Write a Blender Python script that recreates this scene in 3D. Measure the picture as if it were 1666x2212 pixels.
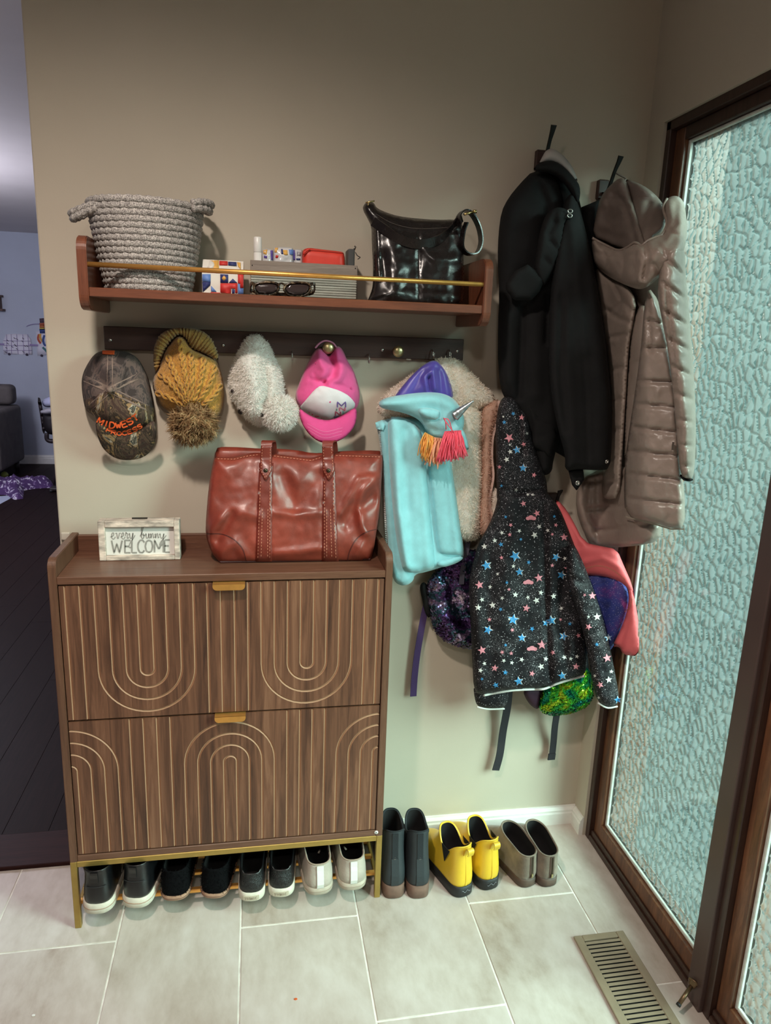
import bpy, bmesh, math, random
import numpy as np
from mathutils import Vector, Matrix, noise as mnoise
from mathutils.geometry import delaunay_2d_cdt

for o in list(bpy.data.objects):
    bpy.data.objects.remove(o, do_unlink=True)
scene = bpy.context.scene
C = scene.collection

# ------------------------------------------------------------------ camera
CAM = np.array([0.5183, -1.8814, 1.4883])
YAW, PITCH, ROLL, FPX = -0.1828, -0.2356, 0.0366, 1554.0
IW, IH = 1666.0, 2212.0
_f = np.array([-math.sin(YAW) * math.cos(PITCH), math.cos(YAW) * math.cos(PITCH), math.sin(PITCH)])
_r = np.cross(_f, [0, 0, 1]); _r /= np.linalg.norm(_r)
_u = np.cross(_r, _f)
_R = _r * math.cos(ROLL) + _u * math.sin(ROLL)
_U = -_r * math.sin(ROLL) + _u * math.cos(ROLL)
cam_data = bpy.data.cameras.new('camera')
cam = bpy.data.objects.new('camera', cam_data)
C.objects.link(cam)
cam_data.sensor_fit = 'VERTICAL'
cam_data.sensor_height = 24.0
cam_data.lens = FPX / IH * 24.0
cam_data.clip_start = 0.01
cam.matrix_world = Matrix(((_R[0], _U[0], -_f[0], CAM[0]), (_R[1], _U[1], -_f[1], CAM[1]),
                           (_R[2], _U[2], -_f[2], CAM[2]), (0, 0, 0, 1)))
scene.camera = cam

# ------------------------------------------------------------------ world, lights, exposure
world = bpy.data.worlds.new('sky')
scene.world = world
world.use_nodes = True
_bg = world.node_tree.nodes['Background']
_bg.inputs[0].default_value = (0.74, 0.94, 1.0, 1)
_bg.inputs[1].default_value = 1.2

def add_light(name, kind, loc, target, energy, color, **kw):
    d = bpy.data.lights.new(name, kind)
    d.energy = energy
    d.color = color
    for k, v in kw.items():
        setattr(d, k, v)
    o = bpy.data.objects.new(name, d)
    C.objects.link(o)
    o.location = loc
    v = Vector(target) - Vector(loc)
    o.rotation_euler = v.to_track_quat('-Z', 'Y').to_euler()
    return o

# soft hazy sun on the porch side
add_light('sun', 'SUN', (6, -5, 5), (6 - 1.0, -5 + 0.9, 5 - 0.72), 21.0, (0.84, 1.0, 0.89), angle=math.radians(40))
# recessed ceiling downlight of the entry (warm), plus an unseen spot behind for even fill
add_light('ceiling_downlight', 'SPOT', (0.25, -1.20, 2.40), (0.30, -0.70, 0.0), 98, (1.0, 0.87, 0.77),
          spot_size=math.radians(142), spot_blend=1.0, shadow_soft_size=0.045)
add_light('hall_fill_spot', 'SPOT', (0.45, -2.35, 2.40), (0.5, -1.6, 0.0), 48, (1.0, 0.90, 0.82),
          spot_size=math.radians(150), spot_blend=1.0, shadow_soft_size=0.08)
# light portals in the glazed openings guide the daylight into the rooms
def portal(name, loc, target, sx, sy):
    o = add_light(name, 'AREA', loc, target, 1, (1, 1, 1), shape='RECTANGLE', size=sx, size_y=sy)
    o.data.cycles.is_portal = True
    return o
portal('entry_glass_portal', (1.66, -0.75, 1.05), (0.0, -0.75, 1.05), 1.45, 2.1)
# added cool point light without a fixture, stands in for window daylight
add_light('living_room_fill', 'POINT', (-1.9, 2.9, 1.95), (-1.9, 2.9, 0), 120, (0.84, 0.85, 1.0), shadow_soft_size=0.25)

vs = scene.view_settings
vs.view_transform = 'Standard'
vs.look = 'None'
vs.gamma = 1.0
vs.use_curve_mapping = False
vs.exposure = 0.0
scene.cycles.use_denoising = True
scene.cycles.max_bounces = 8
scene.cycles.diffuse_bounces = 4
scene.cycles.transparent_max_bounces = 12
scene.cycles.caustics_reflective = False
scene.cycles.caustics_refractive = False
scene.cycles.sample_clamp_indirect = 4.0

# ------------------------------------------------------------------ helpers
def at_np(P, Y):
    P = np.atleast_2d(np.asarray(P, float))
    d = _f + np.outer((P[:, 0] - IW / 2) / FPX, _R) - np.outer((P[:, 1] - IH / 2) / FPX, _U)
    t = (np.broadcast_to(np.asarray(Y, float), (len(P),)) - CAM[1]) / d[:, 1]
    return CAM + d * t[:, None]

def at(x, y, Y):
    return Vector(at_np([(x, y)], Y)[0])

def on_z(x, y, z=0.0):
    d = _f + _R * (x - IW / 2) / FPX - _U * (y - IH / 2) / FPX
    return Vector(CAM + d * ((z - CAM[2]) / d[2]))

def on_x(x, y, X):
    d = _f + _R * (x - IW / 2) / FPX - _U * (y - IH / 2) / FPX
    return Vector(CAM + d * ((X - CAM[0]) / d[0]))

def to_px(P):
    d = np.atleast_2d(np.asarray(P, float)) - CAM
    z = d @ _f
    return np.stack([IW / 2 + FPX * (d @ _R) / z, IH / 2 - FPX * (d @ _U) / z], 1)

def tag(o, label=None, cat=None, group=None, kind=None):
    if label: o['label'] = label
    if cat: o['category'] = cat
    if group: o['group'] = group
    if kind: o['kind'] = kind
    return o

def thing(name, label, cat, loc=(0, 0, 0), group=None):
    o = bpy.data.objects.new(name, None)
    C.objects.link(o)
    o.location = loc
    o.empty_display_size = 0.05
    return tag(o, label, cat, group)

def link(name, me, parent=None, kind=None, label=None):
    o = bpy.data.objects.new(name, me)
    C.objects.link(o)
    if parent is not None:
        o.parent = parent
        # geometry is written in world space: undo the parents' placement
        base = Vector((0, 0, 0)); q = parent
        while q is not None:
            base += q.location; q = q.parent
        o.location = -base
    if kind: o['kind'] = kind
    if label: o['label'] = label
    return o

def mesh(name, verts, faces, mats=None, parent=None, smooth=False, fmat=None, kind=None, label=None):
    me = bpy.data.meshes.new(name)
    me.from_pydata([tuple(map(float, v)) for v in verts], [], [tuple(f) for f in faces])
    if mats is not None:
        for m in (mats if isinstance(mats, (list, tuple)) else [mats]):
            me.materials.append(m)
    if fmat is not None:
        me.polygons.foreach_set('material_index', np.asarray(fmat, dtype=np.int32))
    if smooth:
        me.polygons.foreach_set('use_smooth', np.ones(len(me.polygons), dtype=bool))
    me.update()
    return link(name, me, parent, kind, label)

def bm_obj(name, bm, mat=None, parent=None, smooth=False, kind=None, label=None):
    me = bpy.data.meshes.new(name)
    bm.to_mesh(me); bm.free()
    if mat is not None:
        for m in (mat if isinstance(mat, (list, tuple)) else [mat]):
            me.materials.append(m)
    if smooth:
        me.polygons.foreach_set('use_smooth', np.ones(len(me.polygons), dtype=bool))
    return link(name, me, parent, kind, label)

def bm_box(bm, lo, hi, bevel=0.0, seg=2):
    lo = Vector(lo); hi = Vector(hi)
    r = bmesh.ops.create_cube(bm, size=1.0)
    vs_ = r['verts']
    for v in vs_:
        v.co = Vector([lo[i] + (v.co[i] + 0.5) * (hi[i] - lo[i]) for i in range(3)])
    if bevel > 0:
        es = list({e for v in vs_ for e in v.link_edges})
        bmesh.ops.bevel(bm, geom=es, offset=bevel, segments=seg, profile=0.5, affect='EDGES')

def box(name, lo, hi, mat, parent=None, bevel=0.0, seg=2, kind=None, label=None, smooth=False):
    bm = bmesh.new()
    bm_box(bm, lo, hi, bevel, seg)
    return bm_obj(name, bm, mat, parent, smooth, kind, label)

def catmull(pts, n=8, closed=False):
    P = [np.asarray(p, float) for p in pts]
    out = []
    m = len(P)
    rng_ = range(m if closed else m - 1)
    for i in rng_:
        p0 = P[(i - 1) % m] if (closed or i > 0) else 2 * P[0] - P[1]
        p1 = P[i]; p2 = P[(i + 1) % m]
        p3 = P[(i + 2) % m] if (closed or i + 2 < m) else 2 * P[-1] - P[-2]
        for k in range(n):
            t = k / n
            out.append(0.5 * ((2 * p1) + (-p0 + p2) * t + (2 * p0 - 5 * p1 + 4 * p2 - p3) * t * t + (-p0 + 3 * p1 - 3 * p2 + p3) * t ** 3))
    if not closed: out.append(P[-1])
    return np.array(out)

def resample(pts, step, closed=False):
    P = np.asarray(pts, float)
    if closed: P = np.vstack([P, P[:1]])
    L = np.concatenate([[0], np.cumsum(np.linalg.norm(np.diff(P, axis=0), axis=1))])
    n = max(3 if closed else 1, int(round(L[-1] / step)))
    s = np.linspace(0, L[-1], n + 1)
    out = np.stack([np.interp(s, L, P[:, k]) for k in range(P.shape[1])], 1)
    return out[:-1] if closed else out

def tube_geo(pts, rad, seg=8, closed=False, caps=True, flat=None):
    """verts, faces of a round (or flattened) tube along 3D points; rad may be a list"""
    P = [Vector(p) for p in pts]
    n = len(P)
    R_ = rad if isinstance(rad, (list, tuple, np.ndarray)) else [rad] * n
    V = []; F = []
    up = None
    for i in range(n):
        if closed: t = P[(i + 1) % n] - P[i - 1]
        else: t = P[min(i + 1, n - 1)] - P[max(i - 1, 0)]
        if t.length < 1e-9: t = Vector((0, 0, 1))
        t.normalize()
        if up is None:
            a = Vector((0, 0, 1)) if abs(t.z) < 0.9 else Vector((1, 0, 0))
            up = (a - t * a.dot(t)).normalized()
        else:
            up = up - t * up.dot(t)
            if up.length < 1e-6: up = t.orthogonal()
            up.normalize()
        s = t.cross(up)
        for k in range(seg):
            a = 2 * math.pi * k / seg
            V.append(P[i] + (up * math.cos(a) + s * math.sin(a)) * R_[i])
    for i in range(n if closed else n - 1):
        j = (i + 1) % n
        for k in range(seg):
            l = (k + 1) % seg
            F.append((i * seg + k, i * seg + l, j * seg + l, j * seg + k))
    if caps and not closed:
        F.append(tuple(range(seg))[::-1])
        F.append(tuple((n - 1) * seg + k for k in range(seg)))
    return V, F

def tube(name, pts, rad, mat, parent=None, seg=8, closed=False, kind=None, label=None):
    V, F = tube_geo(pts, rad, seg, closed)
    return mesh(name, V, F, mat, parent, True, kind=kind, label=label)

def strap_geo(pts, width, thick, side):
    """flat strap: side = width direction (one vector, or one per point)"""
    P = [Vector(p) for p in pts]
    n = len(P); V = []; F = []
    for i in range(n):
        t = (P[min(i + 1, n - 1)] - P[max(i - 1, 0)]).normalized()
        sd = side[i] if isinstance(side, list) else side
        s = Vector(sd); s = s - t * s.dot(t)
        s.normalize()
        nn = t.cross(s)
        w = width[i] if isinstance(width, (list, tuple)) else width
        for a, b in ((-1, -1), (1, -1), (1, 1), (-1, 1)):
            V.append(P[i] + s * (a * w / 2) + nn * (b * thick / 2))
    for i in range(n - 1):
        for k in range(4):
            l = (k + 1) % 4
            F.append((i * 4 + k, i * 4 + l, i * 4 + 4 + l, i * 4 + 4 + k))
    F.append((0, 1, 2, 3)); F.append(tuple((n - 1) * 4 + k for k in (3, 2, 1, 0)))
    return V, F

def strap(name, pts, width, thick, side, mat, parent=None, label=None):
    V, F = strap_geo(pts, width, thick, side)
    return mesh(name, V, F, mat, parent, label=label)

def join_geo(parts):
    V = []; F = []
    for v, f in parts:
        o = len(V); V += list(v); F += [tuple(i + o for i in q) for q in f]
    return V, F

def lathe_geo(prof, center, axis='z', seg=32, xs=1.0, ys=1.0):
    V = []; F = []
    n = len(prof)
    for r, z in prof:
        for k in range(seg):
            a = 2 * math.pi * k / seg
            c, s = r * math.cos(a) * xs, r * math.sin(a) * ys
            if axis == 'z': V.append(Vector(center) + Vector((c, s, z)))
            elif axis == 'y': V.append(Vector(center) + Vector((c, z, s)))
            else: V.append(Vector(center) + Vector((z, c, s)))
    for i in range(n - 1):
        for k in range(seg):
            l = (k + 1) % seg
            F.append((i * seg + k, i * seg + l, (i + 1) * seg + l, (i + 1) * seg + k))
    if prof[0][0] > 1e-6: F.append(tuple(range(seg))[::-1])
    if prof[-1][0] > 1e-6: F.append(tuple((n - 1) * seg + k for k in range(seg)))
    return V, F

def lathe(name, prof, center, mat, parent=None, axis='z', seg=32, smooth=True, label=None, **kw):
    V, F = lathe_geo(prof, center, axis, seg, **kw)
    return mesh(name, V, F, mat, parent, smooth, label=label)

# ---- soft shapes: an outline drawn on the plane y = Y, filled and swollen into a real volume
def seg_dist(P, poly, closed):
    Q = np.asarray(poly, float)
    A = Q if closed else Q[:-1]
    B = np.roll(Q, -1, 0) if closed else Q[1:]
    best = np.full(len(P), 1e9)
    for a, b in zip(A, B):
        d = b - a; L = d @ d
        t = np.clip(((P - a) @ d) / L, 0, 1) if L > 0 else np.zeros(len(P))
        e = P - a - t[:, None] * d
        best = np.minimum(best, (e * e).sum(1))
    return np.sqrt(best)

def inside(P, poly):
    Q = np.asarray(poly, float)
    x, y = P[:, 0], P[:, 1]
    r = np.zeros(len(P), bool)
    j = len(Q) - 1
    for i in range(len(Q)):
        xi, yi = Q[i]; xj, yj = Q[j]
        if yi != yj:
            c = ((yi > y) != (yj > y)) & (x < (xj - xi) * (y - yi) / (yj - yi) + xi)
            r ^= c
        j = i
    return r

def fill(bound, step, holes=()):
    """triangulate a closed outline with evenly spread inner points"""
    B = np.asarray(bound, float)
    lo, hi = B.min(0), B.max(0)
    rows = np.arange(lo[1] + step * .5, hi[1], step * 0.87)
    G = []
    for i, y in enumerate(rows):
        xs = np.arange(lo[0] + (step * .5 if i % 2 else 0), hi[0], step)
        G.append(np.stack([xs, np.full(len(xs), y)], 1))
    G = np.vstack(G) if G else np.zeros((0, 2))
    if len(G):
        G = G[inside(G, B)]
        if len(G): G = G[seg_dist(G, B, True) > step * 0.55]
        for h in holes:
            if len(G): G = G[~inside(G, h) & (seg_dist(G, h, True) > step * 0.55)]
    loops = [B] + [np.asarray(h, float) for h in holes]
    pts = np.vstack(loops + [G])
    E = []; o = 0
    for l in loops:
        E += [(o + i, o + (i + 1) % len(l)) for i in range(len(l))]; o += len(l)
    rv, re, rf, ov, oe, of = delaunay_2d_cdt([Vector(p) for p in pts], E, [], 0, 1e-5)
    RV = np.array([tuple(v) for v in rv])
    T = np.array([f for f in rf if len(f) == 3])
    cen = RV[T].mean(1)
    k = inside(cen, B)
    for h in holes: k &= ~inside(cen, h)
    T = T[k]
    nb = set()
    for i, src in enumerate(ov):
        if any(s < o for s in src): nb.add(i)
    return RV, T, nb

_noise_cache = {}
def fbm(P, scale, seed=0.0, octv=3):
    return np.array([mnoise.fractal(Vector((x / scale, y / scale, seed)), 0.6, 2.0, octv) for x, y in P])

def puff(name, outline, Y, front, mat, parent=None, back=0.01, R=40, feats=(), step=6, smooth=2, noise_amp=0.0, noise_scale=60,
         seed=0.0, holes=(), extra=None, kind=None, label=None, wall_lim=-0.003, power=0.5, ymax=None, mats=None, fmat=None, zmin=None, xmax=None):
    out = np.asarray(outline, float)
    for _ in range(smooth):   # Chaikin
        nx = np.roll(out, -1, 0)
        out = np.stack([out * .75 + nx * .25, out * .25 + nx * .75], 1).reshape(-1, 2)
    B = resample(out, step, True)
    HB = [resample(h, step, True) for h in holes]
    V2, T, nb = fill(B, step, HB)
    Yf = Y if callable(Y) else (lambda P: np.full(len(P), float(Y)))
    def height(P):
        d = seg_dist(P, B, True)
        for h in HB: d = np.minimum(d, seg_dist(P, h, True))
        t = np.clip(d / R, 0, 1)
        pr = np.power(np.maximum(1 - (1 - t) ** 2, 0), power)
        h = front * pr if not callable(front) else front(P) * pr
        m = np.clip(d / 12.0, 0, 1)
        for f in feats:
            k, line, w, a = f[:4]
            dd = seg_dist(P, line, False)
            if k == 'g': h = h + a * np.exp(-(dd / w) ** 2) * m
            elif k == 'v': h = h + a * np.clip(1 - dd / w, 0, 1) * m
        if noise_amp: h = h + noise_amp * fbm(P, noise_scale, seed) * m
        if extra is not None: h = h + extra(P) * m
        return h, pr
    def surf(P):
        P = np.atleast_2d(np.asarray(P, float))
        h, _ = height(P)
        return Yf(P) - h
    h, pr = height(V2)
    y0 = Yf(V2)
    W = at_np(V2, y0 - h)
    V = [tuple(v) for v in W]
    bk = at_np(V2, np.minimum(y0 + back * pr, wall_lim))
    if zmin is not None or xmax is not None:
        for A_ in (W, bk):
            if zmin is not None: A_[:, 2] = np.maximum(A_[:, 2], zmin)
            if xmax is not None: A_[:, 0] = np.minimum(A_[:, 0], xmax)
        V = [tuple(v) for v in W]
    idx = {}
    for i in range(len(V2)):
        if i in nb: idx[i] = i
        else:
            idx[i] = len(V); V.append(tuple(bk[i]))
    F = []; fm = []
    cen = V2[T].mean(1)
    fmi = fmat(cen) if fmat is not None else np.zeros(len(T), int)
    for q, (a, b, c) in enumerate(T):
        v1 = V2[b] - V2[a]; v2 = V2[c] - V2[a]
        if v1[0] * v2[1] - v1[1] * v2[0] > 0: a, b, c = a, c, b     # px y is down: keep normals toward the room
        F.append((a, b, c)); fm.append(fmi[q])
        F.append((idx[a], idx[c], idx[b])); fm.append(fmi[q])
    o = mesh(name, V, F, mats or mat, parent, True, fmat=fm, kind=kind, label=label)
    o_surf = surf
    return o, o_surf

def patch(name, outline, surf, lift, mat, parent=None, step=6, smooth=0, thick=0.0012, label=None, kind=None):
    """a thin applied piece that follows a soft surface"""
    out = np.asarray(outline, float)
    for _ in range(smooth):
        nx = np.roll(out, -1, 0)
        out = np.stack([out * .75 + nx * .25, out * .25 + nx * .75], 1).reshape(-1, 2)
    B = resample(out, step, True) if smooth else np.vstack([resample(np.array([out[i], out[(i + 1) % len(out)]]), step)[:-1] for i in range(len(out))])
    V2, T, nb = fill(B, step)
    V, F = _sheet(V2, T, B, surf, lift, thick)
    return mesh(name, V, F, mat, parent, True, label=label, kind=kind)

def _sheet(V2, T, B, surf, lift, thick):
    ys = surf(V2)
    a = at_np(V2, ys - lift); b = at_np(V2, ys - lift + thick)
    n = len(V2)
    V = [tuple(v) for v in a] + [tuple(v) for v in b]
    F = []
    cnt = {}
    for p, q, r in T:
        v1 = V2[q] - V2[p]; v2 = V2[r] - V2[p]
        if v1[0] * v2[1] - v1[1] * v2[0] > 0: q, r = r, q
        F.append((p, q, r)); F.append((p + n, r + n, q + n))
        for e in ((p, q), (q, r), (r, p)):
            k = (min(e), max(e)); cnt.setdefault(k, []).append(e)
    for k, es in cnt.items():
        if len(es) == 1:
            i, j = es[0]; F.append((j, i, i + n, j + n))
    return V, F

def ribbon_geo(line, w, surf, lift, step=4):
    """a printed or stitched stroke lying on a surface"""
    L = resample(np.asarray(line, float), step) if len(line) > 1 else np.asarray(line)
    d = np.gradient(L, axis=0)
    d /= np.maximum(np.linalg.norm(d, axis=1), 1e-9)[:, None]
    nrm = np.stack([-d[:, 1], d[:, 0]], 1)
    if np.isscalar(w): w = np.full(len(L), w)
    A = L + nrm * w[:, None] / 2; Bq = L - nrm * w[:, None] / 2
    P = np.vstack([A, Bq])
    W = at_np(P, surf(P) - lift)
    n = len(L)
    return [tuple(v) for v in W], [(i, i + 1, n + i + 1, n + i) for i in range(n - 1)]

def ribbons(name, lines, w, surf, lift, mat, parent=None, step=4, kind=None, label=None):
    V, F = join_geo([ribbon_geo(l, w, surf, lift, step) for l in lines])
    return mesh(name, V, F, mat, parent, kind=kind, label=label)

def dashes(line, on=5, off=4):
    L = resample(np.asarray(line, float), 1.0)
    out = []
    i = 0
    while i + on < len(L):
        out.append(L[[i, i + on]]); i += on + off
    return out

def plane_surf(Y):
    return lambda P: np.full(len(np.atleast_2d(P)), float(Y))

def fur_geo(obj, n, length, width, rng, droop=0.4, front_only=True, curl=0.5, sel=None):
    me = obj.data
    nv = len(me.vertices)
    co = np.empty(nv * 3); me.vertices.foreach_get('co', co); co = co.reshape(-1, 3)
    co = co + np.array(obj.location)      # local to parent frame; parents carry only offsets
    q = obj.parent
    while q is not None:
        co = co + np.array(q.location); q = q.parent
    T = np.array([p.vertices[:] for p in me.polygons if len(p.vertices) == 3])
    A, B, Cc = co[T[:, 0]], co[T[:, 1]], co[T[:, 2]]
    N = np.cross(B - A, Cc - A)
    ar = np.linalg.norm(N, axis=1) / 2
    N = N / np.maximum(np.linalg.norm(N, axis=1), 1e-12)[:, None]
    w = ar.copy()
    if front_only: w[N[:, 1] > 0.25] = 0
    if sel is not None: w[~sel((A + B + Cc) / 3)] = 0
    w /= w.sum()
    k = rng.choice(len(T), n, p=w)
    u, v = rng.random(n), rng.random(n)
    fl = u + v > 1; u[fl] = 1 - u[fl]; v[fl] = 1 - v[fl]
    P = A[k] + (B - A)[k] * u[:, None] + (Cc - A)[k] * v[:, None]
    Nn = N[k]
    D = Nn + rng.normal(0, 0.45 * curl + .15, (n, 3)); D[:, 2] -= droop * 0.5
    D /= np.linalg.norm(D, axis=1)[:, None]
    D2 = D + rng.normal(0, curl, (n, 3)); D2[:, 2] -= droop
    D2 /= np.linalg.norm(D2, axis=1)[:, None]
    L = length * (0.6 + 0.8 * rng.random(n))[:, None]
    S = np.cross(D, rng.normal(0, 1, (n, 3))); S /= np.linalg.norm(S, axis=1)[:, None]
    wd = width
    p0 = P - D * length * 0.15
    p1 = P + D * L * 0.55
    p2 = p1 + D2 * L * 0.5
    V = np.stack([p0 - S * wd, p0 + S * wd, p1 - S * wd * .8, p1 + S * wd * .8, p2], 1).reshape(-1, 3)
    i = np.arange(n) * 5
    F = np.vstack([np.stack([i, i + 1, i + 3], 1), np.stack([i, i + 3, i + 2], 1), np.stack([i + 2, i + 3, i + 4], 1)])
    return V, F

def sequins(name, obj, n, r, mat, parent, seed=1):
    """overlapping little discs scattered over a soft surface"""
    V, F = fur_geo(obj, n, 0.004, 0.001, np.random.default_rng(seed), droop=0, curl=.1)
    P = V.reshape(n, 5, 3)
    c = P[:, 0] * .5 + P[:, 1] * .5; d = P[:, 4] - c
    d /= np.linalg.norm(d, axis=1)[:, None]
    g = np.random.default_rng(seed + 9)
    u = np.cross(d, g.normal(0, 1, (n, 3))); u /= np.linalg.norm(u, axis=1)[:, None]
    w = np.cross(d, u)
    c = c + d * (0.0016 + .0012 * g.random((n, 1)))
    k = 6
    ang = np.arange(k) * 2 * math.pi / k
    W = (c[:, None] + r * (u[:, None] * np.cos(ang)[None, :, None] + w[:, None] * np.sin(ang)[None, :, None])).reshape(-1, 3)
    return mesh(name, W, (np.arange(n * k).reshape(n, k)).tolist(), mat, parent, kind='stuff')

def fur(name, obj, n, length, width, mat, parent, seed=1, **kw):
    V, F = fur_geo(obj, n, length, width, np.random.default_rng(seed), **kw)
    return mesh(name, V, F.tolist(), mat, parent, True, kind='stuff')

# ------------------------------------------------------------------ materials
def lin(c):
    return tuple(((v / 255) / 12.92 if v / 255 <= 0.04045 else ((v / 255 + 0.055) / 1.055) ** 2.4) for v in c[:3]) + (1.0,)

def new_mat(name):
    m = bpy.data.materials.new(name)
    m.use_nodes = True
    nt = m.node_tree
    return m, nt, nt.nodes['Principled BSDF'], nt.nodes, nt.links

def coords(nt, kind='Object', scale=(1, 1, 1), rot=(0, 0, 0)):
    tc = nt.nodes.new('ShaderNodeTexCoord')
    mp = nt.nodes.new('ShaderNodeMapping')
    mp.inputs['Scale'].default_value = scale
    mp.inputs['Rotation'].default_value = rot
    nt.links.new(tc.outputs[kind], mp.inputs[0])
    return mp.outputs[0]

def ntex(nt, vec, scale, detail=4, rough=0.55, dist=0.0):
    n = nt.nodes.new('ShaderNodeTexNoise')
    n.inputs['Scale'].default_value = scale
    n.inputs['Detail'].default_value = detail
    n.inputs['Roughness'].default_value = rough
    n.inputs['Distortion'].default_value = dist
    nt.links.new(vec, n.inputs['Vector'])
    return n.outputs['Fac']

def ramp(nt, fac, stops, interp='LINEAR'):
    r = nt.nodes.new('ShaderNodeValToRGB')
    r.color_ramp.interpolation = interp
    e = r.color_ramp.elements
    while len(e) < len(stops): e.new(0.5)
    for q, (p, c) in zip(e, stops):
        q.position = p; q.color = lin(c) if max(c[:3]) > 1.001 else tuple(c[:3]) + (1,)
    nt.links.new(fac, r.inputs[0])
    return r.outputs[0]

def bump(nt, b, fac, strength, dist=0.002):
    n = nt.nodes.new('ShaderNodeBump')
    n.inputs['Strength'].default_value = strength
    n.inputs['Distance'].default_value = dist
    nt.links.new(fac, n.inputs['Height'])
    nt.links.new(n.outputs[0], b.inputs['Normal'])
    return n

def plain(name, c, rough=0.6, metal=0.0, var=0.0, vscale=20, bmp=0.0, bscale=200, sheen=0.0, coat=0.0, spec=0.5, bdist=0.002, stretch=(1, 1, 1)):
    m, nt, b, N, L = new_mat(name)
    b.inputs['Roughness'].default_value = rough
    b.inputs['Metallic'].default_value = metal
    b.inputs['Specular IOR Level'].default_value = spec
    if sheen:
        b.inputs['Sheen Weight'].default_value = sheen
        b.inputs['Sheen Roughness'].default_value = 0.5
    if coat:
        b.inputs['Coat Weight'].default_value = coat
        b.inputs['Coat Roughness'].default_value = 0.15
    b.inputs['Base Color'].default_value = lin(c)
    if var or bmp: vec = coords(nt, scale=stretch)
    if var:
        f = ntex(nt, vec, vscale, 5)
        lo = [max(0, v * (1 - var)) for v in c]; hi = [min(255, v * (1 + var)) for v in c]
        L.new(ramp(nt, f, [(0.3, lo), (0.7, hi)]), b.inputs['Base Color'])
    if bmp:
        bump(nt, b, ntex(nt, vec, bscale, 3), bmp, bdist)
    return m

def wood(name, cols, grain=(6, 60, 1.2), rough=0.42, scale=6.0, bmp=0.15, coat=0.0):
    """cols dark->light; grain = stretch so that the fibres run along the smallest entry"""
    m, nt, b, N, L = new_mat(name)
    v = coords(nt, scale=grain)
    f1 = ntex(nt, v, scale, 8, 0.62, 0.6)
    f2 = ntex(nt, v, scale * 7, 4, 0.6, 0.2)
    mx = N.new('ShaderNodeMix'); mx.data_type = 'FLOAT'
    mx.inputs[0].default_value = 0.35
    L.new(f1, mx.inputs[2]); L.new(f2, mx.inputs[3])
    k = len(cols)
    L.new(ramp(nt, mx.outputs[0], [(0.28 + 0.44 * i / (k - 1), c) for i, c in enumerate(cols)]), b.inputs['Base Color'])
    b.inputs['Roughness'].default_value = rough
    if coat:
        b.inputs['Coat Weight'].default_value = coat; b.inputs['Coat Roughness'].default_value = 0.2
    bump(nt, b, mx.outputs[0], bmp, 0.0015)
    return m
rnd = random.Random(7)
rng = np.random.default_rng(7)
M = {}
def paint(name, c, rough=0.75):
    m, nt, b, N, L = new_mat(name)
    v = coords(nt)
    f = ntex(nt, v, 3.0, 3)
    L.new(ramp(nt, f, [(0.3, [x * 0.985 for x in c]), (0.7, [min(255, x * 1.015) for x in c])]), b.inputs['Base Color'])
    b.inputs['Roughness'].default_value = rough
    bump(nt, b, ntex(nt, v, 260, 3), 0.12, 0.001)
    return m
M['wall'] = paint('greige_wall_paint', (194, 184, 167))
M['wall_far'] = paint('pale_blue_wall_paint', (186, 192, 206))
M['ceiling'] = paint('ceiling_white', (214, 206, 204))
M['white_trim'] = plain('white_trim_paint', (232, 230, 224), 0.35, var=0.02, vscale=30)
M['grout'] = plain('grout', (236, 230, 222), 0.9, var=0.10, vscale=25, bmp=0.3, bscale=400)
M['frame_wood'] = wood('window_frame_wood', [(58, 36, 26), (104, 66, 44), (138, 92, 62)], (14, 14, 1.2), 0.38, 5, 0.1)
M['frame_dark'] = wood('dark_frame_stain', [(38, 24, 20), (58, 38, 31), (70, 46, 38)], (14, 14, 1.2), 0.36, 5, 0.08)
M['post'] = plain('brown_painted_post', (76, 58, 54), 0.42, var=0.05, vscale=8)
M['bead'] = plain('pale_glazing_bead', (206, 208, 200), 0.35, var=0.06, vscale=60)
M['plank'] = wood('dark_plank', [(20, 12, 11), (31, 19, 17), (40, 26, 23)], (30, 1.6, 10), 0.55, 4, 0.12)
M['plank'].node_tree.nodes['Principled BSDF'].inputs['Specular IOR Level'].default_value = 0.10
M['threshold'] = wood('threshold_wood', [(30, 14, 13), (46, 22, 20), (58, 30, 26)], (1.5, 30, 10), 0.55, 4, 0.1)
M['threshold'].node_tree.nodes['Principled BSDF'].inputs['Specular IOR Level'].default_value = 0.15

def tile_mat(i):
    m, nt, b, N, L = new_mat('stone_tile_%d' % i)
    v = coords(nt, scale=(1.0, 0.5, 1.0))
    v.node.inputs['Location'].default_value = (i * 3.1, i * 1.7, 0)
    f1 = ntex(nt, v, 4.5, 7, 0.6, 0.5)
    f2 = ntex(nt, v, 38, 4, 0.6)
    mx = N.new('ShaderNodeMix'); mx.data_type = 'FLOAT'; mx.inputs[0].default_value = 0.28
    L.new(f1, mx.inputs[2]); L.new(f2, mx.inputs[3])
    L.new(ramp(nt, mx.outputs[0], [(0.32, (164, 147, 132)), (0.44, (190, 178, 167)), (0.56, (205, 195, 186)), (0.68, (216, 208, 201))]), b.inputs['Base Color'])
    b.inputs['Roughness'].default_value = 0.42
    bump(nt, b, f2, 0.05, 0.001)
    return m
TILE = [tile_mat(i) for i in range(5)]

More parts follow.
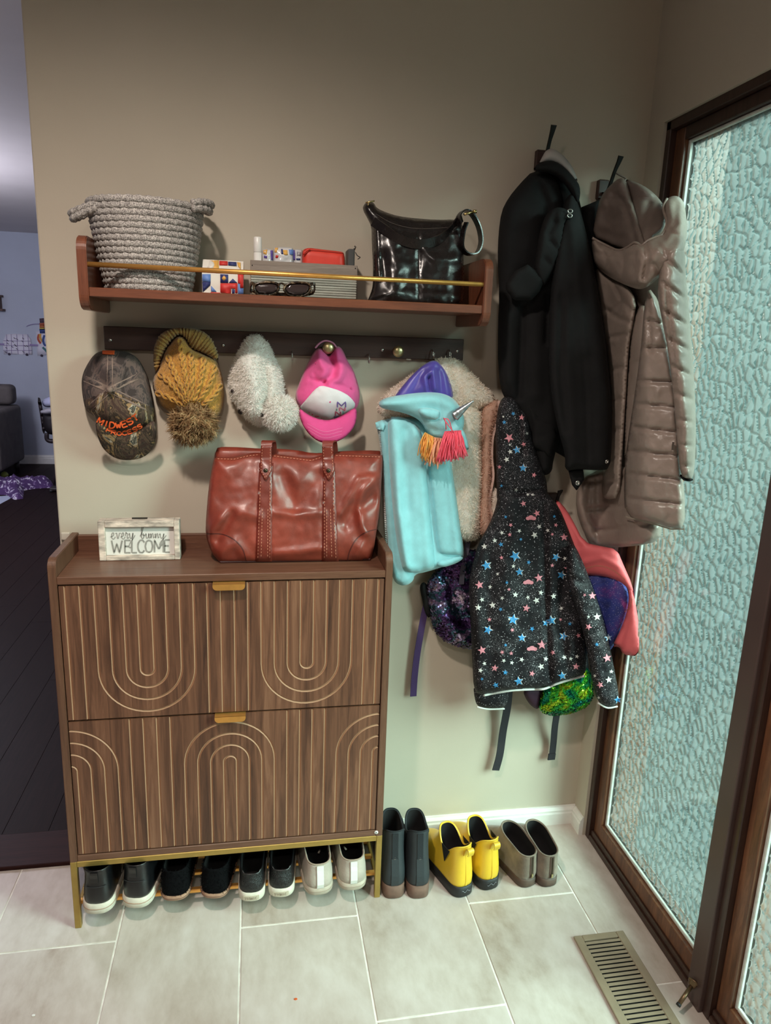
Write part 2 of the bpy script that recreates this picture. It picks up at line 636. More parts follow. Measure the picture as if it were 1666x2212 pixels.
# ---------------- floor of the entry: each tile its own piece in the grout bed
floor = box('floor', (-3.6, -3.3, -0.05), (1.66, 0.0, -0.0016), M['grout'])
tag(floor, 'pale beige stone tile floor of the entry', kind='structure')
G0, TW, TL = 0.1671, 0.305, 0.61
def tile_piece(x0, x1, y0, y1, i):
    g = 0.002
    bm = bmesh.new()
    bm_box(bm, (x0 + g, y0 + g, -0.006), (x1 - g, y1 - g, 0.0), 0.0012, 1)
    bm_obj('tile', bm, TILE[i % 5], floor)
k = -8
while G0 + k * TW < 1.54:
    x0 = G0 + k * TW; x1 = min(x0 + TW, 1.545)
    j0 = -0.296 if k % 2 else -0.605
    y = j0 + TL * 2
    while y > -3.2:
        a, b_ = max(y - TL, -3.25), min(y, 0.0)
        if b_ - a > 0.01: tile_piece(x0, x1, a, b_, rnd.randrange(5))
        y -= TL
    k += 1

# ---------------- dark plank floor of the room beyond
fl2 = box('floor_living', (-3.6, 0.0, -0.05), (1.66, 6.7, -0.004), M['plank'])
tag(fl2, 'dark wood plank floor of the room beyond the entry', kind='structure')
PW = 0.1315
k = 0
x = -0.635 + PW * 6
col = 0
while x > -3.2:
    y = 0.147 - rnd.random() * 1.0
    while y < 6.58:
        ln = rnd.choice([1.1, 1.35, 1.6])
        a, b_ = max(y, 0.147), min(y + ln, 6.58)
        if b_ - a > 0.05:
            bm = bmesh.new(); bm_box(bm, (x - PW + 0.0004, a + 0.0004, -0.005), (x - 0.0004, b_ - 0.0004, 0.002), 0.0006, 1)
            bm_obj('plank', bm, M['plank'], fl2)
        y += ln
    x -= PW
bm = bmesh.new(); bm_box(bm, (-3.4, -0.002, -0.004), (0.02, 0.1465, 0.010), 0.004, 2)
tag(bm_obj('trim_1', bm, M['threshold']), 'dark reddish wood threshold between tile and planks', kind='structure')

# ---------------- walls
XR, XL = 1.518, 0.0241
bm = bmesh.new(); bm_box(bm, (XL, 0.0, 0.0), (1.66, 0.13, 2.44), 0.004, 2)
tag(bm_obj('wall_back', bm, M['wall']), 'greige painted wall behind the coats and shelf', kind='structure')
YF0 = -0.071         # near edge of the right wall's corner strip
ZF = 2.034           # head of the glazing
bm = bmesh.new()
bm_box(bm, (XR, YF0, 0.0), (1.66, 0.0, 2.44))
bm_box(bm, (XR, -3.3, ZF), (1.66, YF0, 2.44))
bm_box(bm, (XR, -3.3, 0.0), (1.66, -1.50, ZF))
tag(bm_obj('wall_right', bm, M['wall']), 'greige wall around the glazed entry', kind='structure')
tag(box('wall_front', (-3.6, -3.42, 0), (1.66, -3.3, 2.44), M['wall']), 'wall behind the viewer', kind='structure')
bm = bmesh.new()
bm_box(bm, (-3.6, -3.3, 0), (-3.48, 6.7, 2.44))
tag(bm_obj('wall_left', bm, M['wall_far']), 'left wall of the living room', kind='structure')
tag(box('wall_far', (-3.6, 6.585, 0), (1.66, 6.7, 2.44), M['wall_far']), 'pale blue grey wall at the far end of the living room', kind='structure')
tag(box('wall_exterior', (1.54, 0.13, 0), (1.66, 6.6, 2.44), M['wall_far']), 'outer wall of the living room', kind='structure')
tag(box('ceiling', (-3.6, -3.42, 2.43), (1.66, 6.7, 2.55), M['ceiling']), 'plain pale ceiling', kind='structure')
# baseboards with a stepped moulded top
def base_prof(name, p0, p1, nrm, h=0.062, label=''):
    prof = [(0, 0), (0.0135, 0), (0.0135, h * .62), (0.011, h * .70), (0.011, h * .80), (0.005, h * .93), (0.004, h), (0, h)]
    p0 = Vector(p0); p1 = Vector(p1); n = Vector(nrm)
    V = []
    for p in (p0, p1):
        for d, z in prof: V.append(p + n * d + Vector((0, 0, z)))
    m = len(prof)
    F = [(i, (i + 1) % m, m + (i + 1) % m, m + i) for i in range(m)] + [tuple(range(m))[::-1], tuple(range(m, 2 * m))]
    return tag(mesh(name, V, F, M['white_trim']), label, kind='structure')
base_prof('baseboard_back', (XL, -0.0005, 0), (XR, -0.0005, 0), (0, -1, 0), label='white moulded baseboard along the greige wall')
base_prof('baseboard_right', (XR - 0.0005, -0.012, 0), (XR - 0.0005, YF0 + 0.001, 0), (-1, 0, 0), label='short white baseboard return beside the glass')
base_prof('baseboard_far', (-3.4, 6.584, 0), (0.5, 6.584, 0), (0, -1, 0), 0.10, label='white baseboard of the far living room wall')

# ---------------- glazed entry: sidelight (window_1), post, second light (window_2)
def relief_pane(name, y0, y1, z0, z1, x_in, x_out, parent, seed, res=0.0027):
    r = np.random.default_rng(seed)
    ny = int(abs(y1 - y0) / res); nz = int((z1 - z0) / (res * 1.15))
    yy = np.linspace(y0, y1, ny); zz = np.linspace(z0, z1, nz)
    Yg, Zg = np.meshgrid(yy, zz)
    cw, ch = 0.0215, 0.032
    gy = int(abs(y1 - y0) / cw) + 6; gz = int((z1 - z0) / ch) + 6
    jy = r.random((gy, gz)) * 0.8 + 0.1; jz = r.random((gy, gz)) * 0.8 + 0.1
    U = (Yg - min(y0, y1)) / cw + 2 ; W = (Zg - z0) / ch + 2
    U = U + 0.5 * (np.floor(W) % 2) * 0 + 0.18 * np.sin(W * 1.7 + U * .3)
    iu = np.floor(U).astype(int); iw = np.floor(W).astype(int)
    f1 = np.full(U.shape, 9.0); f2 = np.full(U.shape, 9.0)
    for a in (-2, -1, 0, 1, 2):
        for b in (-2, -1, 0, 1, 2):
            p = np.clip(iu + a, 0, gy - 1); q = np.clip(iw + b, 0, gz - 1)
            du = p + jy[p, q] - U; dw = q + jz[p, q] - W
            d = np.sqrt(du * du + dw * dw)
            f2 = np.where(d < f1, f1, np.minimum(f2, d)); f1 = np.minimum(f1, d)
    e = f2 - f1
    h = (1 - np.exp(-e / 0.075)) * 0.0085 + 0.0010 * np.exp(-(f1 / 0.5) ** 2)
    V = np.stack([x_out + h, Yg, Zg], -1).reshape(-1, 3).tolist()
    fl = y1 < y0
    ii = (np.arange(nz - 1)[:, None] * ny + np.arange(ny - 1)[None, :]).ravel()
    Q = np.stack([ii, ii + 1, ii + ny + 1, ii + ny], 1)
    F = (Q[:, ::-1] if fl else Q).tolist()
    nF = len(F)
    c = len(V)
    V += [(x_in, y0, z0), (x_in, y1, z0), (x_in, y1, z1), (x_in, y0, z1)]
    F.append((c, c + 1, c + 2, c + 3) if fl else (c + 3, c + 2, c + 1, c))
    bot = [i for i in range(ny)]; top = [(nz - 1) * ny + i for i in range(ny)]
    lf = [j * ny for j in range(nz)]; rt = [j * ny + ny - 1 for j in range(nz)]
    F.append(tuple([c, c + 1] + bot[::-1])); F.append(tuple([c + 2, c + 3] + top))
    F.append(tuple([c + 3, c] + lf)); F.append(tuple([c + 1, c + 2] + rt[::-1]))
    fm = [0] * nF + [1] + [1] * 4
    o = mesh(name, V, F, [M['glass_relief'], M['glass_face']], parent, False, fmat=fm)
    sm = np.zeros(len(F), bool); sm[:nF] = True
    o.data.polygons.foreach_set('use_smooth', sm)
    return o

def glass_mats():
    m, nt, b, N, L = new_mat('pebbled_glass_relief')
    N.remove(b)
    out = N['Material Output']
    tr = N.new('ShaderNodeBsdfTranslucent'); tr.inputs[0].default_value = (0.20, 0.275, 0.285, 1)
    tp = N.new('ShaderNodeBsdfTransparent'); tp.inputs[0].default_value = (0.74, 0.92, 0.92, 1)
    rf = N.new('ShaderNodeBsdfRefraction'); rf.inputs['Roughness'].default_value = 0.18; rf.inputs['IOR'].default_value = 1.45
    rf.inputs[0].default_value = (0.74, 0.92, 0.92, 1)
    gl = N.new('ShaderNodeBsdfGlossy'); gl.inputs['Roughness'].default_value = 0.15
    gl.inputs[0].default_value = (0.9, 0.95, 0.95, 1)
    m0 = N.new('ShaderNodeMixShader'); m0.inputs[0].default_value = 0.30
    L.new(tr.outputs[0], m0.inputs[1]); L.new(rf.outputs[0], m0.inputs[2])
    m1 = N.new('ShaderNodeMixShader'); m1.inputs[0].default_value = 0.50
    L.new(m0.outputs[0], m1.inputs[1]); L.new(tp.outputs[0], m1.inputs[2])
    m2 = N.new('ShaderNodeMixShader'); m2.inputs[0].default_value = 0.08
    L.new(m1.outputs[0], m2.inputs[1]); L.new(gl.outputs[0], m2.inputs[2])
    L.new(m2.outputs[0], out.inputs[0])
    M['glass_relief'] = m
    m, nt, b, N, L = new_mat('clear_glass_face')
    N.remove(b)
    out = N['Material Output']
    tp = N.new('ShaderNodeBsdfTransparent'); tp.inputs[0].default_value = (0.97, 0.99, 0.985, 1)
    gl = N.new('ShaderNodeBsdfGlossy'); gl.inputs['Roughness'].default_value = 0.03
    fr = N.new('ShaderNodeFresnel'); fr.inputs[0].default_value = 1.5
    mx = N.new('ShaderNodeMixShader')
    L.new(fr.outputs[0], mx.inputs[0]); L.new(tp.outputs[0], mx.inputs[1]); L.new(gl.outputs[0], mx.inputs[2])
    L.new(mx.outputs[0], out.inputs[0])
    M['glass_face'] = m
glass_mats()

def sash(name, label, ya, yb, z_bot, z_top, seed, left_outer=True):
    """ya: edge toward the corner, yb: edge toward the viewer (yb < ya)"""
    w = bpy.data.objects.new(name, None); C.objects.link(w); w.location = (1.56, (ya + yb) / 2, 0)
    tag(w, label, kind='structure')
    o = 0.021      # dark outer moulding
    s = 0.040      # lighter stile
    def piece(nm, lo, hi, mat, bev=0.002): return box(nm, lo, hi, mat, w, bev, 1)
    # outer moulding, two steps
    piece('frame_moulding', (1.526, ya - o, 0.0), (1.664, ya, z_top), M['frame_dark'])
    piece('frame_moulding', (1.526, yb, z_top - o), (1.60, ya, z_top + 0.002), M['frame_dark'])
    piece('frame_moulding', (1.526, yb, 0.0), (1.60, ya - o, 0.018), M['frame_dark'], 0.003)
    piece('frame_moulding', (1.533, yb, 0.018), (1.60, ya - o, 0.034), M['frame_dark'], 0.003)
    # flat stiles and rails
    piece('stile', (1.542, ya - o - s, 0.0), (1.664, ya - o, z_top - o), M['frame_wood'])
    piece('head_rail', (1.542, yb, z_top - o - 0.03), (1.60, ya - o - s, z_top - o), M['frame_dark'])
    piece('bottom_rail', (1.540, yb, 0.034), (1.60, ya - o - s, 0.078), M['frame_wood'])
    g0, g1 = ya - o - s, yb
    zb, zt = 0.078, z_top - o - 0.03
    for lo, hi in (((1.553, g0 - 0.009, zb), (1.562, g0, zt)), ((1.553, g1, zb), (1.562, g0 - 0.009, zb + 0.009)),
                   ((1.553, g1, zt - 0.008), (1.562, g0 - 0.009, zt))):
        piece('glazing_bead', lo, hi, M['bead'], 0.002)
    relief_pane('pane', g0, g1, zb, zt, 1.562, 1.566, w, seed, 0.0022 if seed == 3 else 0.0032)
    return w
sash('window_1', 'pebbled glass sidelight with brown wood frame beside the coats', YF0 - 0.001, -0.640, 0, ZF, 3)
sash('window_2', 'pebbled glass panel in brown frame nearest the viewer', -0.690, -1.498, 0, ZF, 5)
bm = bmesh.new(); bm_box(bm, (1.515, -0.690, 0.0), (1.63, -0.640, ZF - 0.0), 0.003, 2)
tag(bm_obj('trim_2', bm, M['post']), 'dark brown painted post between the two glass panels', kind='structure')

# ---------------- outdoors beyond the glass: porch slab, plus soffit and siding added to shade the panes
M['concrete'] = plain('porch_concrete', (70, 68, 62), 0.9, var=0.12, vscale=4)
M['siding'] = plain('added_siding_brown', (52, 46, 40), 0.8, var=0.15, vscale=6)
tag(box('ground_outside', (1.66, -40, -0.2), (60, 60, -0.08), M['concrete']), 'porch slab outside the glass', kind='structure')
tag(box('roof_shade_outside', (1.66, -6, 2.42), (2.02, 8, 2.50), M['siding']), 'added soffit board outside that shades the top of the glass', kind='structure')
bm = bmesh.new(); bm_box(bm, (1.662, 0.10, -0.08), (3.3, 0.16, 2.42))
tag(bm_obj('wall_shade_outside', bm, M['siding']), 'added brown wall outside that darkens the view through the glass', kind='structure')

# made-up hedge, added to dim the view and hide the horizon
M['hedge'] = plain('hedge_green', (92, 112, 84), 0.9, var=.3, vscale=5)
def hedge():
    n, m_ = 60, 14
    V = []
    r = np.random.default_rng(9)
    for i in range(n):
        for j in range(m_):
            a = math.pi * j / (m_ - 1)
            y = -14 + 40 * i / (n - 1)
            k = 1 + .18 * mnoise.noise(Vector((y * .6, a * 1.5, 2)))
            V.append((8.0 - .9 * math.cos(a) * k + r.normal(0, .03), y + r.normal(0, .06), -.1 + 1.9 * max(0.0, math.sin(a)) ** .6 * k + r.normal(0, .03)))
    F = [(i * m_ + j, i * m_ + j + 1, (i + 1) * m_ + j + 1, (i + 1) * m_ + j) for i in range(n - 1) for j in range(m_ - 1)]
    tag(mesh('ground_dimming_hedge', V, F, M['hedge']), 'added hedge outside that dims the view through the glass', kind='structure')
hedge()
# =========================================================== shoe cabinet
M['walnut'] = wood('walnut_laminate', [(74, 48, 37), (100, 68, 51), (122, 88, 68)], (26, 26, 1.3), 0.40, 3.2, 0.05)
M['walnut_h'] = wood('walnut_laminate_across', [(76, 48, 37), (102, 68, 52), (124, 88, 69)], (1.3, 26, 26), 0.34, 3.2, 0.04)
M['brass'] = plain('satin_brass', (232, 172, 92), 0.36, 0.8, var=0.05, vscale=30)
M['brass_paint'] = plain('gold_painted_steel', (172, 142, 78), 0.42, 0.65, var=0.04, vscale=30)
M['groove'] = plain('routed_groove', (164, 124, 96), 0.6)
def door_wood():
    m, nt, b, N, L = new_mat('walnut_door_face')
    v = coords(nt, scale=(26, 26, 1.3))
    f1 = ntex(nt, v, 3.0, 8, 0.62, 0.8)
    v2 = coords(nt, scale=(1, 1, 0.0))
    st = ntex(nt, v2, 24, 2, 0.5)         # tone changes from strip to strip
    mx = N.new('ShaderNodeMix'); mx.data_type = 'FLOAT'; mx.inputs[0].default_value = 0.42
    L.new(f1, mx.inputs[2]); L.new(st, mx.inputs[3])
    L.new(ramp(nt, mx.outputs[0], [(0.32, (50, 30, 23)), (0.45, (86, 54, 39)), (0.55, (110, 72, 53)), (0.67, (138, 97, 74))]), b.inputs['Base Color'])
    b.inputs['Roughness'].default_value = 0.42
    bump(nt, b, f1, 0.06, 0.001)
    return m
M['door'] = door_wood()

X0, X1, YC = 0.0564, 0.8451, -0.2418
ST = 0.018
ZB, ZT, ZTOP = 0.196, 0.941, 0.984
cab = thing('shoe_cabinet', 'walnut shoe cabinet with fluted arch doors on brass legs', 'cabinet', ((X0 + X1) / 2, YC / 2, 0))
def side_panel(xa, xb):
    r = 0.024
    pr = [(-0.012, ZB), (YC, ZB), (YC, ZTOP - r)]
    for i in range(1, 9):
        a = math.pi / 2 * i / 8
        pr.append((YC + r - r * math.cos(a), ZTOP - r + r * math.sin(a)))
    pr.append((-0.012, ZTOP))
    n = len(pr)
    V = [(xa, y, z) for y, z in pr] + [(xb, y, z) for y, z in pr]
    F = [tuple(range(n)), tuple(range(2 * n - 1, n - 1, -1))] + [(i, n + i, n + (i + 1) % n, (i + 1) % n) for i in range(n)]
    bm = bmesh.new()
    vs_ = [bm.verts.new(v) for v in V]
    for f in F: bm.faces.new([vs_[i] for i in f])
    bmesh.ops.recalc_face_normals(bm, faces=bm.faces)
    bmesh.ops.bevel(bm, geom=[e for e in bm.edges if abs(e.verts[0].co.x - e.verts[1].co.x) < 1e-6], offset=0.0015, segments=2, affect='EDGES')
    bm_obj('side_panel', bm, M['walnut'], cab)
side_panel(X0, X0 + ST); side_panel(X1 - ST, X1)
XI0, XI1 = X0 + ST, X1 - ST
box('top_board', (XI0, YC + 0.001, ZT - 0.018), (XI1, -0.03, ZT), M['walnut_h'], cab, 0.0012, 1)
box('back_rail', (XI0, -0.030, ZT - 0.01), (XI1, -0.014, ZTOP - 0.004), M['walnut_h'], cab, 0.0012, 1)
box('bottom_board', (XI0, YC + 0.001, ZB), (XI1, -0.03, ZB + 0.017), M['walnut_h'], cab, 0.0012, 1)
box('back_panel', (XI0, -0.022, ZB + 0.017), (XI1, -0.014, ZT - 0.018), M['walnut'], cab)

def groove_door(z0, z1, lines, zlab):
    """V grooves routed into the front of the door: three constrained polylines each"""
    w, dp = 0.0056, 0.0034
    xa, xb = XI0 + 0.0025, XI1 - 0.0025
    pts = []; edges = []; depth = []
    def add(p, d):
        pts.append(Vector((p[0], p[1]))); depth.append(d); return len(pts) - 1
    c = [add((xa, z0), 0), add((xb, z0), 0), add((xb, z1), 0), add((xa, z1), 0)]
    edges += [(c[i], c[(i + 1) % 4]) for i in range(4)]
    def clipx(p): return (min(max(p[0], xa), xb), min(max(p[1], z0), z1))
    for ln in lines:
        L_ = np.array(ln)
        d = np.gradient(L_, axis=0); d /= np.linalg.norm(d, axis=1)[:, None]
        n = np.stack([-d[:, 1], d[:, 0]], 1)
        for off, dep in ((-w / 2, 0), (0, dp), (w / 2, 0)):
            q = [add(clipx(p), dep) for p in (L_ + n * off)]
            edges += list(zip(q[:-1], q[1:]))
    rv, re, rf, ov, oe, of = delaunay_2d_cdt(pts, edges, [], 0, 1e-7)
    dep = []
    for src in ov: dep.append(max([depth[s] for s in src], default=0.0))
    yf, yb = YC + 0.002, YC + 0.018
    V = [(v.x, yf + dep[i], v.y) for i, v in enumerate(rv)]
    F = []; fm = []
    for f in rf:
        a, b, c_ = [rv[i] for i in f[:3]]
        ar = (b.x - a.x) * (c_.y - a.y) - (b.y - a.y) * (c_.x - a.x)
        if abs(ar) < 1e-14: continue
        F.append(tuple(f) if ar > 0 else tuple(f)[::-1])
        fm.append(1 if any(dep[i] > 0 for i in f) else 0)
    n = len(V)
    V += [(xa, yb, z0), (xb, yb, z0), (xb, yb, z1), (xa, yb, z1)]
    bnd = {}
    for f in F:
        for e in zip(f, f[1:] + f[:1]): bnd[(min(e), max(e))] = bnd.get((min(e), max(e)), 0) + 1
    F.append((n + 3, n + 2, n + 1, n)); fm.append(0)
    # rim: four strips
    F += [(n, n + 1, *[c[1], c[0]])]; fm.append(0)
    F += [(n + 2, n + 3, c[3], c[2])]; fm.append(0)
    F += [(n + 3, n, c[0], c[3])]; fm.append(0)
    F += [(n + 1, n + 2, c[2], c[1])]; fm.append(0)
    return mesh('door', V, F, [M['door'], M['groove']], cab, False, fmat=fm, label=zlab)

PX0, PX1 = XI0, XI1
pit = (PX1 - PX0) / 24
def gx(i): return PX0 + (i + 0.5) * pit
def arc(cx, cz, r, a0, a1, n=22):
    return [(cx + r * math.cos(a0 + (a1 - a0) * i / n), cz + r * math.sin(a0 + (a1 - a0) * i / n)) for i in range(n + 1)]
ZU0, ZU1 = 0.5845, 0.9195
ZL0, ZL1 = 0.2165, 0.5795
up = []
cz = ZU1 - 0.63 * (ZU1 - ZU0)
for i in (0, 1, 10, 11, 12, 13, 22, 23): up.append([(gx(i), ZU1), (gx(i), ZU0)])
for c0 in (6, 18):
    for k in range(4):
        r = (k + 0.5) * pit; cx = PX0 + c0 * pit
        up.append([(cx - r, ZU1)] + arc(cx, cz, r, math.pi, 2 * math.pi) + [(cx + r, ZU1)])
lo_ = []
cz = ZL1 - 0.365 * (ZL1 - ZL0)
for i in (4, 5, 6, 7, 16, 17, 18, 19): lo_.append([(gx(i), ZL1), (gx(i), ZL0)])
for k in range(4):
    r = (k + 0.5) * pit; cx = PX0 + 12 * pit
    lo_.append([(cx - r, ZL0)] + arc(cx, cz, r, math.pi, 0) + [(cx + r, ZL0)])
    lo_.append(arc(PX0, cz, r, math.pi / 2 - 0.02, 0) + [(PX0 + r, ZL0)])
    lo_.append([(PX1 - r, ZL0)] + arc(PX1, cz, r, math.pi, math.pi / 2 + 0.02))
d_up = groove_door(ZU0, ZU1, up, 'upper door with downward U shaped grooves')
d_lo = groove_door(ZL0, ZL1, lo_, 'lower door with arch shaped grooves')
def tab_handle(cx, z, door):
    w, h, r = 0.074, 0.0125, 0.010
    pr = [(-w / 2, 0.0018), (w / 2, 0.0018), (w / 2, -h + r)]
    pr += [(w / 2 - r + r * math.cos(a), -h + r - r * math.sin(a)) for a in np.linspace(0.2, math.pi / 2, 6)]
    pr += [(-w / 2 + r - r * math.sin(a), -h + r - r * math.cos(a)) for a in np.linspace(0, math.pi / 2 - .2, 6)]
    pr += [(-w / 2, -h + r)]
    n = len(pr)
    bm = bmesh.new()
    a = [bm.verts.new((cx + x, YC - 0.018, z + zz)) for x, zz in pr]
    b = [bm.verts.new((cx + x, YC - 0.0155, z + zz)) for x, zz in pr]
    bm.faces.new(a); bm.faces.new(b[::-1])
    for i in range(n): bm.faces.new((a[i], b[i], b[(i + 1) % n], a[(i + 1) % n]))
    bmesh.ops.recalc_face_normals(bm, faces=bm.faces)
    bm_box(bm, (cx - w / 2, YC - 0.0165, z), (cx + w / 2, YC + 0.012, z + 0.0018))
    bm_obj('handle', bm, M['brass'], door, label='brass tab pull')
tab_handle(at(495, 1261, YC).x, ZU1, d_up)
tab_handle(at(498, 1553, YC).x, ZL1, d_lo)
# brass base: four legs, rails, shoe rack bars
LT = 0.0155
def tubebox(nm, lo, hi, lab=None): return box(nm, lo, hi, M['brass_paint'], cab, 0.0012, 1, label=lab)
for xa in (X0, X1 - LT):
    for ya in (YC, -0.03):
        tubebox('leg', (xa, ya, 0.0), (xa + LT, ya + LT, ZB))
for ya in (YC, -0.03):
    tubebox('frame_rail', (X0 + LT, ya, ZB - 0.016), (X1 - LT, ya + LT, ZB))
for xa in (X0, X1 - LT):
    tubebox('frame_rail', (xa, YC + LT, ZB - 0.016), (xa + LT, -0.03, ZB))
    tubebox('frame_rail', (xa + 0.003, YC + LT, 0.040), (xa + 0.012, -0.03, 0.052))
for ya in (YC + 0.030, YC + 0.095, YC + 0.16):
    box('rack_bar', (X0 + 0.008, ya, 0.046), (X1 - 0.008, ya + 0.013, 0.056), M['brass'], cab, 0.002, 2)
# small round sticker, lower right, with its squiggle
sx = at(813, 1798, YC)
lathe('sticker', [(0.0001, -0.0006), (0.0052, -0.0006), (0.0052, 0.0002)], (sx.x, YC, sx.z), plain('white_sticker', (236, 234, 230), 0.5), cab, 'y', 20)
mk = plain('sticker_ink', (90, 80, 76), 0.6)
pts = [(-.0024, .001), (-.0008, .0024), (.0018, .0014), (.0005, -.0006), (-.0016, -.0018), (.0022, -.0018)]
tube('sticker_mark', [(sx.x + a, YC - 0.0009, sx.z + b) for a, b in pts], 0.0005, mk, cab, 6)
# white anti tip bracket screwed to the wall behind the left side
wb = plain('clear_plastic_bracket', (206, 198, 184), 0.3)
bm = bmesh.new(); q = at(143, 1158, -0.006)
bm_box(bm, (q.x - 0.012, -0.010, q.z - 0.010), (q.x + 0.010, -0.001, q.z + 0.010), 0.003, 2)
bm_obj('wall_bracket', bm, wb, cab)

# =========================================================== wall shelf with brass rail
M['cherry'] = wood('cherry_shelf', [(80, 43, 29), (110, 62, 42), (132, 78, 54)], (1.2, 20, 20), 0.36, 4.0, 0.05, 0.3)
M['cherry_v'] = wood('cherry_end', [(80, 43, 29), (110, 62, 42), (132, 78, 54)], (20, 20, 1.4), 0.36, 4.0, 0.05, 0.3)
SD = -0.230
sh = thing('wall_shelf', 'cherry wood wall shelf with rounded ends and a brass rail', 'shelf', (0.6, -0.1, 1.55))
def shelf_end(xa, xb):
    z0, z1, r = 1.526, 1.676, 0.030
    pr = [(-0.001, z1)]
    pr += [(SD + r - r * math.sin(a), z1 - r + r * math.cos(a)) for a in np.linspace(0, math.pi / 2, 9)]
    pr += [(SD + r - r * math.cos(a), z0 + r - r * math.sin(a)) for a in np.linspace(0, math.pi / 2, 9)]
    pr += [(-0.001, z0)]
    n = len(pr)
    bm = bmesh.new()
    a = [bm.verts.new((xa, y, z)) for y, z in pr]; b = [bm.verts.new((xb, y, z)) for y, z in pr]
    bm.faces.new(a); bm.faces.new(b[::-1])
    for i in range(n): bm.faces.new((a[i], b[i], b[(i + 1) % n], a[(i + 1) % n]))
    bmesh.ops.recalc_face_normals(bm, faces=bm.faces)
    bmesh.ops.bevel(bm, geom=[e for e in bm.edges if abs(e.verts[0].co.x - e.verts[1].co.x) < 1e-6], offset=0.002, segments=2, affect='EDGES')
    bm_obj('end_panel', bm, M['cherry_v'], sh)
SX0, SX1 = at(165, 560, SD).x, at(1066, 600, SD).x
shelf_end(SX0, SX0 + 0.020); shelf_end(SX1 - 0.020, SX1)
ZS = 1.572
box('shelf_board', (SX0 + 0.02, SD + 0.004, ZS - 0.0185), (SX1 - 0.02, -0.001, ZS), M['cherry'], sh, 0.0012, 1)
zr = at(616, 592.5, SD + 0.008).z
tube('brass_rail', [(SX0 + 0.019, SD + 0.008, zr), (SX1 - 0.019, SD + 0.008, zr)], 0.0052, M['brass'], sh, 14)

# =========================================================== hook rail
M['dark_board'] = wood('dark_stained_board', [(42, 24, 20), (58, 34, 28), (72, 44, 36)], (1.2, 20, 20), 0.45, 4.0, 0.08)
M['steel'] = plain('bright_steel', (190, 188, 182), 0.3, 1.0)
M['black_iron'] = plain('black_iron', (30, 26, 25), 0.5, 0.6)
M['old_brass'] = plain('aged_brass', (186, 172, 128), 0.32, 0.9, var=0.1, vscale=60)
rail = thing('hook_rail', 'dark stained wooden hook rail under the shelf', 'coat rack', (0.6, -0.01, 1.44))
RY = -0.020
ra, rb_ = at(223, 706, RY), at(1003, 731, RY); rc, rd = at(1003, 782, RY), at(223, 750, RY)
zt_, zb_ = (ra.z + rb_.z) / 2, 1.4405
box('board', (ra.x, RY, zb_), (rb_.x, -0.001, zt_), M['dark_board'], rail, 0.0015, 1)
def screw(px, py):
    p = at(px, py, RY)
    bm = bmesh.new()
    V, F = lathe_geo([(0.0001, -0.0015), (0.0028, -0.0015), (0.0042, -0.0002), (0.0044, 0.001)], (p.x, RY, p.z), 'y', 14)
    o = mesh('screw', V, F, M['steel'], rail, True)
    box('screw_slot', (p.x - 0.0022, RY - 0.0017, p.z - 0.0004), (p.x + 0.0022, RY - 0.0012, p.z + 0.0004), M['black_iron'], o)
for q in ((238, 735), (482, 746), (826, 756), (988, 759)): screw(*q)
def knob(px, py, r, rim=False):
    p = at(px, py, RY - 0.03)
    pr = [(0.0001, -0.040), (r * .55, -0.0392), (r * .86, -0.0370), (r, -0.0335), (r * .96, -0.0305), (r * .6, -0.028), (0.0055, -0.024), (0.005, -0.010), (0.008, -0.004), (0.0085, 0.0)]
    lathe('knob', pr, (p.x, RY, p.z), M['old_brass'], rail, 'y', 28)
knob(860, 759, 0.0145); knob(709, 752, 0.0150)
def jhook(px, py, s=1.0):
    p = at(px, py, RY - 0.012)
    pts = [(p.x, RY + 0.001, p.z + 0.009), (p.x, RY - 0.005, p.z + 0.009), (p.x, RY - 0.010, p.z + 0.004), (p.x, RY - 0.011, p.z - 0.004), (p.x, RY - 0.014, p.z - 0.010), (p.x, RY - 0.020, p.z - 0.011), (p.x, RY - 0.024, p.z - 0.006), (p.x, RY - 0.024, p.z + 0.003)]
    tube('hook', catmull(pts, 4), 0.0016, M['steel'], rail, 8)
for q in ((631, 768), (797, 774), (936, 764), (972, 764)): jhook(*q)
# two loose pieces of tape residue / scratch on the board
p = at(883, 776, RY)
box('paint_chip', (p.x - 0.006, RY - 0.0006, p.z - 0.002), (p.x + 0.006, RY, p.z + 0.001), plain('chip', (190, 176, 160), .7), rail)
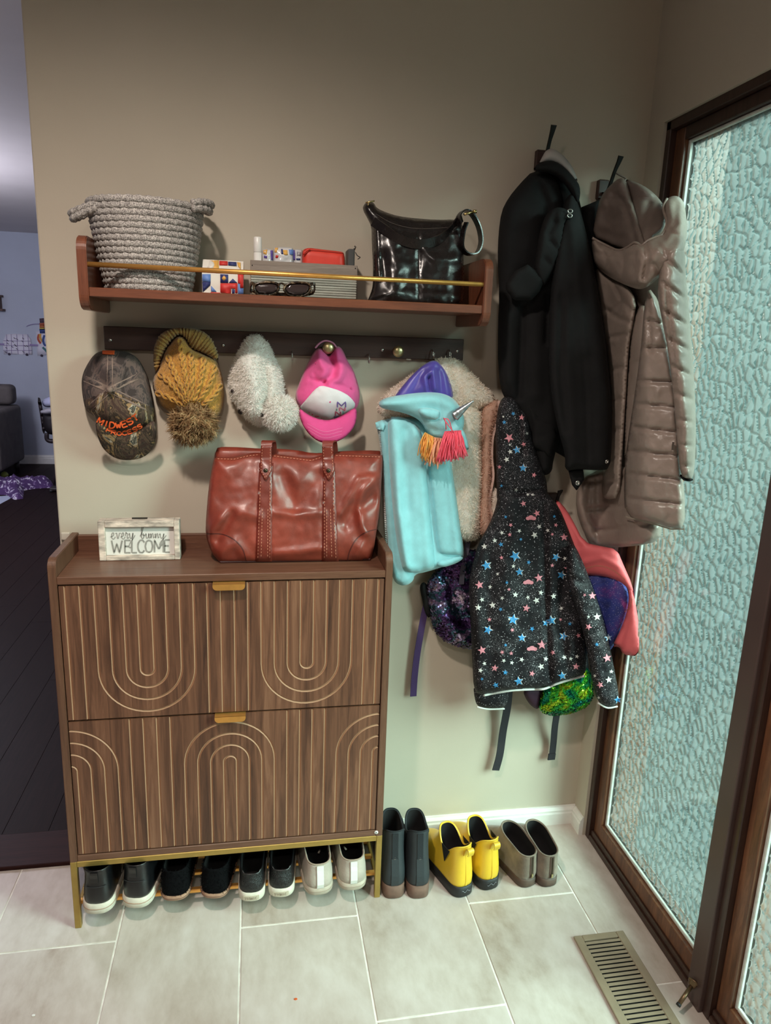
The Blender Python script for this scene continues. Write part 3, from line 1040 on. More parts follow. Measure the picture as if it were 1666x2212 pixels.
# =========================================================== lettering strokes (unit box, y up)
GL = {
 'M': [[(0, 0), (0, 1), (.5, .25), (1, 1), (1, 0)]], 'I': [[(.5, 0), (.5, 1)]], 'D': [[(0, 0), (0, 1), (.6, 1), (1, .7), (1, .3), (.6, 0), (0, 0)]],
 'W': [[(0, 1), (.25, 0), (.5, .75), (.75, 0), (1, 1)]], 'E': [[(1, 1), (0, 1), (0, 0), (1, 0)], [(0, .52), (.8, .52)]],
 'S': [[(1, .85), (.75, 1), (.25, 1), (0, .8), (.1, .6), (.9, .4), (1, .2), (.75, 0), (.25, 0), (0, .15)]],
 'T': [[(0, 1), (1, 1)], [(.5, 1), (.5, 0)]], 'L': [[(0, 1), (0, 0), (1, 0)]], 'C': [[(1, .82), (.75, 1), (.35, 1), (.05, .75), (0, .5), (.05, .25), (.35, 0), (.75, 0), (1, .18)]],
 'O': [[(.5, 0), (.15, .12), (0, .5), (.15, .88), (.5, 1), (.85, .88), (1, .5), (.85, .12), (.5, 0)]],
 'N': [[(0, 0), (0, 1), (1, 0), (1, 1)]], 'A': [[(0, 0), (.5, 1), (1, 0)], [(.22, .4), (.78, .4)]],
 'R': [[(0, 0), (0, 1), (.7, 1), (1, .78), (.7, .52), (0, .52)], [(.5, .52), (1, 0)]], 'F': [[(1, 1), (0, 1), (0, 0)], [(0, .52), (.8, .52)]],
 'G': [[(1, .82), (.7, 1), (.3, 1), (0, .7), (0, .3), (.3, 0), (.75, 0), (1, .25), (1, .5), (.6, .5)]],
 'P': [[(0, 0), (0, 1), (.7, 1), (1, .78), (.7, .52), (0, .52)]], 'V': [[(0, 1), (.5, 0), (1, 1)]], 'K': [[(0, 0), (0, 1)], [(1, 1), (0, .4), (1, 0)]], 'U': [[(0, 1), (0, .25), (.3, 0), (.7, 0), (1, .25), (1, 1)]], 'X': [[(0, 0), (1, 1)], [(0, 1), (1, 0)]],
}
SCRIPT = {   # x height 0..1
 'e': [[(-.15, .3), (.45, .5), (.6, .82), (.42, 1), (.2, .85), (.12, .4), (.3, .05), (.6, .02), (.95, .35)]],
 'v': [[(-.1, .8), (.1, .95), (.35, .05), (.55, .35), (.75, .95), (1.0, .85)]],
 'r': [[(-.05, .5), (.15, .9), (.2, 1.1), (.35, .85), (.6, .9), (.5, .4), (.6, .05), (.95, .3)]],
 'y': [[(-.05, .6), (.1, .95), (.2, .3), (.45, .05), (.7, .45), (.85, .98), (.75, .2), (.55, -.9), (.25, -1.35), (.0, -1.1), (.3, -.5), (.9, .1), (1.3, .6)]],
 'b': [[(-.2, .4), (.35, 1.4), (.55, 2.2), (.4, 2.5), (.2, 2.1), (.1, 1.0), (.12, .2), (.4, 0), (.7, .35), (.6, .85), (.3, .8), (.6, .55), (1.0, .6)]],
 'u': [[(-.05, .6), (.1, .95), (.12, .3), (.35, .02), (.65, .4), (.75, .95), (.75, .25), (.95, .05), (1.05, .4)]],
 'n': [[(-.05, .6), (.12, .95), (.15, .05), (.35, .75), (.6, .95), (.7, .5), (.75, .1), (1.0, .35)]],
}
def glyphs(text, boxes, table=GL, smooth=False):
    """boxes: per letter (x0, x1, ybase, ytop) in photo pixels -> stroke polylines"""
    out = []
    for ch, bx in zip(text, boxes):
        for st in table[ch]:
            P = np.array([(bx[0] + (bx[1] - bx[0]) * u, bx[2] + (bx[3] - bx[2]) * v) for u, v in st])
            out.append(catmull(P, 6) if smooth else P)
    return out

# =========================================================== word sign on the cabinet
M['sign_frame'] = plain('weathered_whitewash', (182, 168, 156), 0.85, var=0.34, vscale=70, bmp=0.5, bscale=220, stretch=(0.35, 1, 1))
M['sign_panel'] = plain('sign_paper', (228, 226, 220), 0.6)
M['sign_ink'] = plain('sign_ink', (150, 148, 142), 0.7, var=0.12, vscale=90)
sg = thing('word_sign', 'small whitewashed frame sign lettered in grey on the cabinet top', 'sign', (0.235, -0.105, 0.941))
sl, sr = 0.1435, 0.3325
sz0, sz1 = 0.9415, 1.0405
fy0, fy1, fw = -0.1225, -0.088, 0.0155
box('frame_side', (sl, fy0, sz0), (sl + fw, fy1, sz1), M['sign_frame'], sg, 0.0015, 2)
box('frame_side', (sr - fw * .85, fy0, sz0), (sr, fy1, sz1), M['sign_frame'], sg, 0.0015, 2)
box('frame_top', (sl + fw, fy0, sz1 - fw), (sr - fw * .85, fy1, sz1), M['sign_frame'], sg, 0.0015, 2)
box('frame_bottom', (sl + fw, fy0, sz0), (sr - fw * .85, fy1, sz0 + fw * .72), M['sign_frame'], sg, 0.0015, 2)
PY = -0.111
box('panel', (sl + fw * .5, PY, sz0 + .004), (sr - fw * .5, PY + 0.004, sz1 - .004), M['sign_panel'], sg)
wx = [(241, 264), (270, 282), (285, 296), (298, 312), (314, 330), (334, 353), (356, 367)]
W_ = glyphs('WELCOME', [(a, b, 1194.5 - i * .25, 1167.5 - i * .2) for i, (a, b) in enumerate(wx)])
ribbons('lettering', W_, 3.6, plane_surf(PY), 0.0006, M['sign_ink'], sg, 3, label='WELCOME in grey capitals')
ex = [(240, 250), (251, 261), (262, 271), (271, 279), (279, 289)]
bx_ = [(305, 314), (315, 324), (325, 334), (335, 344), (345, 356)]
S_ = glyphs('every', [(a, b, 1164.5, 1150.5) for a, b in ex], SCRIPT, True) + glyphs('bunny', [(a, b, 1163.5, 1151.5) for a, b in bx_], SCRIPT, True)
ribbons('script_lettering', S_, 1.8, plane_surf(PY), 0.0008, M['sign_ink'], sg, 2, label='every bunny in thin grey script')
p = at(302, 1121, -0.10)
box('hanger_tab', (p.x - 0.018, -0.102, sz1), (p.x + 0.018, -0.096, sz1 + 0.0025), M['black_iron'], sg)

# =========================================================== red leather tote
def leather(name, c, var=0.2, rough=0.33, bmp=0.18, dark=None):
    m, nt, b, N, L = new_mat(name)
    v = coords(nt)
    f = ntex(nt, v, 9, 6, 0.62, 0.5)
    g = ntex(nt, v, 55, 4)
    mx = N.new('ShaderNodeMix'); mx.data_type = 'FLOAT'; mx.inputs[0].default_value = 0.3
    L.new(f, mx.inputs[2]); L.new(g, mx.inputs[3])
    d = dark or [x * (1 - var) for x in c]
    L.new(ramp(nt, mx.outputs[0], [(0.3, d), (0.52, c), (0.72, [min(255, x * (1 + var * .7)) for x in c])]), b.inputs['Base Color'])
    rr = N.new('ShaderNodeMapRange'); rr.inputs['To Min'].default_value = rough - .1; rr.inputs['To Max'].default_value = rough + .15
    L.new(g, rr.inputs[0]); L.new(rr.outputs[0], b.inputs['Roughness'])
    b.inputs['Coat Weight'].default_value = 0.18; b.inputs['Coat Roughness'].default_value = 0.25
    bump(nt, b, ntex(nt, v, 320, 3), bmp, 0.001)
    return m
M['tote'] = leather('red_brown_leather', (130, 53, 39), 0.24, 0.42)
M['tote_strap'] = leather('red_brown_leather_strap', (114, 44, 33), 0.15, 0.36)
M['tote_dark'] = leather('tote_base_leather', (60, 22, 20), 0.15, 0.5)
M['thread'] = plain('pale_thread', (196, 130, 104), 0.7)
M['rivet'] = plain('dark_rivet', (70, 62, 48), 0.35, 0.8)
tote = thing('tote_bag', 'red brown leather tote bag standing on the shoe cabinet', 'bag', (0.61, -0.10, 0.941))
def toteY(P): return -0.100 - 0.052 * np.clip((P[:, 1] - 985) / 230, 0, 1) ** 0.8
front_top = [(466, 984), (480, 988), (505, 987), (535, 979), (560, 977), (600, 981), (640, 986), (672, 990), (697, 981), (740, 979), (790, 981), (823, 982)]
t_out = [(464, 986)] + front_top[1:] + [(827, 985), (826, 1015), (823, 1060), (820, 1105), (813, 1150), (808, 1185), (801, 1210), (796, 1214), (640, 1216), (480, 1216), (470, 1211), (455, 1190), (444, 1155), (445, 1120), (451, 1050), (458, 1010)]
tf = [('g', [(560, 1000), (556, 1100), (552, 1210)], 4, -0.002), ('g', [(697, 1000), (697, 1210)], 4, -0.002),
      ('g', [(455, 1140), (490, 1112), (530, 1108), (556, 1115)], 14, 0.009), ('g', [(470, 1165), (490, 1130), (500, 1110)], 10, -0.010),
      ('g', [(592, 1108), (640, 1112), (695, 1108)], 9, 0.007), ('g', [(610, 1030), (640, 1095), (690, 1030)], 18, -0.010),
      ('g', [(815, 1030), (785, 1060), (775, 1095), (783, 1135), (790, 1150)], 9, 0.012), ('g', [(805, 1075), (770, 1100), (748, 1130)], 16, -0.014),
      ('g', [(735, 1110), (755, 1075), (775, 1035), (800, 1030)], 8, 0.007), ('g', [(480, 1190), (510, 1175), (530, 1200)], 12, 0.007),
      ('g', [(595, 1195), (640, 1192), (695, 1185)], 10, 0.008), ('g', [(770, 1200), (790, 1165), (797, 1150)], 9, 0.006), ('g', [(540, 1010), (500, 1040), (480, 1080)], 22, -0.006)]
tb, ts = puff('front_panel', t_out, toteY, 0.030, M['tote'], tote, back=0.035, R=55, feats=tf, step=5, smooth=1, noise_amp=0.003, noise_scale=60, seed=2, zmin=0.9415)
bk_out = [(468, 968), (475, 965), (520, 966), (560, 969), (600, 969), (640, 972), (680, 980), (720, 975), (823, 972), (827, 980), (826, 1020), (818, 1110), (800, 1196), (485, 1196), (450, 1120), (460, 1000)]
puff('back_panel', bk_out, lambda P: -0.062 - 0.030 * np.clip((P[:, 1] - 975) / 220, 0, 1), 0.006, M['tote'], tote, back=0.008, R=20, step=9, smooth=1, noise_amp=0.002, zmin=0.9485)
# side gussets closing the bag between front and back
gus = []
for pts_ in (([(465, 987), (452, 1060), (446, 1130), (470, 1208)]), ([(826, 985), (823, 1060), (815, 1140), (800, 1208)])):
    V = []; 
    P = resample(np.array(pts_, float), 12)
    a = at_np(P, toteY(P)); b = at_np(P + [0, -14], -0.062 - 0.030 * np.clip((P[:, 1] - 975) / 220, 0, 1))
    n = len(P)
    V = [tuple(v) for v in a] + [tuple(v) for v in b]
    F = [(i, i + 1, n + i + 1, n + i) for i in range(n - 1)]
    o = mesh('gusset', V, F, M['tote'], tote, True)
# base
b0, b1 = at(478, 1215, -0.152), at(797, 1213, -0.152)
box('base', (b0.x - .004, -0.160, 0.9412), (b1.x + .004, -0.055, 0.948), M['tote_dark'], tote, 0.003, 2)
# vertical straps, pointed tabs, handles, rivets, stitching
for c in (((560, 1000), (591, 1000), (588, 1100), (588, 1213), (552, 1213), (556, 1100)), ((698, 1000), (724, 1000), (727, 1100), (732, 1213), (696, 1213), (697, 1100))):
    patch('strap_panel', c, ts, 0.0014, M['tote_strap'], tote, 7, 0, 0.003)
st = []
for l in ([(563, 1040), (560, 1120), (557, 1208)], [(567, 1100), (564, 1208)], [(584, 1040), (583, 1120), (583, 1208)], [(579, 1100), (578, 1208)], [(701, 1040), (701, 1208)], [(706, 1100), (706, 1208)], [(720, 1040), (722, 1120), (726, 1208)], [(714, 1100), (717, 1208)],
          [(470, 991), (505, 992), (540, 984), (560, 982)], [(592, 985), (640, 991), (672, 995), (697, 987)], [(726, 984), (790, 986), (822, 987)]):
    st += dashes(l, 4, 3)
ribbons('stitching', st, 1.0, ts, 0.0042, M['thread'], tote, 4, kind='stuff')
gl_ = plain('dark_seam_leather', (70, 24, 20), 0.6)  # darker red-brown for the lines along the corner seams
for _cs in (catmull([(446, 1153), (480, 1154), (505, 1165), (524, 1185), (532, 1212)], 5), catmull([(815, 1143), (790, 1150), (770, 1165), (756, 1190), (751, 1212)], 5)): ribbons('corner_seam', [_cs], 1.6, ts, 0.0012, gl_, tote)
for (cx, tilt) in ((574, 2), (710, -2)):
    tabo = [(cx - 12 + tilt, 962), (cx + 11 + tilt, 962), (cx + 13, 1018), (cx + 1, 1037), (cx - 2, 1037), (cx - 13, 1018)]
    tp = lambda P, ts=ts: np.minimum(ts(np.stack([P[:, 0], np.maximum(P[:, 1], 990)], 1)), -0.10) - 0.0
    tab_o = patch('handle_tab', tabo, tp, 0.0065, M['tote_strap'], tote, 5, 0, 0.004)
    stl = dashes([(cx - 9 + tilt, 965), (cx - 10, 1017), (cx - 1, 1032), (cx + 10, 1017), (cx + 8 + tilt, 965)], 3, 3)
    ribbons('tab_stitching', stl, 1.0, tp, 0.0072, M['thread'], tab_o, 3, kind='stuff')
    pr = at(cx, 1017, float(ts([(cx, 1017)])[0]) - 0.007)
    lathe('rivet', [(0.0001, -0.0022), (0.004, -0.0018), (0.0056, 0.0), (0.0056, 0.002)], (pr.x, pr.y, pr.z), M['rivet'], tab_o, 'y', 16)
    # handle loop going over the rim and down behind
    y_a = float(tp(np.array([(cx, 965)]))[0]) - 0.0050
    pts = [at(cx + 2 * tilt / 2, 966, y_a), at(cx + tilt, 957, y_a + 0.006), at(cx + 4 + tilt, 953, y_a + 0.020), at(cx + 9 + tilt, 956, y_a + 0.040), at(cx + 11 + tilt, 975, y_a + 0.046), at(cx + 11 + tilt, 1000, y_a + 0.046)]
    strap('handle', catmull([tuple(q) for q in pts], 5), 0.026, 0.004, (1, 0, 0), M['tote_strap'], tote)

# =========================================================== coiled rope basket
def rope_mat():
    m, nt, b, N, L = new_mat('heather_rope')
    v = coords(nt)
    f = ntex(nt, v, 420, 3, 0.7)
    L.new(ramp(nt, f, [(0.36, (92, 88, 88)), (0.5, (158, 153, 148)), (0.62, (206, 202, 196))]), b.inputs['Base Color'])
    b.inputs['Roughness'].default_value = 0.95
    bump(nt, b, f, 0.5, 0.002)
    return m
M['rope'] = rope_mat()
bk = thing('rope_basket', 'heather grey coiled rope basket on the wall shelf', 'basket', (0.29, -0.124, ZS))
bcx, bcy = at(319, 530, -0.118).x, -0.118
nco = 15
zt_b = at(330, 424, bcy - 0.118).z
def coil_geo(cx, cy, cz, R0, r, th0, n=150, seg=8, a0=0, a1=2 * math.pi, wob=0.0):
    V = []; F = []
    for i in range(n):
        t = a0 + (a1 - a0) * i / n
        for k in range(seg):
            ph = 2 * math.pi * k / seg
            braid = 1 + 0.16 * math.sin(36 * t + (2.2 if math.sin(ph) > 0 else -2.2) * math.sin(ph) + th0)
            rr = r * braid
            rad = R0 + rr * math.cos(ph) * 1.05
            V.append((cx + rad * math.cos(t), cy + rad * math.sin(t) * 0.93, cz + rr * math.sin(ph) * 1.12))
    for i in range(n):
        j = (i + 1) % n
        for k in range(seg):
            l = (k + 1) % seg
            F.append((i * seg + k, j * seg + k, j * seg + l, i * seg + l))
    return V, F
for i in range(nco):
    t = i / (nco - 1)
    R0 = 0.088 + (0.118 - 0.088) * t ** 0.9
    z = ZS + 0.0068 + (zt_b - ZS - 0.012) * t
    V, F = coil_geo(bcx, bcy, z, R0, (zt_b - ZS) / nco * 0.56, i * 1.3)
    mesh('rope_coil', V, F, M['rope'], bk, True)
V, F = lathe_geo([(0.0001, 0.004), (0.085, 0.004), (0.089, 0.012), (0.086, 0.010), (0.0001, 0.007)], (bcx, bcy, ZS), 'z', 40)
mesh('basket_bottom', V, F, M['rope'], bk, True)
# rope loop handles, left one sticking out, right one curling towards the wall
def rope_line(nm, pts, r=0.0072):
    P = resample(catmull([tuple(q) for q in pts], 10), 0.004)
    rad = [r * (1 + 0.14 * math.sin(i * 1.7)) for i in range(len(P))]
    tube(nm, P, rad, M['rope'], bk, 8)
rope_line('basket_handle', [at(255, 432, -0.20), at(215, 438, -0.19), at(180, 448, -0.175), at(157, 458, -0.16), at(155, 462, -0.135), at(172, 455, -0.11), at(205, 440, -0.09), at(235, 432, -0.07)])
rope_line('basket_handle', [at(255, 441, -0.20), at(218, 447, -0.192), at(184, 458, -0.177), at(160, 470, -0.162), at(160, 473, -0.137), at(178, 466, -0.11), at(210, 452, -0.09)])
rope_line('basket_handle', [at(415, 438, -0.185), at(436, 436, -0.17), at(452, 439, -0.145), at(457, 444, -0.11), at(450, 444, -0.07), at(432, 440, -0.05)], 0.0075)
rope_line('basket_handle', [at(415, 450, -0.185), at(436, 450, -0.17), at(450, 454, -0.145), at(453, 458, -0.11), at(447, 458, -0.07)], 0.0075)

# =========================================================== patterned card box
def flat(name, c, rough=0.55): return plain(name, c, rough)
K = {'w': flat('print_white', (226, 220, 210)), 'r': flat('print_red', (200, 48, 44)), 'n': flat('print_navy', (44, 50, 104)), 'b': flat('print_blue', (98, 132, 196)), 'y': flat('print_yellow', (222, 168, 84)), 'p': flat('print_purple', (88, 68, 150)), 'g': flat('print_grey', (150, 146, 150))}
bxo = thing('patterned_box', 'small card box printed with red blue and yellow shapes on the shelf', 'box', (0.445, -0.11, ZS))
BY = -0.135
def box_s(P):
    P = np.atleast_2d(P); return BY + 0.045 * np.clip((592 - P[:, 1]) / 30, 0, 1)
bl, br = at(437, 615, BY).x, at(526, 615, BY).x
zt1 = at(480, 592, BY).z
zt2 = at(480, 563, BY + 0.045).z
pr = [(BY, ZS), (BY, zt1), (BY + 0.043, zt2), (BY + 0.085, zt2), (BY + 0.085, ZS)]
V = [(bl, y, z + 0.0005) for y, z in pr] + [(br, y, z + 0.0005) for y, z in pr]
F = [(0, 1, 2, 3, 4), (9, 8, 7, 6, 5)] + [(i, 5 + i, 5 + (i + 1) % 5, (i + 1) % 5) for i in range(5)]
mesh('carton', V, F, K['w'], bxo)
PR = [('y', [(450, 563), (473, 562), (473, 583), (436, 583), (440, 574)]), ('w', [(448 + 9 * math.cos(a) + 6, 572 + 9 * math.sin(a)) for a in np.linspace(0, 6.1, 14)]),
      ('r', [(474, 563), (492, 564), (492, 573), (474, 573)]), ('n', [(493, 565), (511, 566), (511, 574), (493, 573)]), ('y', [(512, 566), (520, 567), (520, 582), (514, 574)]),
      ('r', [(436, 584), (474, 585), (474, 590), (436, 588)]), ('b', [(437, 592), (455, 592), (455, 609), (437, 608)]), ('n', [(437, 609), (455, 609), (454, 616), (438, 631)]), ('b', [(456, 617), (468, 630), (456, 630)]),
      ('n', [(476, 592), (493, 593), (493, 611), (476, 611)]), ('y', [(484, 595), (489, 601), (484, 607), (479, 601)]), ('n', [(494, 611), (503, 602), (513, 611)]),
      ('r', [(476, 612), (513, 612), (513, 633), (508, 633), (508, 623), (499, 623), (499, 634), (476, 632)]), ('n', [(501, 625), (507, 625), (507, 634), (501, 634)]),
      ('r', [(514, 590), (526, 591), (526, 622), (519, 622), (519, 612), (514, 612)]), ('b', [(514, 613), (518, 613), (519, 623), (526, 623), (526, 636), (514, 635)]), ('r', [(455, 631), (476, 632), (476, 635), (455, 634)])]
for _i, (c, o) in enumerate(PR):
    patch('printed_shape', o, box_s, 0.0012 + 0.00008 * _i + (0.0025 if min(q[1] for q in o) < 588 else 0), K[c], bxo, 8, 0, 0.0005)

# =========================================================== grey wooden crate and what stands in it
M['grey_wood'] = wood('weathered_grey_wood', [(104, 92, 84), (134, 120, 110), (158, 146, 136)], (1.2, 24, 24), 0.75, 5, 0.25)
M['whitewash'] = plain('whitewashed_ribs', (150, 150, 140), 0.6, var=0.28, vscale=16, stretch=(0.3, 1, 6))
cr = thing('storage_crate', 'weathered grey wooden crate with ribbed lower front on the shelf', 'crate', (0.65, -0.07, ZS))
CY = -0.118
cl, crr = at(541, 600, CY).x, at(772, 610, CY).x
zc1 = (at(541, 561, CY).z + at(772, 574, CY).z) / 2
zc0 = at(650, 598, CY).z
D = 0.085
box('front_board', (cl, CY, zc0), (crr, CY + 0.008, zc1), M['grey_wood'], cr, 0.001, 1)
nr = 9
for i in range(nr):
    a = ZS + 0.0005 + (zc0 - ZS - 0.001) * i / nr; b = ZS + 0.0005 + (zc0 - ZS - 0.001) * (i + 1) / nr
    box('rib', (cl + 0.001, CY + 0.001, a), (crr - 0.001, CY + 0.008, b - 0.0006), M['whitewash'], cr, 0.0016, 2)
for xa in (cl, crr - 0.008): box('side_board', (xa, CY + 0.008, ZS + 0.0005), (xa + 0.008, CY + D, zc1), M['grey_wood'], cr, 0.001, 1)
box('back_board', (cl + .008, CY + D - .008, ZS + 0.0005), (crr - .008, CY + D, zc1), M['grey_wood'], cr)
box('crate_bottom', (cl + .008, CY + .008, ZS + 0.0005), (crr - .008, CY + D - .008, ZS + 0.006), M['grey_wood'], cr)
for q in ((545, 573), (768, 580), (714, 594), (545, 590), (768, 596)):
    p = at(q[0], q[1], CY); lathe('nail', [(0.0001, -0.0008), (0.0014, -0.0006), (0.0014, 0.0005)], (p.x, CY, p.z), M['black_iron'], cr, 'y', 8)
zin = ZS + 0.0065
p = at(557, 536, CY + 0.030); ztop = at(557, 512, CY + 0.030).z
tb_ = thing('lotion_tube', 'slim white cylindrical tube standing at left end of the crate', 'tube', (p.x, CY + .03, zin))
wm = plain('white_plastic', (228, 226, 222), 0.3)
lathe('tube_body', [(0.0001, zin), (0.0088, zin), (0.0092, zin + .002), (0.0092, ztop - .034)], (p.x, CY + .030, 0), wm, tb_)
lathe('tube_cap', [(0.0092, ztop - .0335), (0.0095, ztop - .033), (0.0095, ztop - .002), (0.008, ztop), (0.0001, ztop)], (p.x, CY + .030, 0), wm, tb_)
def pack(nm, lab, x0, x1, yt, cols, seed, dy=0.028):
    r = np.random.default_rng(seed)
    o = thing(nm, lab, 'packet', (at((x0 + x1) / 2, 545, CY + dy).x, CY + dy, zin))
    out = [(x0, yt + 3), (x0 + 4, yt), (x1 - 3, yt + 1), (x1, yt + 5), (x1, 585), (x0, 584)]
    bo, su = puff('wrapper', out, CY + dy, 0.010, plain(nm + '_film_' + str(seed), (206, 204, 206), 0.18, coat=.4, bmp=.5, bscale=60), o, back=0.010, R=14, step=4, smooth=1, noise_amp=0.003, noise_scale=14, seed=seed)
    for (c, pl) in cols: patch('wrapper_print', pl, su, 0.0008, K[c], o, 4, 0, 0.0004)
pack('tissue_packet', 'crinkled clear film packet with purple edge next to the white tube', 566, 590, 537, [('y', [(569, 540), (578, 539), (576, 550), (569, 548)]), ('p', [(584, 541), (590, 541), (590, 562), (586, 562)]), ('p', [(570, 552), (577, 553), (577, 558), (570, 557)])], 3)
pack('tissue_packet', 'film wrapped packet with blue and yellow print in crate middle', 590, 634, 533, [('b', [(624, 539), (634, 539), (634, 551), (626, 550)]), ('y', [(611, 540), (621, 540), (622, 551), (613, 550)]), ('n', [(607, 538), (611, 538), (612, 549), (608, 549)]), ('y', [(594, 535), (601, 535), (598, 546), (593, 545)]), ('r', [(596, 551), (602, 552), (600, 558), (595, 557)])], 4, 0.030)
pack('tissue_packet', 'white packet with blue and grey squares beside the red pouch', 634, 655, 538, [('p', [(632, 541), (637, 540), (638, 562), (634, 562)]), ('g', [(641, 543), (650, 544), (650, 553), (642, 553)]), ('n', [(640, 558), (649, 558), (649, 562), (640, 562)])], 5, 0.034)
po = thing('zip_pouch', 'bright red zip pouch lying along the crate top', 'pouch', (at(700, 553, CY + .03).x, CY + .03, zin))
rd_ = leather('red_pouch_leather', (214, 56, 40), 0.06, 0.45, 0.1)
o_, su = puff('pouch_body', [(653, 546), (656, 538), (668, 535), (690, 538), (735, 543), (745, 546), (746, 590), (653, 588)], CY + 0.024, 0.012, rd_, po, back=0.016, R=16, step=4, smooth=1)
ribbons('zip_line', [[(658, 540), (690, 542), (742, 547)]], 1.6, su, 0.001, plain('pouch_zip', (150, 34, 28), .5), po)
zq = [at(664, 543, CY + .010), at(656, 549, CY + .009), at(660, 543, CY + .008), at(670, 537, CY + .009)]
tube('zip_pull', catmull([tuple(q) for q in zq], 5), 0.0016, rd_, po, 6)
ph = thing('card_wallet', 'dark grey wallet with a small clip standing at crate right end', 'wallet', (at(759, 553, CY + .03).x, CY + .03, zin))
dg = plain('dark_grey_vinyl', (66, 66, 66), 0.5)
p0_, p1_ = at(751, 560, CY + .02), at(766, 560, CY + .02)
bm = bmesh.new(); bm_box(bm, (p0_.x, CY + .014, zin), (p1_.x, CY + .068, at(758, 538, CY + .02).z), 0.003, 2)
bm_obj('wallet_body', bm, dg, ph)
tube('clip', [at(764, 540, CY + .02), at(767, 531, CY + .02), at(769, 533, CY + .022), at(766, 540, CY + .022)], 0.0013, M['steel'], ph, 6)
tube('wallet_cord', catmull([tuple(at(768, 545, CY + .03)), tuple(at(772, 552, CY + .03)), tuple(at(778, 556, CY + .035)), tuple(at(773, 560, CY + .04))], 5), 0.001, dg, ph, 6)

# =========================================================== tortoiseshell sunglasses
def tort():
    m, nt, b, N, L = new_mat('tortoiseshell')
    f = ntex(nt, coords(nt), 120, 3, 0.5, 1.0)
    L.new(ramp(nt, f, [(0.42, (34, 26, 20)), (0.55, (84, 66, 48)), (0.66, (150, 136, 112))]), b.inputs['Base Color'])
    b.inputs['Roughness'].default_value = 0.2
    return m
M['tort'] = tort()
M['lens'] = plain('smoky_lens', (58, 48, 48), 0.12, spec=0.6)
sun = thing('sunglasses', 'tortoiseshell sunglasses folded in front of the crate', 'glasses', (at(612, 630, -.17).x, -0.165, ZS))
GY = -0.172
for lens in ([(549, 622), (553, 614), (575, 609), (597, 612), (603, 620), (599, 630), (585, 637), (562, 637), (552, 631)], [(614, 622), (624, 613), (645, 610), (666, 613), (671, 621), (667, 632), (650, 640), (628, 638), (617, 631)]):
    P = catmull(lens, 4, True)
    ln_o, _ = puff('lens', lens, GY + .002, 0.002, M['lens'], sun, back=0.001, R=20, step=5, smooth=2)
    tube('rim', [tuple(v) for v in at_np(P, GY)], 0.0026, M['tort'], ln_o, 8, True)
tube('bridge', catmull([tuple(at(601, 616, GY)), tuple(at(608, 612, GY - .002)), tuple(at(616, 616, GY))], 4), 0.0024, M['tort'], sun, 8)
for pts in ([(551, 616, GY), (544, 612, GY + .003), (542, 620, GY + .012), (548, 632, GY + .022), (600, 636, GY + .026), (650, 639, GY + .024)], [(669, 616, GY), (678, 613, GY + .003), (680, 622, GY + .012), (672, 634, GY + .030), (640, 637, GY + .034), (590, 634, GY + .034)]):
    P = resample(catmull([tuple(at(*q)) for q in pts], 5), .004)
    V, F = strap_geo(P, 0.0075, 0.003, (0, 0, 1))
    mesh('temple', V, F, M['tort'], sun)

# =========================================================== black shoulder bag
M['blackleather'] = leather('black_glazed_leather', (26, 20, 20), 0.25, 0.24, 0.12)
M['bright_brass'] = plain('bright_brass', (214, 190, 130), 0.25, 1.0)
bag = thing('shoulder_bag', 'glossy black leather shoulder bag at right end of the shelf', 'bag', (0.88, -0.12, ZS))
bo = [(783, 452), (787, 440), (796, 436), (808, 437), (813, 449), (832, 458), (860, 467), (900, 472), (945, 475), (985, 474), (1000, 480), (1003, 520), (1001, 560), (1003, 600), (1000, 668), (930, 672), (830, 668), (797, 662), (794, 650), (800, 636), (806, 618), (806, 570), (803, 520), (803, 490), (794, 472)]
bf = [('g', [(814, 480), (816, 540), (820, 600)], 5, 0.008), ('g', [(812, 470), (860, 500), (910, 503), (990, 498)], 3, -0.003), ('g', [(905, 505), (905, 640)], 3, -0.004), ('g', [(850, 520), (860, 570), (850, 620)], 22, 0.008), ('g', [(920, 535), (940, 560), (990, 560)], 12, 0.007), ('g', [(830, 560), (835, 620)], 12, -0.006)]
def bagY(P): return -0.105 - 0.045 * np.clip((P[:, 1] - 450) / 200, 0, 1)
bgo, bgs = puff('bag_body', bo, bagY, 0.030, M['blackleather'], bag, back=0.034, R=40, feats=bf, step=5, smooth=1, noise_amp=0.003, noise_scale=48, seed=4)
ribbons('top_seam', [catmull([(812, 462), (850, 483), (905, 494), (990, 490)], 5)], 1.5, bgs, 0.001, plain('black_thread', (70, 62, 58), .5), bag)
P = catmull([(806, 478), (830, 495), (860, 515), (900, 527), (940, 521), (965, 505), (985, 482), (998, 470)], 6)
P = resample(P, 4)
sy = bgs(P) - 0.008
strap('shoulder_strap', [tuple(v) for v in at_np(P, np.minimum.accumulate(np.minimum(sy, sy.mean() + .01)) * 0 + np.convolve(np.pad(sy, 6, mode='edge'), np.ones(13) / 13, 'valid'))], 0.021, 0.0035, (0.15, -0.35, 1), M['blackleather'], bag)
lp = [(994, 486, -.150), (990, 470, -.145), (1000, 456, -.135), (1014, 458, -.122), (1026, 472, -.112), (1036, 496, -.108), (1039, 524, -.110), (1030, 546, -.118), (1012, 549, -.130), (998, 535, -.142), (1000, 505, -.150), (1008, 480, -.152)]
lpp = resample(catmull([tuple(at(*q)) for q in lp], 6), .004)
strap('strap_loop', lpp, 0.019, 0.003, (0.25, -0.9, 0.1), M['blackleather'], bag)
tube('buckle', [at(1003, 463, -.150), at(1026, 457, -.135)], 0.0028, M['bright_brass'], bag, 8)
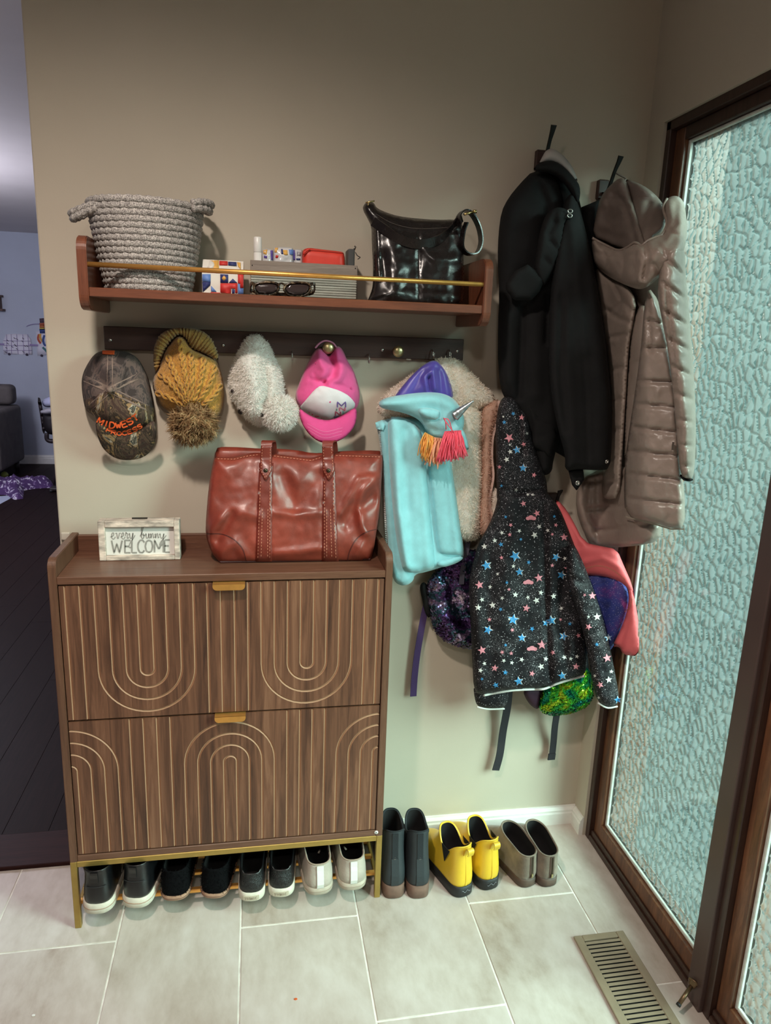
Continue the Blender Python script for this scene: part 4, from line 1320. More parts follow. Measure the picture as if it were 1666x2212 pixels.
lathe('buckle_end', [(0.0001, -0.004), (0.004, -0.004), (0.004, 0.004), (0.0001, 0.004)], tuple(at(1026, 457, -.135)), M['bright_brass'], bag, 'x', 10)
tube('buckle', [at(790, 438, -.128), at(809, 434, -.128)], 0.0018, M['bright_brass'], bag, 8)
tube('buckle_prong', [at(797, 437, -.129), at(795, 444, -.130)], 0.0012, M['bright_brass'], bag, 8)
# =========================================================== hats on the hook rail
def arc_text(text, base, height, fill_=0.78, table=GL):
    """letters along a baseline polyline given left to right in photo pixels"""
    Bp = resample(np.asarray(base, float), 1.0)
    n = len(Bp); out = []
    step = n / len(text)
    for i, ch in enumerate(text):
        a = Bp[min(n - 1, int(i * step + step * (1 - fill_) / 2))]; b = Bp[min(n - 1, int((i + 1) * step - step * (1 - fill_) / 2))]
        d = b - a; upv = np.array([d[1], -d[0]]); upv = upv / np.linalg.norm(upv) * height
        for st_ in table[ch]:
            out.append(np.array([a + d * u + upv * v for u, v in st_]))
    return out

def camo(name, stops, scale=26):
    m, nt, b, N, L = new_mat(name)
    v = coords(nt, scale=(1.6, 1, 0.8))
    f = ntex(nt, v, scale, 5, 0.62, 1.6)
    L.new(ramp(nt, f, stops, 'CONSTANT'), b.inputs['Base Color'])
    b.inputs['Roughness'].default_value = 0.85
    bump(nt, b, ntex(nt, coords(nt), 500, 2), 0.2, 0.001)
    return m
M['camo'] = camo('woodland_camo', [(0.0, (40, 30, 26)), (0.40, (70, 52, 44)), (0.47, (96, 78, 62)), (0.515, (54, 44, 34)), (0.555, (146, 120, 82)), (0.60, (172, 164, 146)), (0.64, (62, 66, 58)), (0.70, (90, 74, 60))], 13)
M['camo_mesh'] = camo('faded_camo_mesh', [(0.0, (52, 44, 42)), (0.42, (78, 68, 66)), (0.50, (98, 84, 78)), (0.57, (62, 56, 56)), (0.65, (112, 98, 90))], 20)
M['camo_tape'] = plain('camo_seam_tape', (126, 110, 100), 0.9, var=0.2, vscale=60, bmp=.3, bscale=400)
M['orange'] = plain('blaze_orange_thread', (226, 92, 36), 0.7)
HG = 'hats hanging on the hook rail'
cap = thing('baseball_cap', 'camouflage cap with orange lettering hanging at left end of hook rail', 'cap', (0.21, -0.05, 1.25), HG)
crown = [(176, 838), (177, 812), (188, 787), (204, 764), (222, 757), (250, 756), (284, 763), (301, 777), (315, 803), (325, 830), (332, 868), (336, 905), (331, 926), (302, 933), (270, 938), (240, 933), (214, 915), (203, 897), (187, 889), (181, 872)]
cen = (237, 842)
sf = [('g', [cen, e], 5, 0.0035) for e in ((237, 765), (182, 816), (297, 812), (322, 880), (192, 884))] + [('g', [cen, (243, 905)], 3, -0.002),
      ('g', [(290, 790), (270, 830)], 20, -0.010), ('g', [(205, 800), (220, 830)], 16, -0.010), ('g', [(215, 885), (270, 905), (310, 885)], 30, 0.014)]
def cap_m(cn): return (cn[:, 1] > 842 + np.abs(cn[:, 0] - 237) * 0.42).astype(int)
co, cs = puff('crown', crown, -0.036, 0.075, None, cap, wall_lim=-0.0215, back=0.014, R=95, feats=sf, step=4, smooth=2, noise_amp=0.002, noise_scale=30, mats=[M['camo_mesh'], M['camo']], fmat=cap_m)
for e in ((238, 766), (183, 818), (296, 814), (320, 882), (193, 882)):
    L_ = np.array([cen, e], float)
    ribbons('seam_tape', [L_], 13, cs, 0.0012, M['camo_tape'], cap, 4)
pb = at(cen[0], cen[1], float(cs([cen])[0]) - 0.002)
lathe('top_button', [(0.0001, -0.004), (0.004, -0.0032), (0.0068, 0.0), (0.0068, 0.003)], tuple(pb), M['camo_tape'], cap, 'y', 16)
brim = [(205, 903), (238, 932), (270, 938), (303, 931), (332, 904), (339, 925), (336, 955), (324, 979), (301, 992), (270, 995), (245, 989), (222, 970), (209, 940)]
bro, brs = puff('brim', brim, lambda P: -0.092 + 0.050 * np.clip((P[:, 1] - 925) / 70, 0, 1), 0.010, M['camo'], cap, back=0.004, R=50, feats=[('g', [(205, 940), (270, 985), (335, 945)], 30, 0.0)], step=4, smooth=2)
br_st = []
for k in range(4): br_st += [catmull([(222 + k * 4, 962 - k * 9), (270, 984 - k * 9), (322 - k * 4, 962 - k * 9)], 6)]
ribbons('brim_stitching', br_st, 1.0, brs, 0.0008, plain('camo_thread', (78, 72, 60), .8), bro, 4, kind='stuff')
patch('tag_patch', [(221, 757), (248, 757), (247, 766), (221, 765)], cs, 0.004, M['orange'], cap, 4, 0, 0.002, label='bright orange fabric tag')
T1 = arc_text('MIDWEST', catmull([(208, 912), (227, 922), (252, 926), (277, 920), (302, 904)], 6), 13)
ribbons('lettering', T1, 3.0, lambda P: np.minimum(cs(P), brs(P)), 0.0022, M['orange'], cap, 2.5, label='orange embroidered lettering')
T2 = arc_text('PROCESS', catmull([(228, 932), (245, 939), (263, 941), (286, 935), (309, 922)], 6), 8.5)
ribbons('lettering', T2, 2.4, lambda P: np.minimum(cs(P), brs(P)), 0.0022, M['orange'], cap, 2.5, label='second row of orange lettering')

# ---- mustard cable knit beanie
def knit(name, c, scale=330, dark=0.72):
    m, nt, b, N, L = new_mat(name)
    v = coords(nt, scale=(1, 1, 0.7))
    f = ntex(nt, v, scale, 2, 0.5, 0.6)
    L.new(ramp(nt, f, [(0.3, [x * dark for x in c]), (0.65, c)]), b.inputs['Base Color'])
    b.inputs['Roughness'].default_value = 0.95
    b.inputs['Sheen Weight'].default_value = 0.25
    bump(nt, b, f, 0.8, 0.003)
    return m
M['mustard'] = knit('mustard_knit', (206, 150, 62))
M['mustard_rib'] = knit('mustard_rib_knit', (176, 138, 70))
be = thing('knit_beanie', 'mustard cable knit beanie with fur pompom on hook rail', 'beanie', (0.37, -0.05, 1.30), HG)
body = [(339, 800), (352, 764), (372, 734), (387, 722), (402, 730), (414, 752), (440, 763), (466, 775), (478, 802), (485, 838), (483, 872), (474, 902), (440, 905), (400, 900), (372, 892), (350, 880), (334, 855), (328, 825)]
ctr = (412, 890)
rays = [catmull(q, 6) for q in ([(337, 848), (370, 862), (400, 880)], [(343, 806), (372, 832), (402, 872)], [(362, 768), (380, 812), (407, 868)], [(388, 732), (396, 790), (410, 866)], [(412, 762), (414, 810), (415, 866)], [(440, 772), (434, 815), (420, 866)], [(464, 790), (452, 830), (427, 868)], [(478, 830), (462, 855), (436, 876)])]
bfeat = [('g', r, 7, 0.004) for r in rays] + [('g', [(350, 800), (345, 850)], 10, -0.003)]
bo_, bs_ = puff('knit_body', body, -0.034, 0.072, M['mustard'], be, wall_lim=-0.0215, back=0.014, R=85, feats=bfeat, step=4, smooth=2, noise_amp=0.003, noise_scale=30, seed=6)
for r in rays:
    L_ = resample(r, 2.0)
    d = np.gradient(L_, axis=0); d /= np.linalg.norm(d, axis=1)[:, None]
    nn = np.stack([-d[:, 1], d[:, 0]], 1)
    t = np.linspace(0, 1, len(L_))
    parts = []
    for ph in (0, math.pi):
        q = L_ + nn * (4.6 * (1 - 0.45 * t) * np.sin(np.arange(len(L_)) * 0.40 + ph))[:, None]
        lift = 0.0020 + 0.0016 * np.cos(np.arange(len(L_)) * 0.40 + ph)
        W = at_np(q, bs_(q) - lift)
        parts.append(tube_geo([tuple(v) for v in W], [0.0042 * (1 - .35 * u) for u in t], 6))
    V, F = join_geo(parts)
    mesh('cable', V, F, M['mustard'], be, True)
cuff_o = [(333, 802), (331, 770), (334, 742), (348, 720), (366, 711), (388, 707), (412, 708), (435, 713), (454, 727), (466, 750), (474, 782), (462, 772), (440, 762), (415, 752), (402, 729), (387, 720), (371, 732), (350, 764), (341, 800)]
cuo, cus = puff('rib_cuff', cuff_o, -0.052, 0.020, M['mustard_rib'], be, wall_lim=-0.0215, back=0.03, R=24, step=4, smooth=1)
inner = resample(catmull([(341, 797), (351, 765), (371, 734), (387, 722), (402, 730), (415, 752), (440, 762), (468, 776)], 6), 7.5)
outer = resample(catmull([(334, 800), (332, 770), (336, 742), (350, 720), (388, 708), (435, 714), (455, 728), (467, 752), (473, 780)], 6), 7.5)
k = min(len(inner), len(outer))
inner = np.array([inner[int(i * (len(inner) - 1) / (k - 1))] for i in range(k)])
outer = np.array([outer[int(i * (len(outer) - 1) / (k - 1))] for i in range(k)])
for a, b in zip(inner[1:-1], outer[1:-1]):
    q = np.array([a + (b - a) * t for t in np.linspace(0.03, 0.95, 7)])
    tube('rib', [tuple(v) for v in at_np(q, cus(q) - 0.0008)], 0.0026, M['mustard_rib'], cuo, 6)
# fur pompom
def tone_fur(name, stops, rough=0.9, scale=40):
    """soft pile: light passes through the fibres as well as bouncing off them"""
    m, nt, b, N, L = new_mat(name)
    N.remove(b)
    f = ntex(nt, coords(nt), scale, 4, 0.7)
    c = ramp(nt, f, stops)
    df = N.new('ShaderNodeBsdfDiffuse'); tl = N.new('ShaderNodeBsdfTranslucent'); mx = N.new('ShaderNodeMixShader')
    mx.inputs[0].default_value = 0.4
    L.new(c, df.inputs[0]); L.new(c, tl.inputs[0]); L.new(df.outputs[0], mx.inputs[1]); L.new(tl.outputs[0], mx.inputs[2])
    L.new(mx.outputs[0], N['Material Output'].inputs[0])
    return m
M['pom'] = tone_fur('brown_faux_fur', [(0.34, (84, 60, 44)), (0.5, (170, 138, 102)), (0.64, (222, 194, 150))], scale=55)
po_o = [(418 + 44 * math.cos(a) * (1 + .06 * math.sin(3 * a)), 914 + 40 * math.sin(a)) for a in np.linspace(0, 2 * math.pi, 16, endpoint=False)]
pm, pms = puff('pompom', po_o, -0.078, 0.042, M['pom'], be, back=0.03, R=44, step=6, smooth=1)
fur('pompom_fur', pm, 2600, 0.021, 0.0011, M['pom'], pm, 3, droop=0.5, curl=0.8, front_only=False)

# ---- white fluffy animal hat
M['fleece'] = tone_fur('white_plush', [(0.3, (238, 233, 226)), (0.6, (250, 248, 244))], scale=80)
M['dark_eye'] = plain('black_felt', (34, 26, 24), 0.6)
dg_ = thing('animal_hat', 'white plush animal hat with round pompom ear on hook rail', 'hat', (0.53, -0.05, 1.32), HG)
d_out = [(493, 838), (498, 800), (511, 770), (523, 745), (533, 729), (550, 722), (567, 727), (581, 746), (593, 772), (607, 800), (613, 830), (615, 862), (606, 892), (590, 914), (562, 922), (540, 911), (522, 892), (510, 872), (500, 860)]
df_ = [('g', [(530, 790), (545, 810), (550, 850), (545, 880)], 30, 0.030), ('g', [(572, 790), (578, 830), (572, 870)], 9, -0.018), ('g', [(510, 790), (512, 830)], 8, -0.012), ('g', [(590, 810), (598, 850)], 14, 0.008)]
do_, ds_ = puff('plush_body', d_out, -0.034, 0.060, M['fleece'], dg_, wall_lim=-0.0215, back=0.012, R=60, feats=df_, step=5, smooth=2, noise_amp=0.004, noise_scale=16, seed=9)
fur('plush_fur', do_, 6000, 0.0065, 0.0008, M['fleece'], do_, 5, droop=0.35, curl=0.7)
ear_o = [(605 + 36 * math.cos(a), 892 + 36 * math.sin(a)) for a in np.linspace(0, 2 * math.pi, 14, endpoint=False)]
eo, es_ = puff('pompom_ear', ear_o, -0.085, 0.036, M['fleece'], dg_, back=0.03, R=36, step=5, smooth=1)
fur('pompom_fur', eo, 3800, 0.011, 0.0008, M['fleece'], eo, 6, droop=0.3, curl=0.6, front_only=False)
for q, r in (((503, 845), 0.0055), ((520, 889), 0.0075), ((566, 896), 0.0055)):
    y_ = float(ds_([q])[0]); p = at(q[0], q[1], y_ - 0.004)
    lathe('eye', [(0.0001, -r * .8), (r * .7, -r * .55), (r, 0), (r * .7, r * .5)], tuple(p), M['dark_eye'], dg_, 'y', 14)

# ---- pink child's cap
M['pinkcloth'] = plain('pink_cotton', (224, 84, 148), 0.8, var=0.07, vscale=14, bmp=.2, bscale=500, sheen=.2)
M['pinkbrim'] = plain('deep_pink_cotton', (206, 66, 128), 0.8, var=0.05, vscale=14, bmp=.2, bscale=500)
M['whitecloth'] = plain('white_cotton_panel', (222, 216, 220), 0.85, var=0.03, vscale=20, bmp=.2, bscale=500)
pc = thing('baseball_cap', 'pink cap with white front panel hanging from brass knob', 'cap', (0.72, -0.05, 1.30), HG)
pk = [(640, 868), (638, 850), (645, 832), (655, 806), (665, 786), (675, 765), (684, 753), (695, 751), (704, 760), (711, 769), (717, 760), (722, 748), (735, 748), (743, 760), (750, 778), (763, 797), (773, 826), (778, 850), (776, 872), (768, 888), (745, 900), (715, 909), (690, 906), (665, 896), (648, 882)]
pf = [('g', [(712, 770), (722, 792), (718, 812), (702, 824)], 9, -0.020), ('g', [(692, 780), (708, 800), (700, 815)], 14, 0.012), ('g', [(740, 790), (735, 815), (716, 826)], 10, 0.010), ('g', [(672, 818), (690, 824), (700, 826)], 5, -0.007), ('g', [(680, 808), (686, 822)], 4, -0.006), ('g', [(716, 828), (745, 836), (760, 842)], 5, -0.005), ('g', [(700, 866), (740, 868)], 30, 0.008)]
pko, pks = puff('crown', pk, -0.036, 0.062, M['pinkcloth'], pc, wall_lim=-0.0215, back=0.012, R=70, feats=pf, step=4, smooth=1, noise_amp=0.002, noise_scale=22, seed=12)
wp = [(645, 882), (661, 864), (680, 841), (694, 832), (712, 837), (735, 844), (756, 856), (771, 876), (755, 889), (735, 899), (712, 908), (690, 906), (668, 897)]
wpo = patch('front_panel', wp, pks, 0.0016, M['whitecloth'], pc, 5, 1, 0.0016)
bp = [(644, 879), (666, 896), (690, 906), (713, 908), (741, 898), (771, 876), (771, 905), (763, 927), (745, 946), (722, 957), (700, 958), (680, 950), (660, 930), (648, 905)]
pbo, pbs = puff('brim', bp, lambda P: -0.080 - 0.012 * np.clip((P[:, 1] - 890) / 60, 0, 1), 0.012, M['pinkbrim'], pc, back=0.004, R=45, step=4, smooth=2)
lb = [catmull([(664 + k, 915 + k * 7), (700, 932 + k * 7), (740 - k, 924 + k * 7)], 6) for k in range(3)]
ribbons('brim_stitching', lb, 0.9, pbs, 0.0006, plain('pink_thread', (226, 120, 166), .8), pbo, 4, kind='stuff')
tube('strap_loop', catmull([tuple(at(681, 752, -.052)), tuple(at(690, 742, -.054)), tuple(at(703, 736, -.056)), tuple(at(718, 740, -.056)), tuple(at(727, 750, -.054))], 6), 0.0022, plain('pink_webbing', (186, 120, 150), .8), pc, 8)
for ch, bb, cc in (('M', (729, 747, 880, 868), (112, 92, 160)), ('N', (734, 746, 888, 880), (206, 120, 140)), ('I', (725, 730, 888, 883), (96, 160, 140)), ('N', (725, 736, 898, 889), (190, 84, 110)), ('I', (739, 744, 894, 888), (120, 180, 180)), ('E', (723, 733, 905, 899), (130, 110, 150))):
    ribbons('letter', glyphs(ch, [bb]), 2.4, pks, 0.0026, plain('cap_print_' + ch + str(bb[0]), cc, .8), wpo, 3)
for q in ((682, 784), (758, 838), (713, 868)):
    p = at(q[0], q[1], float(pks([q])[0]) - .001)
    V, F = lathe_geo([(0.0012, -0.0006), (0.0022, -0.001), (0.0026, 0.0005)], tuple(p), 'y', 12)
    mesh('eyelet', V, F, M['pinkbrim'], pc, True)
# =========================================================== wall coat hooks
def coat_hook(px, py, tip, label):
    p = at(px, py, -0.02)
    h = thing('coat_hook', label, 'hook', (p.x, -0.01, p.z), 'iron coat hooks on the wall')
    box('back_plate', (p.x - 0.014, -0.018, p.z - 0.030), (p.x + 0.014, -0.001, p.z + 0.016), M['dark_board'], h, 0.002, 1)
    t = at(tip[0], tip[1], -0.072)
    pts = [(p.x, -0.018, p.z - 0.016), (p.x + 0.003, -0.030, p.z - 0.018), (p.x * .75 + t.x * .25, -0.044, p.z - 0.004), (p.x * .45 + t.x * .55, -0.056, p.z * .55 + t.z * .45), (p.x * .15 + t.x * .85, -0.066, p.z * .22 + t.z * .78), (t.x, -0.072, t.z)]
    P = catmull(pts, 6)
    w = [0.008 + 0.018 * max(0, (i / len(P) - 0.6)) for i in range(len(P))]
    V, F = strap_geo([tuple(q) for q in P], w, 0.0045, (1, 0.25, 0))
    mesh('iron_prong', V, F, M['black_iron'], h)
    return h
coat_hook(1172, 338, (1197, 270), 'black iron hook holding the black coat')
coat_hook(1306, 402, (1342, 337), 'black iron hook holding the taupe puffer coat')
coat_hook(1196, 1078, (1211, 1060), 'low black hook behind the star print jacket')

# =========================================================== cloth materials
M['aqua'] = plain('aqua_fleece', (146, 208, 216), 0.9, var=0.04, vscale=30, bmp=.35, bscale=700, sheen=.35)
M['purple'] = plain('purple_satin_lining', (82, 70, 160), 0.38, var=0.08, vscale=20, sheen=.2)
M['sherpa'] = tone_fur('cream_sherpa', [(0.3, (244, 228, 210)), (0.62, (254, 246, 236))], scale=60)
M['sherpa_pink'] = tone_fur('pinkish_plush_lining', [(0.3, (214, 170, 148)), (0.62, (232, 196, 176))], scale=60)
M['blackcloth'] = plain('black_cotton_twill', (27, 27, 28), 0.9, var=0.10, vscale=16, bmp=.25, bscale=600, spec=.2)
M['greyliner'] = plain('pale_grey_liner', (172, 166, 162), 0.85, var=.04, vscale=20)
M['taupe'] = plain('taupe_nylon', (152, 137, 127), 0.36, var=0.05, vscale=14, bmp=.35, bscale=40, spec=.6, bdist=.004)
M['taupe_in'] = plain('taupe_lining', (114, 101, 94), 0.42, var=0.06, vscale=14, bmp=.3, bscale=30, bdist=.004)
M['coral'] = plain('coral_pink_shell', (228, 106, 110), 0.6, var=0.04, vscale=10, bmp=.15, bscale=500)
M['webbing_black'] = plain('black_webbing', (32, 30, 36), 0.8, bmp=.3, bscale=500)
M['webbing_purple'] = plain('purple_webbing', (70, 48, 96), 0.8, bmp=.3, bscale=500)
M['zip_white'] = plain('pale_zip_teeth', (224, 230, 226), 0.5)
def star_cloth():
    m, nt, b, N, L = new_mat('star_print_black')
    v = coords(nt)
    vo = N.new('ShaderNodeTexVoronoi'); vo.inputs['Scale'].default_value = 150; vo.inputs['Randomness'].default_value = 1.0
    L.new(v, vo.inputs['Vector'])
    v2 = N.new('ShaderNodeTexVoronoi'); v2.inputs['Scale'].default_value = 420
    L.new(v, v2.inputs['Vector'])
    n1 = ntex(nt, v, 16, 3)
    a = ramp(nt, vo.outputs['Distance'], [(0.0, (1, 1, 1)), (0.14, (1, 1, 1)), (0.19, (0, 0, 0))])
    c = ramp(nt, v2.outputs['Distance'], [(0.0, (.8, .8, .8)), (0.20, (.5, .5, .5)), (0.30, (0, 0, 0))])
    mk = ramp(nt, n1, [(0.42, (0, 0, 0)), (0.56, (1, 1, 1))])
    mul = N.new('ShaderNodeMath'); mul.operation = 'MULTIPLY'; L.new(c, mul.inputs[0]); L.new(mk, mul.inputs[1])
    mx_ = N.new('ShaderNodeMath'); mx_.operation = 'MAXIMUM'; L.new(a, mx_.inputs[0]); L.new(mul.outputs[0], mx_.inputs[1])
    mix = N.new('ShaderNodeMix'); mix.data_type = 'RGBA'
    L.new(mx_.outputs[0], mix.inputs[0])
    mix.inputs[6].default_value = lin((22, 20, 24)); mix.inputs[7].default_value = lin((188, 184, 190))
    L.new(mix.outputs[2], b.inputs['Base Color'])
    b.inputs['Roughness'].default_value = 0.6; b.inputs['Specular IOR Level'].default_value = 0.22
    bump(nt, b, ntex(nt, v, 45, 3), 0.25, 0.003)
    return m
M['starcloth'] = star_cloth()
def galaxy():
    m, nt, b, N, L = new_mat('galaxy_print')
    v = coords(nt)
    vo = N.new('ShaderNodeTexVoronoi'); vo.inputs['Scale'].default_value = 260; L.new(v, vo.inputs['Vector'])
    f = ntex(nt, v, 14, 4, .6, .8)
    base = ramp(nt, f, [(0.3, (24, 26, 72)), (0.52, (44, 56, 132)), (0.62, (70, 52, 128)), (0.72, (140, 60, 140))])
    a = ramp(nt, vo.outputs['Distance'], [(0.0, (1, 1, 1)), (0.12, (1, 1, 1)), (0.18, (0, 0, 0))])
    mix = N.new('ShaderNodeMix'); mix.data_type = 'RGBA'
    L.new(a, mix.inputs[0]); L.new(base, mix.inputs[6]); mix.inputs[7].default_value = lin((206, 206, 230))
    L.new(mix.outputs[2], b.inputs['Base Color']); b.inputs['Roughness'].default_value = 0.7
    return m
M['galaxy'] = galaxy()
def sequin(name, stops):
    m, nt, b, N, L = new_mat(name)
    v = coords(nt)
    vo = N.new('ShaderNodeTexVoronoi'); vo.inputs['Scale'].default_value = 240; L.new(v, vo.inputs['Vector'])
    f = ntex(nt, v, 22, 3, .6, .5)
    L.new(ramp(nt, f, stops), b.inputs['Base Color'])
    b.inputs['Metallic'].default_value = 0.85; b.inputs['Roughness'].default_value = 0.22
    n = N.new('ShaderNodeNormalMap') if False else None
    return m
M['seq_purple'] = sequin('dark_purple_sequins', [(0.3, (30, 24, 44)), (0.46, (96, 66, 120)), (0.54, (36, 84, 92)), (0.62, (150, 120, 166)), (0.72, (230, 220, 236))])
M['seq_green'] = sequin('green_sequins', [(0.32, (14, 90, 110)), (0.44, (24, 130, 90)), (0.54, (70, 180, 50)), (0.66, (200, 200, 40))])

G_COAT = 'coats and jackets hung along the wall'
XG = 1.522   # nothing soft may pass the plane of the glazing frame

# =========================================================== purple sequin backpack, far left behind the jackets
bp1 = thing('backpack', 'dark purple sequin backpack hanging half hidden behind the aqua jacket', 'backpack', (1.02, -0.05, 0.75), 'sequin backpacks')
sqo, _ = puff('sequin_front', [(918, 1262), (945, 1228), (985, 1196), (1012, 1186), (1040, 1190), (1050, 1300), (1045, 1400), (1012, 1402), (985, 1396), (950, 1380), (932, 1348), (926, 1305)], -0.045, 0.030, M['seq_purple'], bp1, back=0.025, R=50, feats=[('g', [(965, 1240), (985, 1310), (1010, 1360)], 10, -0.012), ('g', [(940, 1320), (975, 1350), (1010, 1390)], 12, 0.010)], step=5, noise_amp=.005, noise_scale=40)
sequins('sequins', sqo, 2600, 0.0030, M['seq_purple'], sqo, 4)
puff('side_panel', [(905, 1262), (922, 1255), (934, 1300), (930, 1340), (918, 1325), (912, 1295)], -0.040, 0.012, M['blackcloth'], bp1, R=14, step=5)
def px_strap(name, pts, w, mat, parent, Y=-0.02, th=0.0022):
    P = resample(catmull([tuple(at(q[0], q[1], q[2] if len(q) > 2 else Y)) for q in pts], 6), .012)
    return strap(name, P, w, th, (1, 0.1, 0.05), mat, parent)
px_strap('shoulder_strap', [(925, 1290, -.04), (914, 1340, -.026), (902, 1410), (896, 1460), (893, 1504)], 0.019, M['webbing_purple'], bp1)
px_strap('top_strap', [(1014, 1150, -.04), (1008, 1190, -.062), (1000, 1230, -.078), (997, 1262, -.08)], 0.014, plain('grey_webbing', (70, 68, 82), .7), bp1)

# =========================================================== green sequin backpack, under the star jacket
bp2 = thing('backpack', 'green sequin backpack showing below the star print jacket', 'backpack', (1.33, -0.06, 0.45), 'sequin backpacks')
puff('back_body', [(1105, 1300), (1250, 1300), (1275, 1440), (1270, 1500), (1180, 1520), (1140, 1510), (1115, 1440)], -0.050, 0.020, M['webbing_black'], bp2, back=0.035, R=40, step=9)
sqg, _ = puff('sequin_pocket', [(1168, 1500), (1180, 1470), (1230, 1440), (1272, 1440), (1279, 1470), (1284, 1505), (1266, 1530), (1228, 1543), (1195, 1546), (1172, 1540), (1163, 1528)], -0.074, 0.034, M['seq_green'], bp2, back=0.03, R=40, step=4, noise_amp=.003, noise_scale=30)
sequins('sequins', sqg, 1700, 0.0028, M['seq_green'], sqg, 5)
puff('side_gusset', [(1128, 1488), (1170, 1484), (1172, 1500), (1166, 1534), (1150, 1528), (1136, 1510)], -0.070, 0.012, plain('plum_gusset', (60, 30, 52), .7), bp2, R=14, step=5)
px_strap('shoulder_strap', [(1100, 1490, -.05), (1096, 1530, -.035), (1087, 1580), (1080, 1630), (1071, 1664)], 0.024, M['webbing_black'], bp2)
px_strap('shoulder_strap', [(1204, 1538, -.05), (1199, 1570, -.035), (1196, 1605), (1192, 1640)], 0.021, M['webbing_black'], bp2)
px_strap('strap_end', [(1193, 1628, -.0225), (1191, 1641, -.0225)], 0.024, M['webbing_black'], bp2, th=.004)

# =========================================================== coral jacket with galaxy lining
pj = thing('jacket', 'coral pink jacket with blue galaxy lining beside the glass', 'jacket', (1.42, -0.1, 0.75), G_COAT)
def pjY(P): return -0.045 - 0.185 * np.clip((P[:, 0] - 1215) / 175, 0, 1)
puff('galaxy_lining', [(1240, 1240), (1270, 1236), (1305, 1238), (1338, 1250), (1358, 1272), (1358, 1310), (1342, 1360), (1325, 1400), (1300, 1420), (1270, 1420), (1240, 1330)], lambda P: pjY(P) + 0.0, 0.022, M['galaxy'], pj, back=0.02, R=40, feats=[('g', [(1300, 1245), (1305, 1400)], 10, -0.008)], step=6, xmax=XG)
pjo, pjs = puff('shell', [(1198, 1078), (1215, 1088), (1236, 1120), (1262, 1172), (1300, 1180), (1333, 1186), (1348, 1222), (1366, 1262), (1372, 1300), (1368, 1290), (1350, 1262), (1320, 1248), (1285, 1242), (1250, 1246), (1225, 1220), (1212, 1150)], lambda P: pjY(P) - 0.012, 0.020, M['coral'], pj, back=0.012, R=24, feats=[('g', [(1262, 1215), (1300, 1205), (1340, 1225)], 6, 0.006), ('g', [(1225, 1110), (1250, 1180)], 8, -0.006)], step=5, smooth=1, xmax=XG)
ribbons('zip_teeth', dashes(catmull([(1262, 1228), (1295, 1222), (1325, 1232), (1350, 1252)], 6), 2, 2), 3.0, pjs, 0.001, M['thread'], pjo, 3, kind='stuff')
pso, pss = puff('sleeve', [(1350, 1240), (1364, 1262), (1373, 1300), (1382, 1360), (1390, 1400), (1390, 1416), (1370, 1417), (1346, 1414), (1338, 1396), (1322, 1398), (1340, 1362), (1356, 1320), (1360, 1280)], lambda P: pjY(P) - 0.010, 0.020, M['coral'], pj, back=0.016, R=22, feats=[('g', [(1355, 1340), (1340, 1395)], 6, -0.008)], step=5, smooth=1, xmax=XG)
ribbons('zip_teeth', dashes([(1366, 1292), (1362, 1310), (1350, 1322)], 2, 2), 2.5, pss, 0.001, M['thread'], pso, 3, kind='stuff')

# =========================================================== cream sherpa jacket
sj = thing('jacket', 'cream sherpa fleece jacket hanging behind the aqua unicorn jacket', 'jacket', (1.02, -0.05, 1.0), G_COAT)
sho, shs = puff('hood', [(816, 900), (816, 872), (826, 858), (850, 836), (880, 815), (905, 798), (940, 778), (965, 771), (990, 777), (1012, 798), (1045, 832), (1072, 856), (1068, 876), (1040, 882), (1012, 892), (960, 900), (880, 905)], -0.050, 0.048, M['sherpa'], sj, wall_lim=-.022, back=0.02, R=60, feats=[('g', [(980, 800), (990, 840), (985, 880)], 12, -0.010)], step=6, noise_amp=.004, noise_scale=20)
fur('hood_fur', sho, 5000, 0.0060, 0.0008, M['sherpa'], sho, 11, droop=.3, curl=.7)
sbo, sbs = puff('body', [(960, 880), (1000, 872), (1030, 878), (1046, 900), (1040, 960), (1044, 1020), (1040, 1100), (1036, 1162), (1022, 1169), (1000, 1168), (975, 1150), (965, 1050), (960, 950)], -0.060, 0.040, M['sherpa'], sj, back=0.03, R=34, feats=[('g', [(1015, 890), (1010, 1160)], 10, 0.006)], step=6, noise_amp=.004, noise_scale=20)
fur('body_fur', sbo, 4500, 0.0055, 0.0008, M['sherpa'], sbo, 12, droop=.5, curl=.7)
spo, sps = puff('front_facing', [(1040, 882), (1060, 870), (1077, 860), (1081, 880), (1077, 905), (1066, 940), (1064, 985), (1067, 1020), (1062, 1060), (1064, 1100), (1070, 1130), (1064, 1160), (1048, 1164), (1034, 1150), (1040, 1050), (1042, 960)], -0.066, 0.034, M['sherpa_pink'], sj, back=0.03, R=22, step=5, noise_amp=.003, noise_scale=24)
fur('facing_fur', spo, 3000, 0.005, 0.0007, M['sherpa_pink'], spo, 13, droop=.6, curl=.6)
ribbons('zip_tape', [catmull([(1078, 866), (1076, 900), (1065, 945), (1063, 990), (1066, 1030), (1058, 1080), (1063, 1120), (1066, 1150)], 5)], 5, lambda P: np.minimum(sps(P), -0.085), 0.001, plain('pink_tape', (226, 190, 176), .6), sj, 5)
cuo_, _ = puff('sleeve_end', [(1066, 1052), (1078, 1058), (1082, 1080), (1080, 1115), (1072, 1145), (1062, 1150), (1060, 1100)], -0.075, 0.018, M['sherpa'], sj, back=0.02, R=12, step=5)
fur('sleeve_fur', cuo_, 900, 0.007, 0.0008, M['sherpa'], cuo_, 14, droop=.4, curl=.7)

